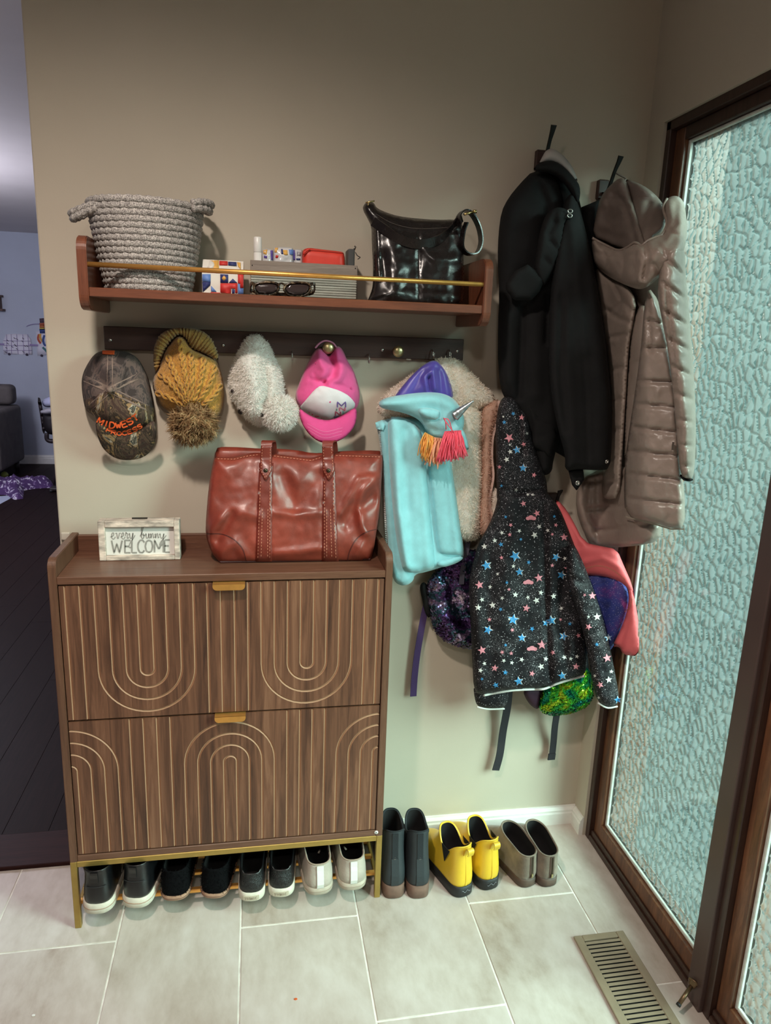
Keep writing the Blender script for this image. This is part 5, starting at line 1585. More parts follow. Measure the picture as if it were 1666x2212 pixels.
# =========================================================== aqua unicorn jacket
uj = thing('jacket', 'aqua fleece unicorn hood jacket with silver horn and yarn mane', 'jacket', (0.92, -0.08, 1.0), G_COAT)
lno, lns = puff('hood_lining', [(846, 866), (866, 838), (890, 810), (915, 788), (936, 777), (950, 784), (966, 806), (977, 838), (980, 862), (950, 874), (900, 872)], -0.095, 0.022, M['purple'], uj, back=0.03, R=40, feats=[('g', [(925, 850), (918, 815), (935, 800), (940, 840)], 5, 0.010), ('g', [(928, 845), (926, 815)], 5, -0.010), ('g', [(955, 850), (950, 800)], 6, -0.007), ('g', [(890, 850), (915, 800)], 7, -0.005)], step=4, smooth=1)
ujb = [(812, 914), (830, 906), (870, 900), (930, 905), (962, 930), (980, 985), (986, 1060), (994, 1130), (1003, 1192), (1002, 1205), (985, 1216), (955, 1225), (920, 1236), (896, 1240), (893, 1256), (876, 1266), (856, 1262), (846, 1240), (838, 1180), (830, 1100), (824, 1000), (820, 950)]
ubo, ubs = puff('body', ujb, lambda P: -0.070 - 0.020 * np.clip((P[:, 1] - 950) / 250, 0, 1), 0.026, M['aqua'], uj, back=0.03, R=14, feats=[('g', [(838, 920), (846, 1050), (862, 1250)], 5, -0.006)], step=6, smooth=1)
fo, fs = puff('sleeve', [(838, 900), (870, 900), (905, 918), (918, 960), (922, 1020), (930, 1100), (938, 1180), (942, 1222), (925, 1234), (872, 1240), (862, 1200), (850, 1120), (842, 1020), (838, 950)], lambda P: -0.096 - 0.015 * np.clip((P[:, 1] - 950) / 250, 0, 1), 0.022, M['aqua'], uj, back=0.02, R=14, power=.4, feats=[('g', [(866, 980), (866, 1100), (876, 1230)], 18, 0.010), ('g', [(908, 960), (916, 1100), (926, 1220)], 10, 0.009), ('g', [(880, 930), (872, 1010), (878, 1100)], 12, -0.008), ('g', [(898, 930), (896, 1060), (905, 1200)], 12, 0.007), ('g', [(858, 930), (862, 1100), (880, 1230)], 10, 0.005)], step=6, smooth=1)
go, gs = puff('sleeve', [(918, 955), (950, 950), (972, 985), (984, 1060), (994, 1140), (1003, 1196), (990, 1203), (960, 1200), (944, 1196), (936, 1120), (926, 1030)], lambda P: -0.094 - 0.012 * np.clip((P[:, 1] - 950) / 250, 0, 1), 0.022, M['aqua'], uj, back=0.02, R=13, power=.4, feats=[('g', [(975, 1020), (990, 1190)], 10, 0.008), ('g', [(948, 980), (955, 1080), (965, 1190)], 10, 0.004)], step=6, smooth=1)
puff('cuff_lining', [(942, 1188), (965, 1192), (998, 1196), (985, 1212), (955, 1218), (942, 1208)], -0.108, 0.006, M['purple'], uj, R=10, step=5)
puff('cuff_edge', [(942, 1212), (965, 1208), (998, 1198), (1003, 1206), (985, 1218), (950, 1228)], -0.116, 0.008, M['aqua'], uj, R=8, step=5)
ho, hs = puff('hood', [(816, 872), (826, 862), (848, 856), (885, 850), (920, 847), (950, 848), (974, 856), (990, 872), (1000, 890), (1004, 910), (1000, 930), (985, 946), (960, 950), (938, 948), (924, 936), (912, 914), (898, 902), (872, 892), (845, 886), (824, 882)], lambda P: -0.120 - 0.010 * np.clip((P[:, 0] - 880) / 100, 0, 1), 0.032, M['aqua'], uj, back=0.03, R=24, feats=[('g', [(949, 850), (951, 905)], 3, -0.004), ('g', [(850, 868), (920, 860), (975, 872)], 12, 0.006), ('g', [(915, 925), (960, 935), (1000, 900)], 8, -0.008)], step=5, smooth=2)
puff('ear', [(902, 884), (912, 880), (930, 881), (950, 886), (951, 896), (945, 907), (925, 905), (908, 898)], -0.160, 0.012, M['aqua'], uj, back=0.008, R=14, step=4, smooth=2)
puff('ear', [(988, 915), (1000, 925), (1010, 948), (1014, 974), (1006, 970), (996, 955), (988, 936)], -0.140, 0.010, M['aqua'], uj, back=0.008, R=10, step=4, smooth=1)
silver = plain('silver_lame', (176, 186, 190), 0.3, 0.85, var=.15, vscale=120)
hb, ht = at(982, 898, -0.165), at(1023, 866, -0.185)
hp = [hb.lerp(ht, t) for t in np.linspace(0, 1, 16)]
tube('horn', hp, [0.0125 * (1 - t) * (1 + 0.06 * math.sin(i * 2.4)) + .0015 for i, t in enumerate(np.linspace(0, 1, 16))], silver, uj, 14)
def yarn(name, root0, root1, tip0, tip1, n, col, seed, Y0, Y1):
    r = np.random.default_rng(seed); parts = []
    for i in range(n):
        u = r.random()
        a = np.array(root0) * (1 - u) + np.array(root1) * u
        u2 = np.clip(u + r.normal(0, .12), 0, 1)
        b = np.array(tip0) * (1 - u2) + np.array(tip1) * u2 + r.normal(0, 4, 2)
        mid = (a + b) / 2 + r.normal(0, 3, 2) + [0, -6]
        ya = Y0 + r.normal(0, .004); 
        P = catmull([tuple(at(a[0], a[1], ya)), tuple(at(mid[0], mid[1], ya - .016 + r.normal(0, .004))), tuple(at(b[0], b[1], Y1 + r.normal(0, .006)))], 4)
        parts.append(tube_geo(P, 0.0013, 5))
    V, F = join_geo(parts)
    return mesh(name, V, F, col, uj, True, kind='stuff')
yarn('orange_mane', (918, 934), (945, 948), (908, 985), (945, 1000), 46, plain('orange_yarn', (240, 168, 84), .9), 1, -.150, -.160)
yarn('peach_mane', (940, 945), (962, 948), (925, 1000), (962, 1006), 34, plain('peach_yarn', (246, 176, 140), .9), 2, -.152, -.164)
yarn('pink_mane', (962, 932), (996, 930), (944, 996), (1002, 985), 110, plain('hot_pink_yarn', (248, 96, 118), .9), 3, -.165, -.176)
yarn('pink_strand', (958, 902), (960, 906), (966, 930), (975, 932), 3, plain('hot_pink_strand', (248, 96, 118), .9), 4, -.168, -.170)
ribbons('zip_teeth', dashes(catmull([(820, 932), (822, 960), (826, 1000), (834, 1150), (840, 1210)], 5), 2, 2), 3.5, ubs, 0.002, M['zip_white'], uj, 3, kind='stuff')
patch('zip_placket', [(811, 913), (826, 907), (832, 918), (828, 930), (813, 926)], ubs, 0.004, M['aqua'], uj, 5, 0, .003)

# =========================================================== taupe puffer coat
def quilt(lines, depth=-0.014, w=5): return [('v', l, w * 1.5, depth) for l in lines]
pu = thing('puffer_coat', 'taupe quilted puffer coat with a big hood beside the glass', 'coat', (1.45, -0.12, 1.4), G_COAT)
def puY(P):
    t = np.clip((P[:, 0] - 1285) / 130, 0, 1); t = t * t * (3 - 2 * t)
    k = np.clip((P[:, 1] - 340) / 200, 0.45, 1)
    return -0.060 - (0.28 * t + 0.06 * np.clip((P[:, 0] - 1410) / 90, 0, 1)) * k - 0.02 * np.clip((P[:, 1] - 900) / 200, 0, 1)
kw = dict(step=5, smooth=1, xmax=XG, back=0.02)
wr = lambda P: 0.0035 * np.abs(fbm(np.stack([P[:, 0] * 1.0, P[:, 1] * .55], 1), 15, 3.3, 2)) + 0.004 * fbm(P, 34, 1.2, 2)
puff('coat_back', [(1300, 430), (1345, 400), (1400, 420), (1440, 470), (1462, 560), (1476, 700), (1486, 850), (1470, 1040), (1400, 1080), (1320, 1040), (1318, 880), (1300, 700), (1286, 560)], lambda P: puY(P) + 0.055, 0.02, M['taupe_in'], pu, R=30, **kw)
puff('back_flap', [(1246, 1052), (1275, 1020), (1350, 1000), (1400, 1020), (1430, 1120), (1430, 1150), (1426, 1162), (1404, 1176), (1322, 1184), (1280, 1180), (1260, 1150), (1244, 1100)], lambda P: puY(P) + 0.045, 0.028, M['taupe'], pu, R=18, extra=wr, feats=quilt([[(1275, 1040), (1350, 1030)], [(1270, 1100), (1350, 1092)], [(1285, 1148), (1355, 1140), (1430, 1128)], [(1275, 1040), (1270, 1110), (1300, 1182)]], -.010), **kw)
puff('hood_inside', [(1338, 384), (1318, 400), (1298, 424), (1288, 460), (1280, 512), (1312, 526), (1345, 538), (1385, 552), (1400, 545), (1388, 505), (1372, 455), (1358, 402), (1350, 387)], lambda P: puY(P) - 0.020, 0.014, M['taupe_in'], pu, R=12, power=.45, feats=[('g', [(1345, 430), (1362, 480), (1374, 530)], 5, -0.010), ('g', [(1300, 440), (1345, 450)], 8, .004), ('g', [(1335, 395), (1352, 440)], 7, .006), ('g', [(1290, 500), (1340, 515)], 8, -.005)], noise_amp=.004, noise_scale=30, **kw)
puff('hood_inside', [(1348, 386), (1372, 392), (1400, 406), (1422, 426), (1436, 446), (1440, 470), (1432, 498), (1408, 512), (1396, 548), (1388, 540), (1374, 480), (1360, 420)], lambda P: puY(P) - 0.010, 0.010, M['taupe_in'], pu, R=12, power=.45, feats=[('g', [(1392, 500), (1420, 440)], 10, .006), ('g', [(1385, 500), (1402, 440)], 7, -.008)], **kw)
lf = quilt([[(1295, 660), (1340, 690), (1372, 700)], [(1310, 730), (1360, 722)], [(1312, 800), (1358, 792)], [(1318, 868), (1352, 860)], [(1318, 930), (1348, 924)], [(1312, 990), (1344, 984)], [(1305, 1045), (1340, 1040)], [(1320, 600), (1345, 650), (1372, 680)], [(1340, 655), (1300, 690)]], -.011)
puff('front_panel', [(1284, 572), (1320, 600), (1358, 618), (1376, 650), (1370, 690), (1360, 740), (1356, 800), (1350, 900), (1344, 1000), (1338, 1076), (1312, 1080), (1300, 1070), (1304, 1000), (1318, 900), (1314, 800), (1300, 690), (1290, 620)], puY, 0.030, M['taupe'], pu, R=15, power=.42, feats=lf, extra=wr, **kw)
puff('inner_panel', [(1362, 690), (1392, 650), (1398, 690), (1394, 760), (1380, 850), (1368, 930), (1352, 1000), (1346, 960), (1350, 860), (1358, 760)], lambda P: puY(P) + .02, 0.016, M['taupe'], pu, R=18, feats=quilt([[(1360, 790), (1395, 770)], [(1355, 860), (1385, 840)]], -.006), **kw)
rf = quilt([[(1385, 690), (1440, 700)], [(1380, 752), (1450, 752)], [(1372, 822), (1458, 826)], [(1362, 872), (1460, 880)], [(1358, 922), (1465, 934)], [(1352, 974), (1465, 984)], [(1350, 1022), (1478, 1038)], [(1350, 1076), (1480, 1090)], [(1400, 640), (1405, 760)]], -.014)
puff('front_panel', [(1400, 618), (1424, 650), (1436, 700), (1450, 770), (1462, 850), (1470, 950), (1472, 1020), (1480, 1060), (1480, 1141), (1452, 1142), (1420, 1132), (1350, 1114), (1348, 1040), (1352, 980), (1364, 900), (1376, 820), (1386, 740), (1392, 660)], lambda P: puY(P) - 0.005, 0.034, M['taupe'], pu, R=16, power=.42, feats=rf, extra=wr, **kw)
ribbons('hem_piping', [[(1352, 1116), (1420, 1134), (1450, 1143), (1479, 1143)]], 3, lambda P: puY(P), .006, plain('pale_piping', (176, 166, 150), .6), pu)
sfq = quilt([[(1440, 560), (1482, 600)], [(1432, 610), (1486, 650)], [(1430, 668), (1490, 706)], [(1442, 730), (1496, 762)], [(1450, 790), (1500, 815)], [(1456, 848), (1503, 866)], [(1460, 905), (1504, 916)], [(1464, 960), (1503, 966)], [(1468, 1005), (1500, 1010)], [(1440, 620), (1452, 740), (1464, 900), (1470, 1020)]], -.013)
puff('sleeve', [(1432, 560), (1450, 520), (1468, 505), (1480, 540), (1482, 600), (1488, 660), (1494, 740), (1500, 820), (1504, 900), (1503, 980), (1498, 1036), (1484, 1036), (1470, 1026), (1464, 960), (1456, 860), (1444, 760), (1430, 690), (1420, 640), (1424, 590)], lambda P: puY(P) - 0.015 - 0.055 * np.clip((1505 - P[:, 0]) / 70, 0, 1), 0.050, M['taupe'], pu, R=30, power=.5, feats=sfq, extra=wr, **kw)
puff('sleeve_lining', [(1468, 1022), (1484, 1032), (1499, 1034), (1496, 1040), (1480, 1040), (1470, 1032)], lambda P: puY(P) - 0.03, 0.01, M['blackcloth'], pu, R=6, step=4, xmax=XG)
hq = quilt([[(1285, 545), (1330, 555), (1372, 550)], [(1348, 560), (1345, 610)], [(1372, 535), (1390, 560), (1388, 600)], [(1410, 570), (1425, 590)], [(1445, 500), (1465, 480)]], -.007) + [('g', [(1434, 512), (1458, 480), (1462, 440)], 7, -.010), ('g', [(1440, 560), (1466, 530), (1474, 480)], 9, .008), ('g', [(1425, 530), (1445, 556)], 4, -.006), ('g', [(1448, 500), (1476, 512)], 4, -.006), ('g', [(1300, 532), (1318, 580)], 4, -.005), ('g', [(1380, 530), (1388, 570), (1384, 606)], 7, .012), ('g', [(1396, 530), (1400, 560), (1392, 600)], 5, -.016), ('g', [(1310, 560), (1350, 585), (1370, 600)], 16, .008), ('g', [(1412, 560), (1440, 520), (1468, 470)], 12, .010)]
puff('hood', [(1278, 512), (1300, 524), (1335, 540), (1356, 532), (1372, 522), (1385, 530), (1398, 520), (1415, 512), (1432, 506), (1440, 480), (1432, 450), (1440, 428), (1460, 421), (1477, 432), (1483, 465), (1485, 505), (1478, 545), (1458, 572), (1432, 592), (1408, 614), (1388, 626), (1366, 622), (1320, 602), (1286, 576), (1280, 545)], lambda P: puY(P) - 0.045, 0.045, M['taupe'], pu, R=26, power=.45, feats=hq, extra=wr, step=5, smooth=2, xmax=XG, back=.03)
rimp = resample(catmull([(1280, 514), (1302, 526), (1336, 541), (1356, 534), (1372, 524), (1386, 531), (1398, 521), (1416, 513), (1432, 506), (1441, 480), (1433, 451), (1441, 430)], 5), 5)
tube('hood_edge', [tuple(v) for v in at_np(rimp, puY(rimp) - 0.062)], 0.0032, M['taupe'], pu, 6)
tube('hanger_loop', catmull([tuple(at(1331, 374, -.06)), tuple(at(1342, 380, -.065)), tuple(at(1352, 386, -.07)), tuple(at(1348, 392, -.072))], 5), 0.002, M['taupe_in'], pu, 6)
px_strap('zip_pull', [(1455, 955, -.425), (1453, 972, -.43)], 0.004, M['steel'], pu)

# =========================================================== black coat
bc = thing('long_coat', 'long black coat with grey collar liner on the higher hook', 'coat', (1.2, -0.1, 1.5), G_COAT)
kb = dict(step=6, smooth=1, back=0.02, xmax=XG)
puff('back_panel', [(1250, 450), (1275, 440), (1302, 428), (1292, 470), (1290, 520), (1306, 600), (1322, 700), (1334, 800), (1340, 900), (1325, 960), (1260, 960), (1240, 700)], lambda P: -0.040 - 0.02 * np.clip((P[:, 1] - 500) / 400, 0, 1), 0.018, M['blackcloth'], bc, R=20, **kb)
puff('coat_back', [(1160, 360), (1195, 345), (1235, 390), (1256, 440), (1290, 620), (1312, 800), (1318, 990), (1210, 1000), (1160, 900), (1090, 840), (1084, 600), (1090, 470)], -0.045, 0.02, M['blackcloth'], bc, R=30, **kb)
b1o, b1s = puff('left_panel', [(1152, 368), (1124, 396), (1098, 428), (1083, 458), (1077, 505), (1075, 560), (1079, 640), (1076, 700), (1076, 800), (1086, 858), (1110, 880), (1140, 930), (1152, 970), (1162, 1010), (1166, 1028), (1192, 1024), (1196, 990), (1215, 930), (1225, 700), (1225, 500), (1215, 400), (1190, 372)], lambda P: -0.055 - 0.02 * np.clip((P[:, 1] - 400) / 300, 0, 1), 0.048, M['blackcloth'], bc, R=34, power=.45, feats=[('g', [(1165, 400), (1185, 450), (1178, 520)], 10, -0.012), ('g', [(1205, 520), (1205, 640)], 10, -0.010), ('g', [(1130, 660), (1126, 760), (1122, 860)], 6, -0.014), ('g', [(1100, 680), (1100, 820)], 16, 0.010), ('g', [(1160, 690), (1160, 850)], 18, 0.012), ('g', [(1184, 640), (1182, 740)], 6, -0.020), ('g', [(1150, 470), (1130, 560)], 24, 0.012)], **kb)
r1o, r1s = puff('right_panel', [(1236, 412), (1250, 440), (1264, 490), (1280, 560), (1294, 640), (1306, 720), (1315, 800), (1322, 880), (1322, 960), (1318, 1014), (1290, 1016), (1250, 1014), (1220, 1018), (1222, 985), (1206, 930), (1192, 860), (1186, 790), (1186, 700), (1192, 600), (1204, 510), (1216, 440)], lambda P: -0.105 - 0.065 * np.clip((P[:, 1] - 450) / 300, 0, 1), 0.040, M['blackcloth'], bc, R=16, power=.4, feats=[('g', [(1235, 480), (1250, 620), (1260, 760)], 12, 0.008), ('g', [(1215, 640), (1212, 800), (1225, 930)], 8, -0.008), ('g', [(1254, 700), (1266, 850), (1270, 1010)], 3, -0.005), ('g', [(1225, 600), (1228, 800), (1240, 990)], 14, 0.006), ('g', [(1285, 700), (1296, 850), (1298, 980)], 12, 0.005)], **kb)
puff('upper_sleeve', [(1168, 492), (1182, 458), (1204, 446), (1226, 452), (1240, 470), (1238, 478), (1222, 474), (1216, 530), (1204, 572), (1188, 604), (1172, 622), (1152, 588), (1160, 540)], -0.142, 0.024, M['blackcloth'], bc, R=14, power=.42, feats=[('g', [(1190, 520), (1206, 540)], 6, -.008), ('g', [(1178, 560), (1192, 575)], 6, -.006), ('g', [(1200, 480), (1185, 505)], 5, -.008), ('g', [(1208, 470), (1212, 450)], 5, .006)], **kb)
puff('sleeve_cuff', [(1140, 571), (1158, 584), (1176, 606), (1166, 630), (1149, 648), (1112, 649), (1094, 628), (1092, 612), (1112, 586)], -0.155, 0.020, M['blackcloth'], bc, R=16, step=5, smooth=0, back=.02)
puff('lower_sleeve', [(1120, 830), (1150, 868), (1162, 892), (1190, 905), (1206, 930), (1200, 962), (1190, 993), (1168, 978), (1146, 966), (1150, 930), (1140, 890)], -0.105, 0.024, M['blackcloth'], bc, R=20, feats=[('g', [(1160, 905), (1185, 912)], 4, -.006), ('v', [(1160, 942), (1190, 944)], 3, -.004)], **kb)
c1o, c1s = puff('collar', [(1150, 369), (1162, 352), (1182, 347), (1200, 348), (1222, 362), (1242, 386), (1253, 400), (1254, 424), (1248, 446), (1238, 424), (1216, 392), (1192, 374)], -0.105, 0.026, M['blackcloth'], bc, R=20, step=5, smooth=1, back=.03)
puff('collar_liner', [(1164, 354), (1172, 338), (1180, 324), (1194, 320), (1214, 332), (1232, 352), (1245, 378), (1250, 398), (1236, 386), (1212, 360), (1190, 350)], -0.085, 0.016, M['greyliner'], bc, R=16, step=5, smooth=1, back=.03)
puff('snap_tab', [(1228, 1016), (1260, 1014), (1263, 1036), (1246, 1060), (1236, 1048)], -0.170, 0.008, M['blackcloth'], bc, R=8, step=4, smooth=0, back=.006)
def snap(px, py, Y, r=0.0052):
    p = at(px, py, Y)
    lathe('snap', [(0.0001, -0.0012), (r * .35, -0.0012), (r * .45, -0.003), (r * .8, -0.003), (r, -0.001), (r, 0.002)], tuple(p), M['steel'], bc, 'y', 18)
snap(1248, 1043, -0.179, 0.0068)
snap(1311, 997, float(r1s([(1311, 997)])[0]) - .001)
p = at(1232, 456, -0.168)
for dz in (0, .010): tube('buckle_ring', [(p.x + .006 * math.cos(a), p.y, p.z - dz + .004 * math.sin(a)) for a in np.linspace(0, 6.28, 13)[:-1]], 0.0012, M['steel'], bc, 6, True)

# =========================================================== star print jacket
sjk = thing('jacket', 'black star print child jacket with white hem piping', 'jacket', (1.2, -0.1, 0.7), G_COAT)
h1o, h1s = puff('hood', [(1076, 880), (1084, 860), (1098, 855), (1114, 862), (1128, 884), (1143, 905), (1150, 945), (1158, 975), (1172, 1010), (1184, 1050), (1180, 1100), (1110, 1110), (1074, 1100), (1072, 1000), (1070, 930)], -0.106, 0.046, M['starcloth'], sjk, R=20, feats=[('g', [(1085, 1058), (1130, 1064), (1170, 1056)], 4, -.010), ('g', [(1122, 880), (1125, 930), (1132, 980)], 5, -.010), ('g', [(1138, 910), (1130, 960)], 5, .008)], step=5, smooth=1, noise_amp=.003, noise_scale=24, back=.04)
body_o = [(1078, 1056), (1110, 1062), (1150, 1058), (1180, 1062), (1198, 1080), (1215, 1110), (1230, 1150), (1250, 1200), (1262, 1260), (1264, 1320), (1270, 1400), (1268, 1440), (1262, 1460), (1228, 1472), (1180, 1486), (1130, 1492), (1080, 1496), (1040, 1502), (1024, 1495), (1020, 1420), (1016, 1330), (1012, 1262), (1020, 1220), (1034, 1172), (1056, 1136), (1072, 1095)]
b2o, b2s = puff('body', body_o, lambda P: -0.112 - 0.015 * np.clip((P[:, 1] - 1060) / 400, 0, 1), 0.046, M['starcloth'], sjk, R=22, power=.42, feats=[('g', [(1176, 1090), (1180, 1300), (1190, 1470)], 5, -.016), ('g', [(1110, 1100), (1095, 1300), (1085, 1480)], 22, .008), ('g', [(1060, 1200), (1050, 1330)], 12, -.006), ('g', [(1220, 1240), (1208, 1330), (1225, 1440)], 8, -.010), ('g', [(1195, 1350), (1215, 1365)], 8, -.008), ('g', [(1240, 1400), (1215, 1430)], 8, .006)], step=6, smooth=1, noise_amp=.004, noise_scale=40, back=.03)
s1o, s1s = puff('sleeve', [(1222, 1200), (1236, 1170), (1252, 1196), (1272, 1245), (1296, 1310), (1316, 1385), (1332, 1470), (1338, 1505), (1334, 1524), (1314, 1528), (1290, 1516), (1280, 1470), (1268, 1400), (1250, 1330), (1226, 1260)], lambda P: -0.165 - 0.03 * np.clip((P[:, 1] - 1200) / 300, 0, 1), 0.034, M['starcloth'], sjk, R=20, feats=[('g', [(1235, 1250), (1262, 1262)], 7, -.009), ('g', [(1270, 1370), (1300, 1362)], 7, -.006)], step=5, smooth=1, noise_amp=.004, noise_scale=30, back=.03, xmax=XG)
s2o, s2s = puff('sleeve', [(1022, 1480), (1060, 1486), (1100, 1488), (1098, 1515), (1090, 1530), (1050, 1530), (1032, 1526), (1026, 1512)], -0.100, 0.020, M['starcloth'], sjk, R=18, step=5, smooth=1, back=.03)
white_pipe = plain('white_elastic_piping', (222, 220, 214), .7)
hem = resample(catmull([(1046, 1502), (1070, 1497), (1110, 1491), (1150, 1489), (1176, 1488), (1200, 1478), (1232, 1468), (1262, 1460)], 6), 5)
hy = np.minimum(b2s(hem), -0.135) - .002
tube('hem_piping', [tuple(v) for v in at_np(hem, hy)], 0.0034, white_pipe, sjk, 8)
for q, yy in (([(1030, 1527), (1055, 1532), (1090, 1531)], -.108), ([(1292, 1518), (1312, 1529), (1334, 1526)], -.200)):
    tube('cuff_piping', [tuple(v) for v in at_np(resample(catmull(q, 5), 5), yy)], 0.0026, white_pipe, sjk, 6)
# printed stars: flat print that follows the cloth
def star_pts(cx, cy, r, rot, inner=0.42):
    return [(cx + (r if i % 2 == 0 else r * inner) * math.sin(rot + math.pi * i / 5), cy - (r if i % 2 == 0 else r * inner) * math.cos(rot + math.pi * i / 5)) for i in range(10)]
SP = {'p': plain('print_star_pink', (218, 140, 152), .55), 'b': plain('print_star_blue', (58, 140, 196), .55), 'w': plain('print_star_white', (214, 214, 210), .55)}
def zz(x, y): return (860 + x * 560 / 1666, 1040 + y * 660 / 1964)
ST_ = []
for c, lst in (('b', [(568, 540, 11), (752, 480, 12), (780, 582, 9), (740, 888, 12), (578, 955, 10), (796, 1005, 9), (775, 1285, 10), (655, 1440, 8), (662, 405, 6), (840, 520, 5), (862, 948, 6), (690, 1228, 6), (660, 822, 5), (628, 1310, 7), (700, 650, 4), (692, 228, 4), (790, 372, 4), (692, 1052, 4), (540, 1270, 4)]),
                 ('p', [(524, 665, 10), (905, 620, 10), (540, 1085, 10), (825, 815, 9), (925, 1050, 11), (806, 142, 7), (622, 1200, 8), (862, 1235, 7), (725, 280, 5), (718, 342, 5), (893, 205, 8), (588, 888, 5), (670, 1098, 5), (728, 1105, 5), (560, 1380, 5), (714, 694, 4), (665, 490, 5), (735, 955, 5)]),
                 ('w', [(608, 795, 8), (890, 765, 8), (878, 345, 8), (755, 728, 7), (920, 1190, 8), (795, 1145, 6), (732, 1165, 5), (680, 1152, 5), (515, 810, 8), (540, 760, 6), (592, 678, 5), (742, 545, 5), (780, 318, 5), (760, 52, 6), (555, 418, 7), (622, 380, 6), (530, 1215, 6), (908, 290, 6), (715, 885, 3.5), (835, 745, 5), (640, 595, 4), (556, 1170, 5), (670, 750, 5), (950, 1140, 6), (668, 330, 5), (918, 715, 6)])):
    for x, y, r in lst: ST_.append((c, *zz(x, y), r, b2s, body_o))
for c, lst in (('b', [(1050, 602, 10), (1062, 995, 10), (985, 895, 11), (1130, 712, 10), (1015, 487, 9), (1055, 1250, 9), (1005, 225, 4), (1185, 655, 4), (1105, 915, 5), (950, 910, 8)]), ('p', [(1095, 560, 10), (1068, 358, 9), (1145, 1190, 8), (992, 540, 5), (1160, 990, 6), (1015, 280, 5), (1045, 888, 4), (992, 340, 4), (995, 1100, 6)]), ('w', [(1125, 485, 8), (1000, 738, 7), (1125, 430, 6), (962, 315, 5), (1070, 1130, 6), (1110, 1140, 5), (1145, 380, 5), (1072, 495, 5), (1115, 605, 4), (1150, 1125, 5), (1050, 815, 5)])):
    for x, y, r in lst: ST_.append((c, *zz(x, y), r, b2s, body_o))
for c, lst in (('b', [(1350, 1005, 8), (1278, 1048, 5), (1412, 1405, 8)]), ('p', [(1250, 735, 9), (1225, 935, 8), (1345, 1135, 10), (1300, 1308, 8), (1200, 730, 4)]), ('w', [(1280, 870, 9), (1355, 1275, 8), (1372, 1222, 5), (1225, 870, 4), (1265, 1250, 4), (1290, 1390, 4)])):
    for x, y, r in lst: ST_.append((c, *zz(x, y), r, s1s, None))
def yy_(x, y): return (1040 + x * 500 / 1666, 780 + y * 480 / 1599)
for c, lst in (('b', [(255, 640, 9), (300, 770, 9), (165, 440, 5), (145, 898, 4), (230, 378, 5), (250, 982, 3)]), ('p', [(200, 552, 11), (300, 1025, 9), (290, 405, 7), (305, 600, 6), (380, 820, 6), (130, 762, 5), (200, 1000, 7)]), ('w', [(208, 652, 6), (182, 708, 7), (205, 602, 3), (250, 928, 5), (158, 400, 3), (370, 965, 5), (335, 960, 4), (330, 520, 4)])):
    for x, y, r in lst: ST_.append((c, *yy_(x, y), r, h1s, None))
rs = np.random.default_rng(5)
geo = {'p': [], 'b': [], 'w': []}
for c, x, y, r, sf_, ol in ST_:
    if ol is not None and (not inside(np.array([(x, y)], float), ol)[0] or seg_dist(np.array([(x, y)], float), ol, True)[0] < r + 2): continue
    rot = rs.normal(0, .35)
    if c == 'b' and r > 7:
        P = np.array([(x + 1.2, y - .6)] + star_pts(x + 1.2, y - .6, r * 1.06, rot)); W = at_np(P, sf_(P) - .0016)
        geo['w'].append(([tuple(v) for v in W], [(0, 1 + (i + 1) % 10, 1 + i) for i in range(10)]))
    P = np.array([(x, y)] + star_pts(x, y, r, rot)); W = at_np(P, sf_(P) - .0022)
    geo[c].append(([tuple(v) for v in W], [(0, 1 + (i + 1) % 10, 1 + i) for i in range(10)]))
for x, y, r in ((855, 232, 9), (838, 645, 9), (862, 1072, 9)):
    cx, cy = zz(x, y)
    for dx, dy, k_ in ((-.7, .2, .55), (0, 0, .7), (.7, .2, .55)):
        P = np.array([(cx + dx * r, cy + dy * r)] + [(cx + dx * r + r * k_ * math.cos(a), cy + dy * r + r * k_ * .8 * math.sin(a)) for a in np.linspace(0, 6.283, 12, endpoint=False)])
        geo['p'].append(([tuple(v) for v in at_np(P, b2s(P) - .0022)], [(0, 1 + i, 1 + (i + 1) % 12) for i in range(12)]))
for c, nm in (('p', 'pink_star_print'), ('b', 'blue_star_print'), ('w', 'white_star_print')):
    V, F = join_geo(geo[c]); mesh(nm, V, F, SP[c], sjk, kind='stuff')
# =========================================================== shoes
def ring_pts(z, yh, yt, W, p=2.5, heel=0.88, n=30, dz=None):
    """closed footprint curve at one height: blunt round heel (y = yh) to toe (y = yt)"""
    out = []
    Ln = yt - yh
    a = min(W * 0.95, Ln * .42); b = min(W * 1.55, Ln * .5)
    def half(y):
        u = y / Ln
        w = W * (heel + (1 - heel) * min(1, u / .6))
        if y < a: w *= max(0.0, 1 - (1 - y / a) ** p) ** (1 / p)
        if Ln - y < b: w *= max(0.0, 1 - (1 - (Ln - y) / b) ** 2.2) ** (1 / 2.2)
        return w
    for side in (1, -1):
        idx = range(n + 1) if side == 1 else range(n - 1, 0, -1)
        for i in idx:
            s = i / n
            s = s - 0.135 * math.sin(2 * math.pi * s)       # crowd points at both ends
            out.append((side * half(Ln * s), yh + Ln * s, z + (dz(s) if dz else 0)))
    return out

def loft(rings, cap0=False, cap1=False):
    n = len(rings[0]); V = [q for r in rings for q in r]; F = []
    for k in range(len(rings) - 1):
        for i in range(n):
            j = (i + 1) % n
            F.append((k * n + i, k * n + j, (k + 1) * n + j, (k + 1) * n + i))
    if cap0: F.append(tuple(range(n))[::-1])
    if cap1: F.append(tuple((len(rings) - 1) * n + i for i in range(n)))
    return V, F

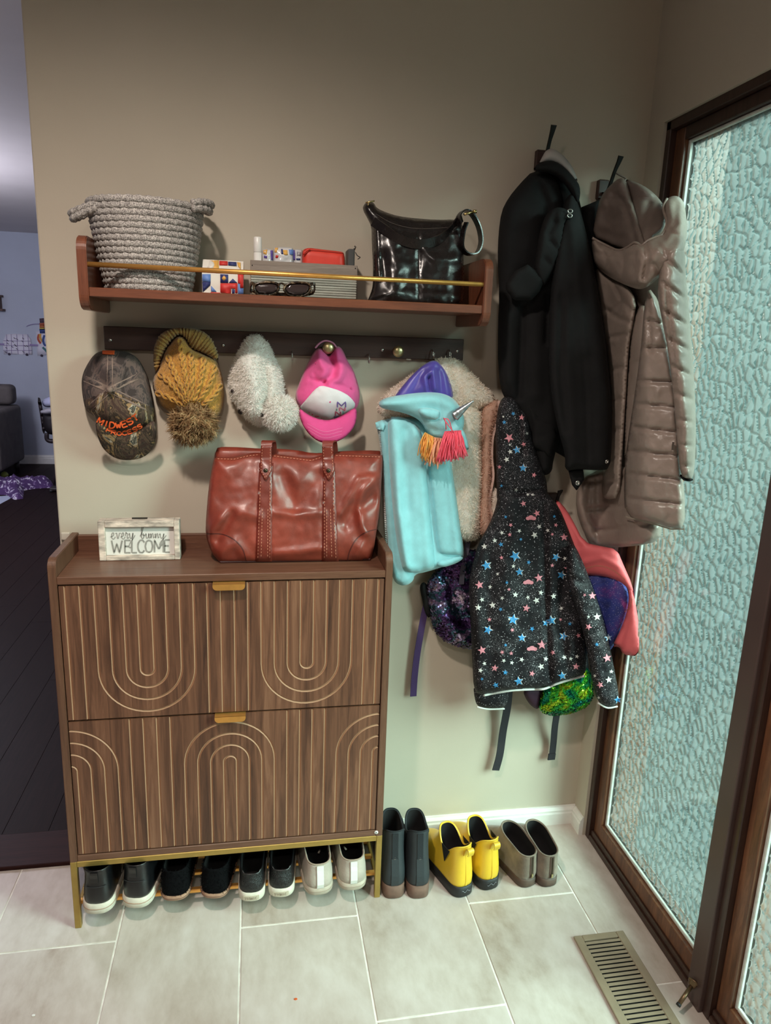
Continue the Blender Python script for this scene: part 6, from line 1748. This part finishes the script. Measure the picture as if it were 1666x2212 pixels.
class Shoe:
    def __init__(s, name, label, loc, rot, group, L, W, mirror=1):
        s.L, s.W, s.loc, s.c, s.s_, s.m = L, W, Vector(loc), math.cos(rot), math.sin(rot), mirror
        s.o = thing(name, label, 'shoe', loc, group)
        s.o['category'] = 'boot' if 'boot' in name else 'shoe'
    def w(s, V):
        return [(s.loc.x + x * s.m * s.c - y * s.s_, s.loc.y + x * s.m * s.s_ + y * s.c, s.loc.z + z) for x, y, z in V]
    def part(s, nm, V, F, mat, label=None, smooth=True, kind=None):
        if s.m < 0: F = [tuple(f)[::-1] for f in F]
        return mesh(nm, s.w(V), F, mat, s.o, smooth, label=label, kind=kind)
    def sole(s, h, mat, lip=0.003, rise=0.0, line=None, p=2.5):
        r = [ring_pts(0.0, 0.004, s.L - 0.006, s.W * .94, p), ring_pts(0.003, 0.0, s.L, s.W, p), ring_pts(h * .5, 0, s.L, s.W * 1.01, p), ring_pts(h - .002, 0.0, s.L, s.W, p, dz=lambda t: rise * t ** 3), ring_pts(h, 0.003, s.L - .004, s.W * .95, p, dz=lambda t: rise * t ** 3)]
        V, F = loft(r, True, True)
        so = s.part('sole', V, F, mat)
        if line:
            pts = s.w(ring_pts(h * .55, -0.0006, s.L + .0006, s.W * 1.02, p))
            tube('sole_line', pts, 0.0008, line, so, 5, True)
    def upper(s, prof, mat, lining, top_dz=None, inner=0.0045, depth=0.05, rim=None):
        """prof: rows (z, yh, yt fraction of L, half width, p)"""
        rows = []
        for k in range(len(prof) - 1):      # refine between rows
            for t in (0, .5):
                rows.append([a + (b - a) * t for a, b in zip(prof[k], prof[k + 1])])
        rows.append(list(prof[-1]))
        zt, z0 = prof[-1][0], prof[0][0]
        s.rows = rows
        def dzf(z):
            if top_dz is None: return None
            f = max(0, (z - z0) / (zt - z0)) ** 1.6
            return lambda t: top_dz(t) * f
        R_ = [ring_pts(z, yh, yf * s.L, W, p, dz=dzf(z)) for z, yh, yf, W, p in rows]
        z, yh, yf, W, p = rows[-1]
        R_.append(ring_pts(z + .0022, yh + .0015, yf * s.L - .0015, W - .0012, p, dz=dzf(z)))
        R_.append(ring_pts(z, yh + inner, yf * s.L - inner, W - inner * .9, p, dz=dzf(z)))
        V, F = loft(R_, True)
        s.part('upper', V, F, mat)
        I_ = [ring_pts(z, yh + inner, yf * s.L - inner, W - inner * .9, p, dz=dzf(z)), ring_pts(z - depth * .5, yh + inner + .002, yf * s.L - inner + .004, W - inner, p, dz=dzf(z - depth * .5)), ring_pts(z - depth, yh + inner + .003, yf * s.L - inner + .012, W - inner - .001, p)]
        V, F = loft(I_, False, True)
        s.part('lining', V, [tuple(f) for f in F], lining)
        if rim:
            tube('collar_binding', s.w(ring_pts(z + .001, yh + .001, yf * s.L - .001, W - .001, p, dz=dzf(z))), 0.0022, rim, s.o, 6, True)
    def heel_y(s, z):
        zs = [r[0] for r in s.rows]; ys = [r[1] for r in s.rows]
        return float(np.interp(z, zs, ys))
    def back_strip(s, nm, z0, z1, w, mat, off=0.0012, th=0.0016, label=None, par=None):
        zz_ = np.linspace(z0, z1, 6)
        P = s.w([(0, s.heel_y(z) - off, z) for z in zz_])
        V, F = strap_geo(P, w, th, (s.c, s.s_, 0))
        return mesh(nm, V, F, mat, s.o if par is None else par, label=label)
    def dot(s, nm, z, r, mat, x=0.0):
        p = s.w([(x, s.heel_y(z) - .0012, z)])[0]
        lathe(nm, [(0.0001, -0.0008), (r, -0.0006), (r, 0.001)], p, mat, s.o, 'y', 14)

M['white_rubber'] = plain('off_white_rubber', (214, 206, 190), 0.6, var=.05, vscale=40)
M['tan_sole'] = plain('tan_sole', (166, 128, 104), 0.65, var=.06, vscale=40)
M['brown_heel'] = plain('brown_stacked_heel', (112, 84, 72), 0.7, var=.10, vscale=50)
M['black_rubber'] = plain('black_rubber', (32, 32, 34), 0.55, var=.1, vscale=50)
M['lining_dark'] = plain('dark_lining', (14, 11, 12), 0.9)
M['sneaker_black'] = leather('black_sneaker_leather', (13, 13, 16), 0.25, 0.36, .15)
M['fuzzy_black'] = plain('black_fuzzy_fabric', (9, 9, 11), 0.95, var=.3, vscale=140, bmp=.8, bscale=220, spec=.1)
M['perf_black'] = None
def perf():
    m, nt, b, N, L = new_mat('black_perforated_leather')
    v = coords(nt)
    vo = N.new('ShaderNodeTexVoronoi'); vo.inputs['Scale'].default_value = 330; vo.inputs['Randomness'].default_value = 0.1; L.new(v, vo.inputs['Vector'])
    b.inputs['Base Color'].default_value = lin((15, 14, 16)); b.inputs['Roughness'].default_value = 0.4
    bump(nt, b, vo.outputs['Distance'], 0.9, 0.002)
    return m
M['perf_black'] = perf()
M['beige_nylon'] = plain('beige_quilted_nylon', (176, 164, 152), 0.6, var=.06, vscale=20, bmp=.5, bscale=60, bdist=.004)
M['beige_bind'] = plain('beige_binding', (160, 142, 126), 0.85)
M['slate'] = leather('slate_suede', (38, 44, 48), 0.14, 0.7, .3)
M['slate_trim'] = plain('slate_elastic', (28, 32, 36), 0.9, bmp=.5, bscale=400)
M['yellow'] = leather('yellow_rubber', (232, 190, 48), 0.05, 0.45, .05)
M['taupe_suede'] = plain('taupe_suede', (120, 106, 92), 0.92, var=.14, vscale=30, bmp=.3, bscale=300, sheen=.3)
M['taupe_sole'] = plain('worn_brown_sole', (86, 68, 58), 0.6, var=.15, vscale=40)

RZ = 0.0562
RACK = 'shoes on the brass rack under the cabinet'
FLR = 'ankle boots lined up on the tile floor'
def rk(px, py): return tuple(on_z(px, py, RZ))
WR = M['white_rubber']
seam_grey = plain('worn_edge', (150, 146, 142), .6)
for px, py, r, m, lab in ((208, 1977, -.06, 1, 'black leather sneaker with off white sole at left end of the rack'), (290, 1964, -.18, -1, 'black leather sneaker with off white sole angled, second from left on the rack')):
    s = Shoe('sneaker', lab, rk(px, py), r, RACK, 0.262, 0.043, m)
    s.sole(0.030, WR, line=M['tan_sole'])
    s.upper([(0.026, .004, .985, .0400, 2.5), (.045, .001, .93, .0395, 2.5), (.065, .002, .80, .0375, 2.5), (.085, .006, .62, .0355, 2.4), (.105, .006, .50, .0345, 2.3), (.118, .003, .46, .0345, 2.3)], M['sneaker_black'], M['lining_dark'], lambda t: .006 * math.cos(2 * math.pi * t))
    s.back_strip('heel_tab', .092, .122, .018, M['sneaker_black'], .002, .003)
    tube('heel_seam', s.w([(x, s.heel_y(.078) - .001 + 9 * x * x, .078) for x in np.linspace(-.028, .028, 9)]), .001, M['black_rubber'], s.o, 5)
    tube('side_stripe', s.w([(.041, .10, .04), (.040, .115, .06), (.037, .13, .08)]), .0016, seam_grey, s.o, 5)
for px, py, r, m, lab in ((376, 1948, -.05, 1, 'black fuzzy slip on with tan sole, left of its pair'), (460, 1943, -.15, -1, 'black fuzzy slip on with tan sole, right of its pair')):
    s = Shoe('slip_on_shoe', lab, rk(px, py), r, RACK, 0.255, 0.0415, m)
    s.sole(0.014, M['tan_sole'], line=M['brown_heel'])
    s.upper([(0.012, .004, .985, .0395, 2.5), (.03, .000, .94, .040, 2.5), (.05, .002, .82, .038, 2.5), (.066, .006, .66, .036, 2.4), (.078, .006, .58, .035, 2.3)], M['fuzzy_black'], M['lining_dark'], lambda t: .005 * math.cos(2 * math.pi * t))
    ob = [c for c in s.o.children if c.name.startswith('upper')][0]
    me_ = ob.data; bm = bmesh.new(); bm.from_mesh(me_); bmesh.ops.triangulate(bm, faces=bm.faces); bm.to_mesh(me_); bm.free()
    fur('nap', ob, 2600, .0055, .0006, M['fuzzy_black'], ob, 20, front_only=False, droop=.3, curl=.8)
for px, py, r, m, lab in ((543, 1949, -.04, 1, 'black perforated slip on with white sole, left of its pair'), (607, 1940, -.07, -1, 'black perforated slip on with white sole, right of its pair')):
    s = Shoe('slip_on_shoe', lab, rk(px, py), r, RACK, 0.25, 0.0385, m)
    s.sole(0.026, WR)
    s.back_strip_ok = True
    s.upper([(0.022, .004, .985, .0360, 2.5), (.038, .002, .95, .0360, 2.5), (.055, .004, .84, .0345, 2.5), (.070, .008, .64, .0325, 2.4), (.080, .008, .54, .0318, 2.4)], M['perf_black'], M['lining_dark'], lambda t: .012 * (max(0, t - .1)) - (.004 if t < .05 else 0), rim=M['sneaker_black'])
    P = s.w([(x, -.0012 + 7 * x * x, .013) for x in np.linspace(-.02, .02, 7)])
    V, F = strap_geo(P, .012, .0016, (0, 0, 1)); hl_o = mesh('heel_label', V, F, plain('heel_label_rubber', (190, 178, 158), .6), s.o)
    # raised lettering on the heel label
    txt = 'VIONIC'
    parts = []
    for i, ch in enumerate(txt):
        for st_ in GL[ch]:
            q = s.w([((-.0155 + i * .0053 + u * .0038) * m, -.0026 + 7 * (-.0155 + i * .0053 + u * .0038) ** 2, .0095 + v * .007) for u, v in st_])
            parts.append(tube_geo(q, .0005, 4))
    V, F = join_geo(parts); mesh('heel_lettering', V, F, plain('embossed_rubber', (150, 138, 120), .7), hl_o, kind='stuff')
for px, py, r, m, lab in ((692, 1935, .07, 1, 'beige quilted shoe with white heel strip, left of its pair'), (764, 1925, .02, -1, 'beige quilted shoe with white heel strip at right end of the rack')):
    s = Shoe('low_shoe', lab, rk(px, py), r, RACK, 0.255, 0.043, m)
    s.sole(0.022, plain('grey_beige_sole_%d' % px, (182, 168, 152), .7, var=.06, vscale=40), line=M['beige_bind'])
    s.upper([(0.018, .004, .985, .0400, 2.5), (.036, -.002, .94, .0415, 2.5), (.056, .001, .84, .040, 2.5), (.074, .006, .68, .037, 2.4), (.088, .008, .60, .035, 2.4)], M['beige_nylon'], M['lining_dark'], lambda t: .010 * max(0, t - .1), rim=M['beige_bind'])
    s.back_strip('heel_strip', .024, .086, .018, plain('white_leather_strip_%d' % px, (222, 220, 214), .5), .0016, .002)
    for zq in (.045, .062):
        tube('quilt_seam', s.w([(x, s.heel_y(zq) - .0006 + 9 * x * x, zq) for x in np.linspace(-.034, .034, 11) if abs(x) > .008]), .0007, M['beige_bind'], s.o, 4) if False else None
    tube('size_label', s.w([(.008, .09, .058), (.014, .10, .060)]), .003, WR, s.o, 4)

# ---- boots on the floor
def fl0(px, py): return tuple(on_z(px, py, 0.0))
for px, py, r, m, lab in ((852, 1943, -.04, 1, 'slate blue ankle boot with brown heel closest to the cabinet leg'), (906, 1943, -.02, -1, 'slate blue ankle boot with brown heel next to the yellow boots')):
    s = Shoe('ankle_boot', lab, fl0(px, py), r, FLR, 0.262, 0.0345, m)
    s.sole(0.040, M['brown_heel'], p=2.6)
    s.upper([(0.036, .005, .985, .0345, 2.5), (.055, .001, .93, .0350, 2.5), (.075, .002, .76, .0340, 2.4), (.10, .010, .56, .0315, 2.3), (.13, .018, .49, .0300, 2.2), (.16, .024, .485, .0305, 2.2), (.178, .026, .49, .0310, 2.2)], M['slate'], M['lining_dark'], lambda t: .014 * math.cos(2 * math.pi * t), depth=.09, rim=M['slate_trim'])
    s.back_strip('pull_tab', .118, .188, .016, M['slate_trim'], .0016, .0024)
    s.back_strip('back_stay', .042, .118, .020, M['slate'], .0008, .0014)
    s.dot('stamped_disc', .118, .0042, M['steel'])
    for sd in (-1, 1):
        s.part('elastic_gore', [(sd * .0312, .10, .100), (sd * .0318, .125, .168), (sd * .0318, .06, .168), (sd * .0332, .10, .100), (sd * .0326, .125, .168), (sd * .0326, .06, .168)], [(0, 1, 2), (3, 5, 4), (0, 2, 5, 3), (0, 3, 4, 1), (1, 4, 5, 2)], M['slate_trim'], smooth=False)
for px, py, r, m, lab in ((1006, 1938, .30, 1, 'yellow rubber ankle boot with black sole, left of its pair'), (1062, 1923, .22, -1, 'yellow rubber ankle boot with black sole, right of its pair')):
    s = Shoe('rain_boot', lab, fl0(px, py), r, FLR, 0.255, 0.0385, m)
    s.sole(0.034, M['black_rubber'], rise=-.006)
    s.upper([(0.030, .004, .985, .0365, 2.5), (.048, .002, .955, .0372, 2.5), (.066, .003, .84, .0365, 2.4), (.088, .006, .62, .0345, 2.3), (.112, .010, .52, .0330, 2.2), (.135, .012, .50, .0330, 2.2)], M['yellow'], M['lining_dark'], lambda t: .020 * math.cos(2 * math.pi * t) - .004, depth=.075, rim=M['yellow'])
    P = s.w([(0, .010, .128), (0, .003, .150), (0, -.006, .158), (0, -.012, .152), (0, -.008, .138)])
    strap('pull_loop', catmull(P, 4), .018, .002, (s.c, s.s_, 0), M['yellow'], s.o)
    s.back_strip('back_seam', .036, .128, .004, M['yellow'], .0008, .0014)
    for sd in (-1, 1):
        s.part('elastic_gore', [(sd * .0345, .062, .082), (sd * .0348, .082, .128), (sd * .0348, .040, .128), (sd * .0366, .062, .082), (sd * .0356, .082, .128), (sd * .0356, .040, .128)], [(0, 1, 2), (3, 5, 4), (0, 2, 5, 3), (0, 3, 4, 1), (1, 4, 5, 2)], M['black_rubber'], smooth=False)
    mk_ = plain('scuffed_heel_print_%d' % px, (120, 124, 130), .7)
    tube('heel_print', s.w([(x, -.001 + 8 * x * x, .020 + .003 * math.sin(x * 420)) for x in np.linspace(-.014, .014, 15)]), .0009, mk_, s.o, 4)
for px, py, r, m, lab in ((1146, 1917, .28, 1, 'taupe suede ankle boot with open back zip, left of its pair'), (1189, 1917, .12, -1, 'taupe suede ankle boot with back zip nearest the glass')):
    s = Shoe('ankle_boot', lab, fl0(px, py), r, FLR, 0.245, 0.0350, m)
    s.sole(0.026, M['taupe_sole'], p=2.4)
    s.upper([(0.022, .004, .985, .0330, 2.5), (.040, .000, .94, .0340, 2.5), (.060, .001, .80, .0338, 2.4), (.082, .003, .62, .0330, 2.3), (.104, .004, .56, .0330, 2.2)], M['taupe_suede'], M['lining_dark'], lambda t: .022 * (t - .25), depth=.06, rim=M['taupe_suede'])
    off = .0 if m < 0 else .0
    zt_o = s.back_strip('zip_tape', .030, .098, .011, M['taupe_sole'], .0010, .0014)
    s.back_strip('zip_teeth', .034, .096, .0035, M['rivet'], .0022, .0014, par=zt_o)
    s.back_strip('zip_pull', .034, .046, .005, M['old_brass'], .004, .0016, par=zt_o)

# =========================================================== floor register
M['vent'] = plain('tan_painted_steel', (146, 130, 108), 0.45, var=.04, vscale=30)
M['duct_shade'] = plain('duct_shade_black', (16, 13, 13), 0.9)
vx0, vx1, vy1, vy0 = 1.318, 1.457, -0.446, -0.786
ve = thing('floor_vent', 'tan metal floor register with louvers beside the glass', 'vent', ((vx0 + vx1) / 2, (vy0 + vy1) / 2, 0))
ib = 0.022
def vbox(nm, lo, hi): return box(nm, lo, hi, M['vent'], ve, .002, 2)
vbox('rim', (vx0, vy0, .0005), (vx0 + ib, vy1, .0065)); vbox('rim', (vx1 - ib, vy0, .0005), (vx1, vy1, .0065))
vbox('rim', (vx0 + ib, vy1 - ib * .8, .0005), (vx1 - ib, vy1, .0065)); vbox('rim', (vx0 + ib, vy0, .0005), (vx1 - ib, vy0 + ib * .8, .0065))
box('duct_shade_sheet', (vx0 + ib - .002, vy0 + .016, .0004), (vx1 - ib + .002, vy1 - .016, .0009), M['duct_shade'], ve)  # flat black sheet painted as the unlit depth below the louvers
y = vy1 - ib * .8 - .009
while y > vy0 + ib * .8:
    V = [(vx0 + ib, y, .0058), (vx1 - ib, y, .0058), (vx1 - ib, y - .0062, .0012), (vx0 + ib, y - .0062, .0012), (vx0 + ib, y + .0012, .0052), (vx1 - ib, y + .0012, .0052), (vx1 - ib, y - .0050, .0006 + .0004), (vx0 + ib, y - .0050, .001)]
    V = [(vx0 + ib, y + .0040, .0060), (vx1 - ib, y + .0040, .0060), (vx1 - ib, y - .0038, .0054), (vx0 + ib, y - .0038, .0054), (vx0 + ib, y + .0040, .0012), (vx1 - ib, y + .0040, .0012), (vx1 - ib, y + .0010, .0012), (vx0 + ib, y + .0010, .0012)]
    mesh('louver', V, [(3, 2, 1, 0), (4, 5, 6, 7), (0, 1, 5, 4), (2, 3, 7, 6), (1, 2, 6, 5), (3, 0, 4, 7)], M['vent'], ve)
    y -= 0.0122

# =========================================================== door stop on the post
dsx = thing('door_stop', 'bronze spring door stop low on the brown post', 'door stop', (1.51, -0.66, 0.05))
bz = plain('bronze_metal', (120, 98, 74), 0.38, 0.8)
a_, b_ = Vector((1.5145, -0.663, 0.060)), Vector((1.463, -0.690, 0.034))
d_ = (b_ - a_).normalized()
rotm = Vector((1, 0, 0))
tube('stop_rod', [a_ + d_ * .010, b_], .0048, bz, dsx, 12)
tube('stop_collar', [a_, a_ + d_ * .004, a_ + d_ * .0045, a_ + d_ * .012], [.013, .013, .009, .008], bz, dsx, 16)
tube('stop_tip', [b_ - d_ * .001, b_ + d_ * .004], .0056, M['black_rubber'], dsx, 12)

# =========================================================== crumbs on the tiles
for nm, lab, q, c in (('crumb', 'tiny orange crumb on the pale floor tile', (639, 2158), (214, 96, 40)), ('paper_scrap', 'tiny white scrap on the tile at lower left', (72, 2193), (232, 230, 226))):
    p = on_z(q[0], q[1], .0008)
    V, F = lathe_geo([(0.0001, 0.0015), (0.003, 0.0012), (0.0036, 0.0)], (p.x, p.y, 0.0004), 'z', 7, xs=1.2, ys=.8)
    tag(mesh(nm, V, F, plain(nm + '_mat', c, .8)), lab, 'crumb' if nm == 'crumb' else 'scrap')
# =========================================================== the room beyond, past the wall's edge
FY = 6.580
def fr(px, py, Y=FY): return at(px, py, Y)
# grey upholstered chair
GYc = 5.9
M['grey_uph'] = plain('grey_upholstery', (92, 86, 84), 0.9, var=.08, vscale=12, bmp=.2, bscale=200)
M['dark_leg'] = plain('dark_wood_leg', (30, 22, 22), .5)
ac = thing('armchair', 'grey upholstered armchair standing in the living room', 'chair', (fr(0, 990, GYc).x - .3, GYc, 0))
tr_, br_ = fr(24, 832, GYc), fr(26, 985, GYc)
x1 = tr_.x; x0 = x1 - .80
zt_c, zs_c = tr_.z, fr(26, 875, GYc).z
zb_c = 0.13
bm = bmesh.new(); bm_box(bm, (x0, GYc - .02, zs_c), (x1, GYc + .18, zt_c), .05, 4); bm_obj('backrest', bm, M['grey_uph'], ac, True)
bm = bmesh.new(); bm_box(bm, (x0, GYc - .55, zb_c), (x1 + .02, GYc + .20, zs_c - .01), .04, 4); bm_obj('base', bm, M['grey_uph'], ac, True)
for lx in (x0 + .06, x1 - .05):
    for ly in (GYc - .48, GYc + .12):
        tube('leg', [(lx, ly, zb_c + .01), (lx + .005, ly, 0.003)], [.032, .018], M['dark_leg'], ac, 10)
# small wall shelf
p0, p1 = fr(-22, 640), fr(10, 672)
M['aged_wood'] = wood('aged_wood', [(70, 48, 40), (98, 70, 58), (120, 90, 76)], (14, 14, 2), .6, 4)
ws = thing('wall_shelf', 'small brown wooden wall shelf high on the far wall', 'shelf', (p0.x, FY - .05, p1.z))
zt, zb = fr(8, 638).z, fr(10, 672).z
box('shelf_top', (p0.x, FY - .10, zt - .02), (p1.x, FY, zt), M['aged_wood'], ws)
box('shelf_bottom', (p0.x, FY - .10, zb), (p1.x + .01, FY, zb + .02), M['aged_wood'], ws)
box('shelf_side', (p1.x - .05, FY - .09, zb + .02), (p1.x - .02, FY, zt - .02), M['aged_wood'], ws)
box('shelf_back', (p0.x, FY - .015, zb + .02), (p1.x - .05, FY, zt - .02), M['aged_wood'], ws)
# children's drawings
paper = plain('drawing_paper', (226, 222, 232), .8)
ink_p = plain('purple_marker', (120, 98, 150), .8)
ink_d = plain('dark_marker', (60, 52, 70), .8)
dr = thing('paper_drawing', 'white paper bus drawing with purple grid on the far wall', 'drawing', tuple(fr(38, 765)))
surf_ = plane_surf(FY - .004)
patch('paper', [(8, 765), (6, 738), (13, 722), (30, 721), (58, 722), (67, 733), (70, 766)], surf_, 0.0, paper, dr, 12, 0, .002)
gridl = [[(7, 736), (66, 737)], [(7, 746), (68, 747)], [(7, 757), (69, 757)], [(24, 722), (25, 765)], [(36, 722), (39, 765)], [(49, 722), (52, 766)], [(60, 722), (63, 766)], [(14, 722), (15, 765)]]
ribbons('marker_lines', gridl, 0.9, surf_, .003, ink_p, dr, 20, kind='stuff')
for q in ((20, 765), (58, 766)):
    P = fr(*q, FY - .006); lathe('drawn_wheel', [(0.0001, -.003), (.013, -.003), (.013, .003)], tuple(P), ink_d, dr, 'y', 16)
rngd = np.random.default_rng(3)
ribbons('scribbles', [[(x, y), (x + 4, y + 3)] for x, y in [(10 + rngd.random() * 52, 726 + rngd.random() * 34) for _ in range(16)]], 1.3, surf_, .004, ink_d, dr, 5, kind='stuff')
d2 = thing('paper_drawing', 'colourful rainbow drawing half hidden by the wall edge', 'drawing', tuple(fr(95, 765)))
patch('paper', [(78, 716), (104, 714), (108, 766), (81, 768)], surf_, 0.0, paper, d2, 12, 0, .002)
for i, (c, l) in enumerate((((180, 84, 60), [(84, 722), (82, 732), (88, 742)]), ((214, 160, 70), [(87, 721), (87, 730), (92, 738)]), ((60, 84, 140), [(96, 724), (93, 735), (97, 746), (104, 744)]), ((70, 120, 120), [(92, 750), (98, 756), (103, 762)]))):
    ribbons('painted_band', [catmull(l, 5)], 4.5, surf_, .003 + i * .0006, plain('drawing_colour_%d' % i, c, .8), d2, 4)
P = fr(90, 768, FY - .006); lathe('drawn_wheel', [(0.0001, -.003), (.013, -.003), (.013, .003)], tuple(P), ink_d, d2, 'y', 16)
sm = thing('paper_decoration', 'striped paper decoration with a trailing string above the drawings', 'decoration', tuple(fr(92, 700)))
for i, (a, b, c) in enumerate(((688, 697, (84, 66, 78)), (698, 703, (176, 90, 62)), (703, 708, (190, 110, 66)), (708, 712, (196, 170, 84)), (711, 720, (60, 78, 130)))):
    patch('paper_band', [(85, a), (98, a - 1), (99, b), (86, b)], surf_, .006, plain('deco_%d' % i, c, .8), sm, 12, 0, .003)
ribbons('string', [catmull([(57, 705), (64, 702), (74, 700), (86, 700)], 5)], 1.2, surf_, .003, ink_p, sm, 4)
for q, lab in (([(-10, 743), (9, 744)], 'short purple paper tape strip left of the bus drawing'), ([(64, 745), (82, 746)], 'short purple paper tape strip between the two drawings')):
    V, F = ribbon_geo(q, 4, surf_, .006, 8)
    tag(mesh('paper_tape', V, F, plain('lilac_tape', (150, 132, 176), .7)), lab, 'tape')
# dark high chair with a white tray
HY = 5.6
hc = thing('high_chair', 'dark high chair with a pale tray partly hidden by the wall edge', 'chair', (fr(110, 940, HY).x, HY, 0))
dk = plain('dark_chair_shell', (44, 34, 36), .5)
puff('seat_back', [(80, 858), (88, 859), (96, 905), (98, 938), (92, 937), (87, 900)], HY, .03, dk, hc, back=.03, R=6, step=5, smooth=1, wall_lim=9)
puff('seat_shell', [(86, 892), (128, 888), (134, 940), (96, 938)], HY + .02, .10, plain('dark_chair_pad', (34, 28, 30), .6), hc, back=.1, R=14, step=6, smooth=1, wall_lim=9)
puff('tray', [(85, 886), (130, 876), (134, 884), (128, 896), (88, 895)], HY - .10, .06, plain('pale_tray', (176, 172, 178), .4), hc, back=.06, R=6, step=5, smooth=1, wall_lim=9)
puff('pillow', [(88, 862), (130, 852), (132, 876), (94, 882)], HY + .06, .05, plain('blue_white_pillow', (196, 198, 226), .7, var=.12, vscale=8), hc, back=.04, R=10, step=5, wall_lim=9)
tube('foot', catmull([tuple(fr(101, 936, HY)), tuple(fr(102, 949, HY)), tuple(fr(112, 953, HY)), tuple(fr(134, 950, HY))], 5), .022, dk, hc, 8)
pb = fr(124, 950, HY)
for dx in (-.12, .25): tube('leg', [(pb.x + .1, HY, pb.z + .02), (pb.x + dx + .1, HY + .2 * (1 if dx > 0 else -1), .005)], .018, dk, hc, 8)
# clothes, paper and a toy on the dark floor
M['purple_print'] = None
m, nt, b, N, L = new_mat('purple_print_cloth')
f = ntex(nt, coords(nt), 26, 3, .6, .6)
L.new(ramp(nt, f, [(0.42, (74, 48, 96)), (0.52, (110, 84, 130)), (0.58, (206, 200, 214))], 'CONSTANT'), b.inputs['Base Color']); b.inputs['Roughness'].default_value = .9
M['purple_print'] = m
def heap(name, lab, cat, outline_px, hgt, mat, seed):
    q = np.array([tuple(on_z(x, y, 0.002))[:2] for x, y in outline_px])
    V2, T, nb = fill(resample(q, .03, True), .03)
    d = seg_dist(V2, q, True)
    z = .004 + hgt * np.minimum(1, d / .08) ** .6 * (0.55 + .6 * np.abs(fbm(V2, .12, seed)))
    for i in nb: z[i] = .004
    n = len(V2)
    V = [(x, y, zz_) for (x, y), zz_ in zip(V2, z)] + [(x, y, .0025) for x, y in V2]
    F = []
    for t in T:
        F += [tuple(t), tuple(int(i) + n for i in t[::-1])]
    o = mesh(name, V, F, mat, None, True)
    return tag(o, lab, cat)
heap('crumpled_clothing', 'purple and white printed clothing dropped on the dark floor', 'clothing', [(-40, 1050), (0, 1040), (30, 1046), (60, 1043), (100, 1042), (117, 1046), (112, 1054), (75, 1056), (52, 1060), (50, 1078), (30, 1080), (15, 1070), (-30, 1068)], .11, M['purple_print'], 1.0)
heap('folded_cloth', 'pale cloth lying behind the purple clothing', 'cloth', [(-40, 1036), (5, 1034), (40, 1038), (72, 1041), (60, 1044), (20, 1044), (-40, 1044)], .05, plain('pale_cloth', (150, 144, 156), .9), 2.0)
V, F = join_geo([([tuple(on_z(x, y, .004)) for x, y in ((-60, 1076), (26, 1070), (22, 1077), (-10, 1094), (-60, 1100))], [(0, 1, 2, 3, 4)])])
V2 = V + [(x, y, .002) for x, y, z in V]
tag(mesh('paper_sheet', V2, [(4, 3, 2, 1, 0), (5, 6, 7, 8, 9)] + [(i, (i + 1) % 5, 5 + (i + 1) % 5, 5 + i) for i in range(5)], plain('floor_paper', (176, 184, 204), .7)), 'pale blue paper sheet lying on the dark floor', 'paper')
p = on_z(10, 1027, .03)
V, F = lathe_geo([(0.0001, -.035), (.022, -.027), (.033, -.01), (.035, 0), (.033, .01), (.022, .027), (.0001, .035)], (p.x, p.y, .036), 'z', 16)
tag(mesh('toy_ball', V, F, plain('lime_toy', (168, 176, 84), .5), None, True), 'small lime green toy ball by the armchair', 'toy')
p = on_z(119, 1057, .02)
ty = thing('toy_car', 'small dark toy on the floor at the wall edge', 'toy', (p.x, p.y, .002))
bm = bmesh.new(); bm_box(bm, (p.x - .04, p.y - .05, .012), (p.x + .06, p.y + .05, .045), .012, 3); bm_obj('toy_body', bm, dk, ty, True)
for dx in (-.025, .045):
    lathe('toy_wheel', [(0.0001, -.055), (.013, -.055), (.013, .055), (.0001, .055)], (p.x + dx, p.y, .0135), M['black_rubber'], ty, 'y', 14)
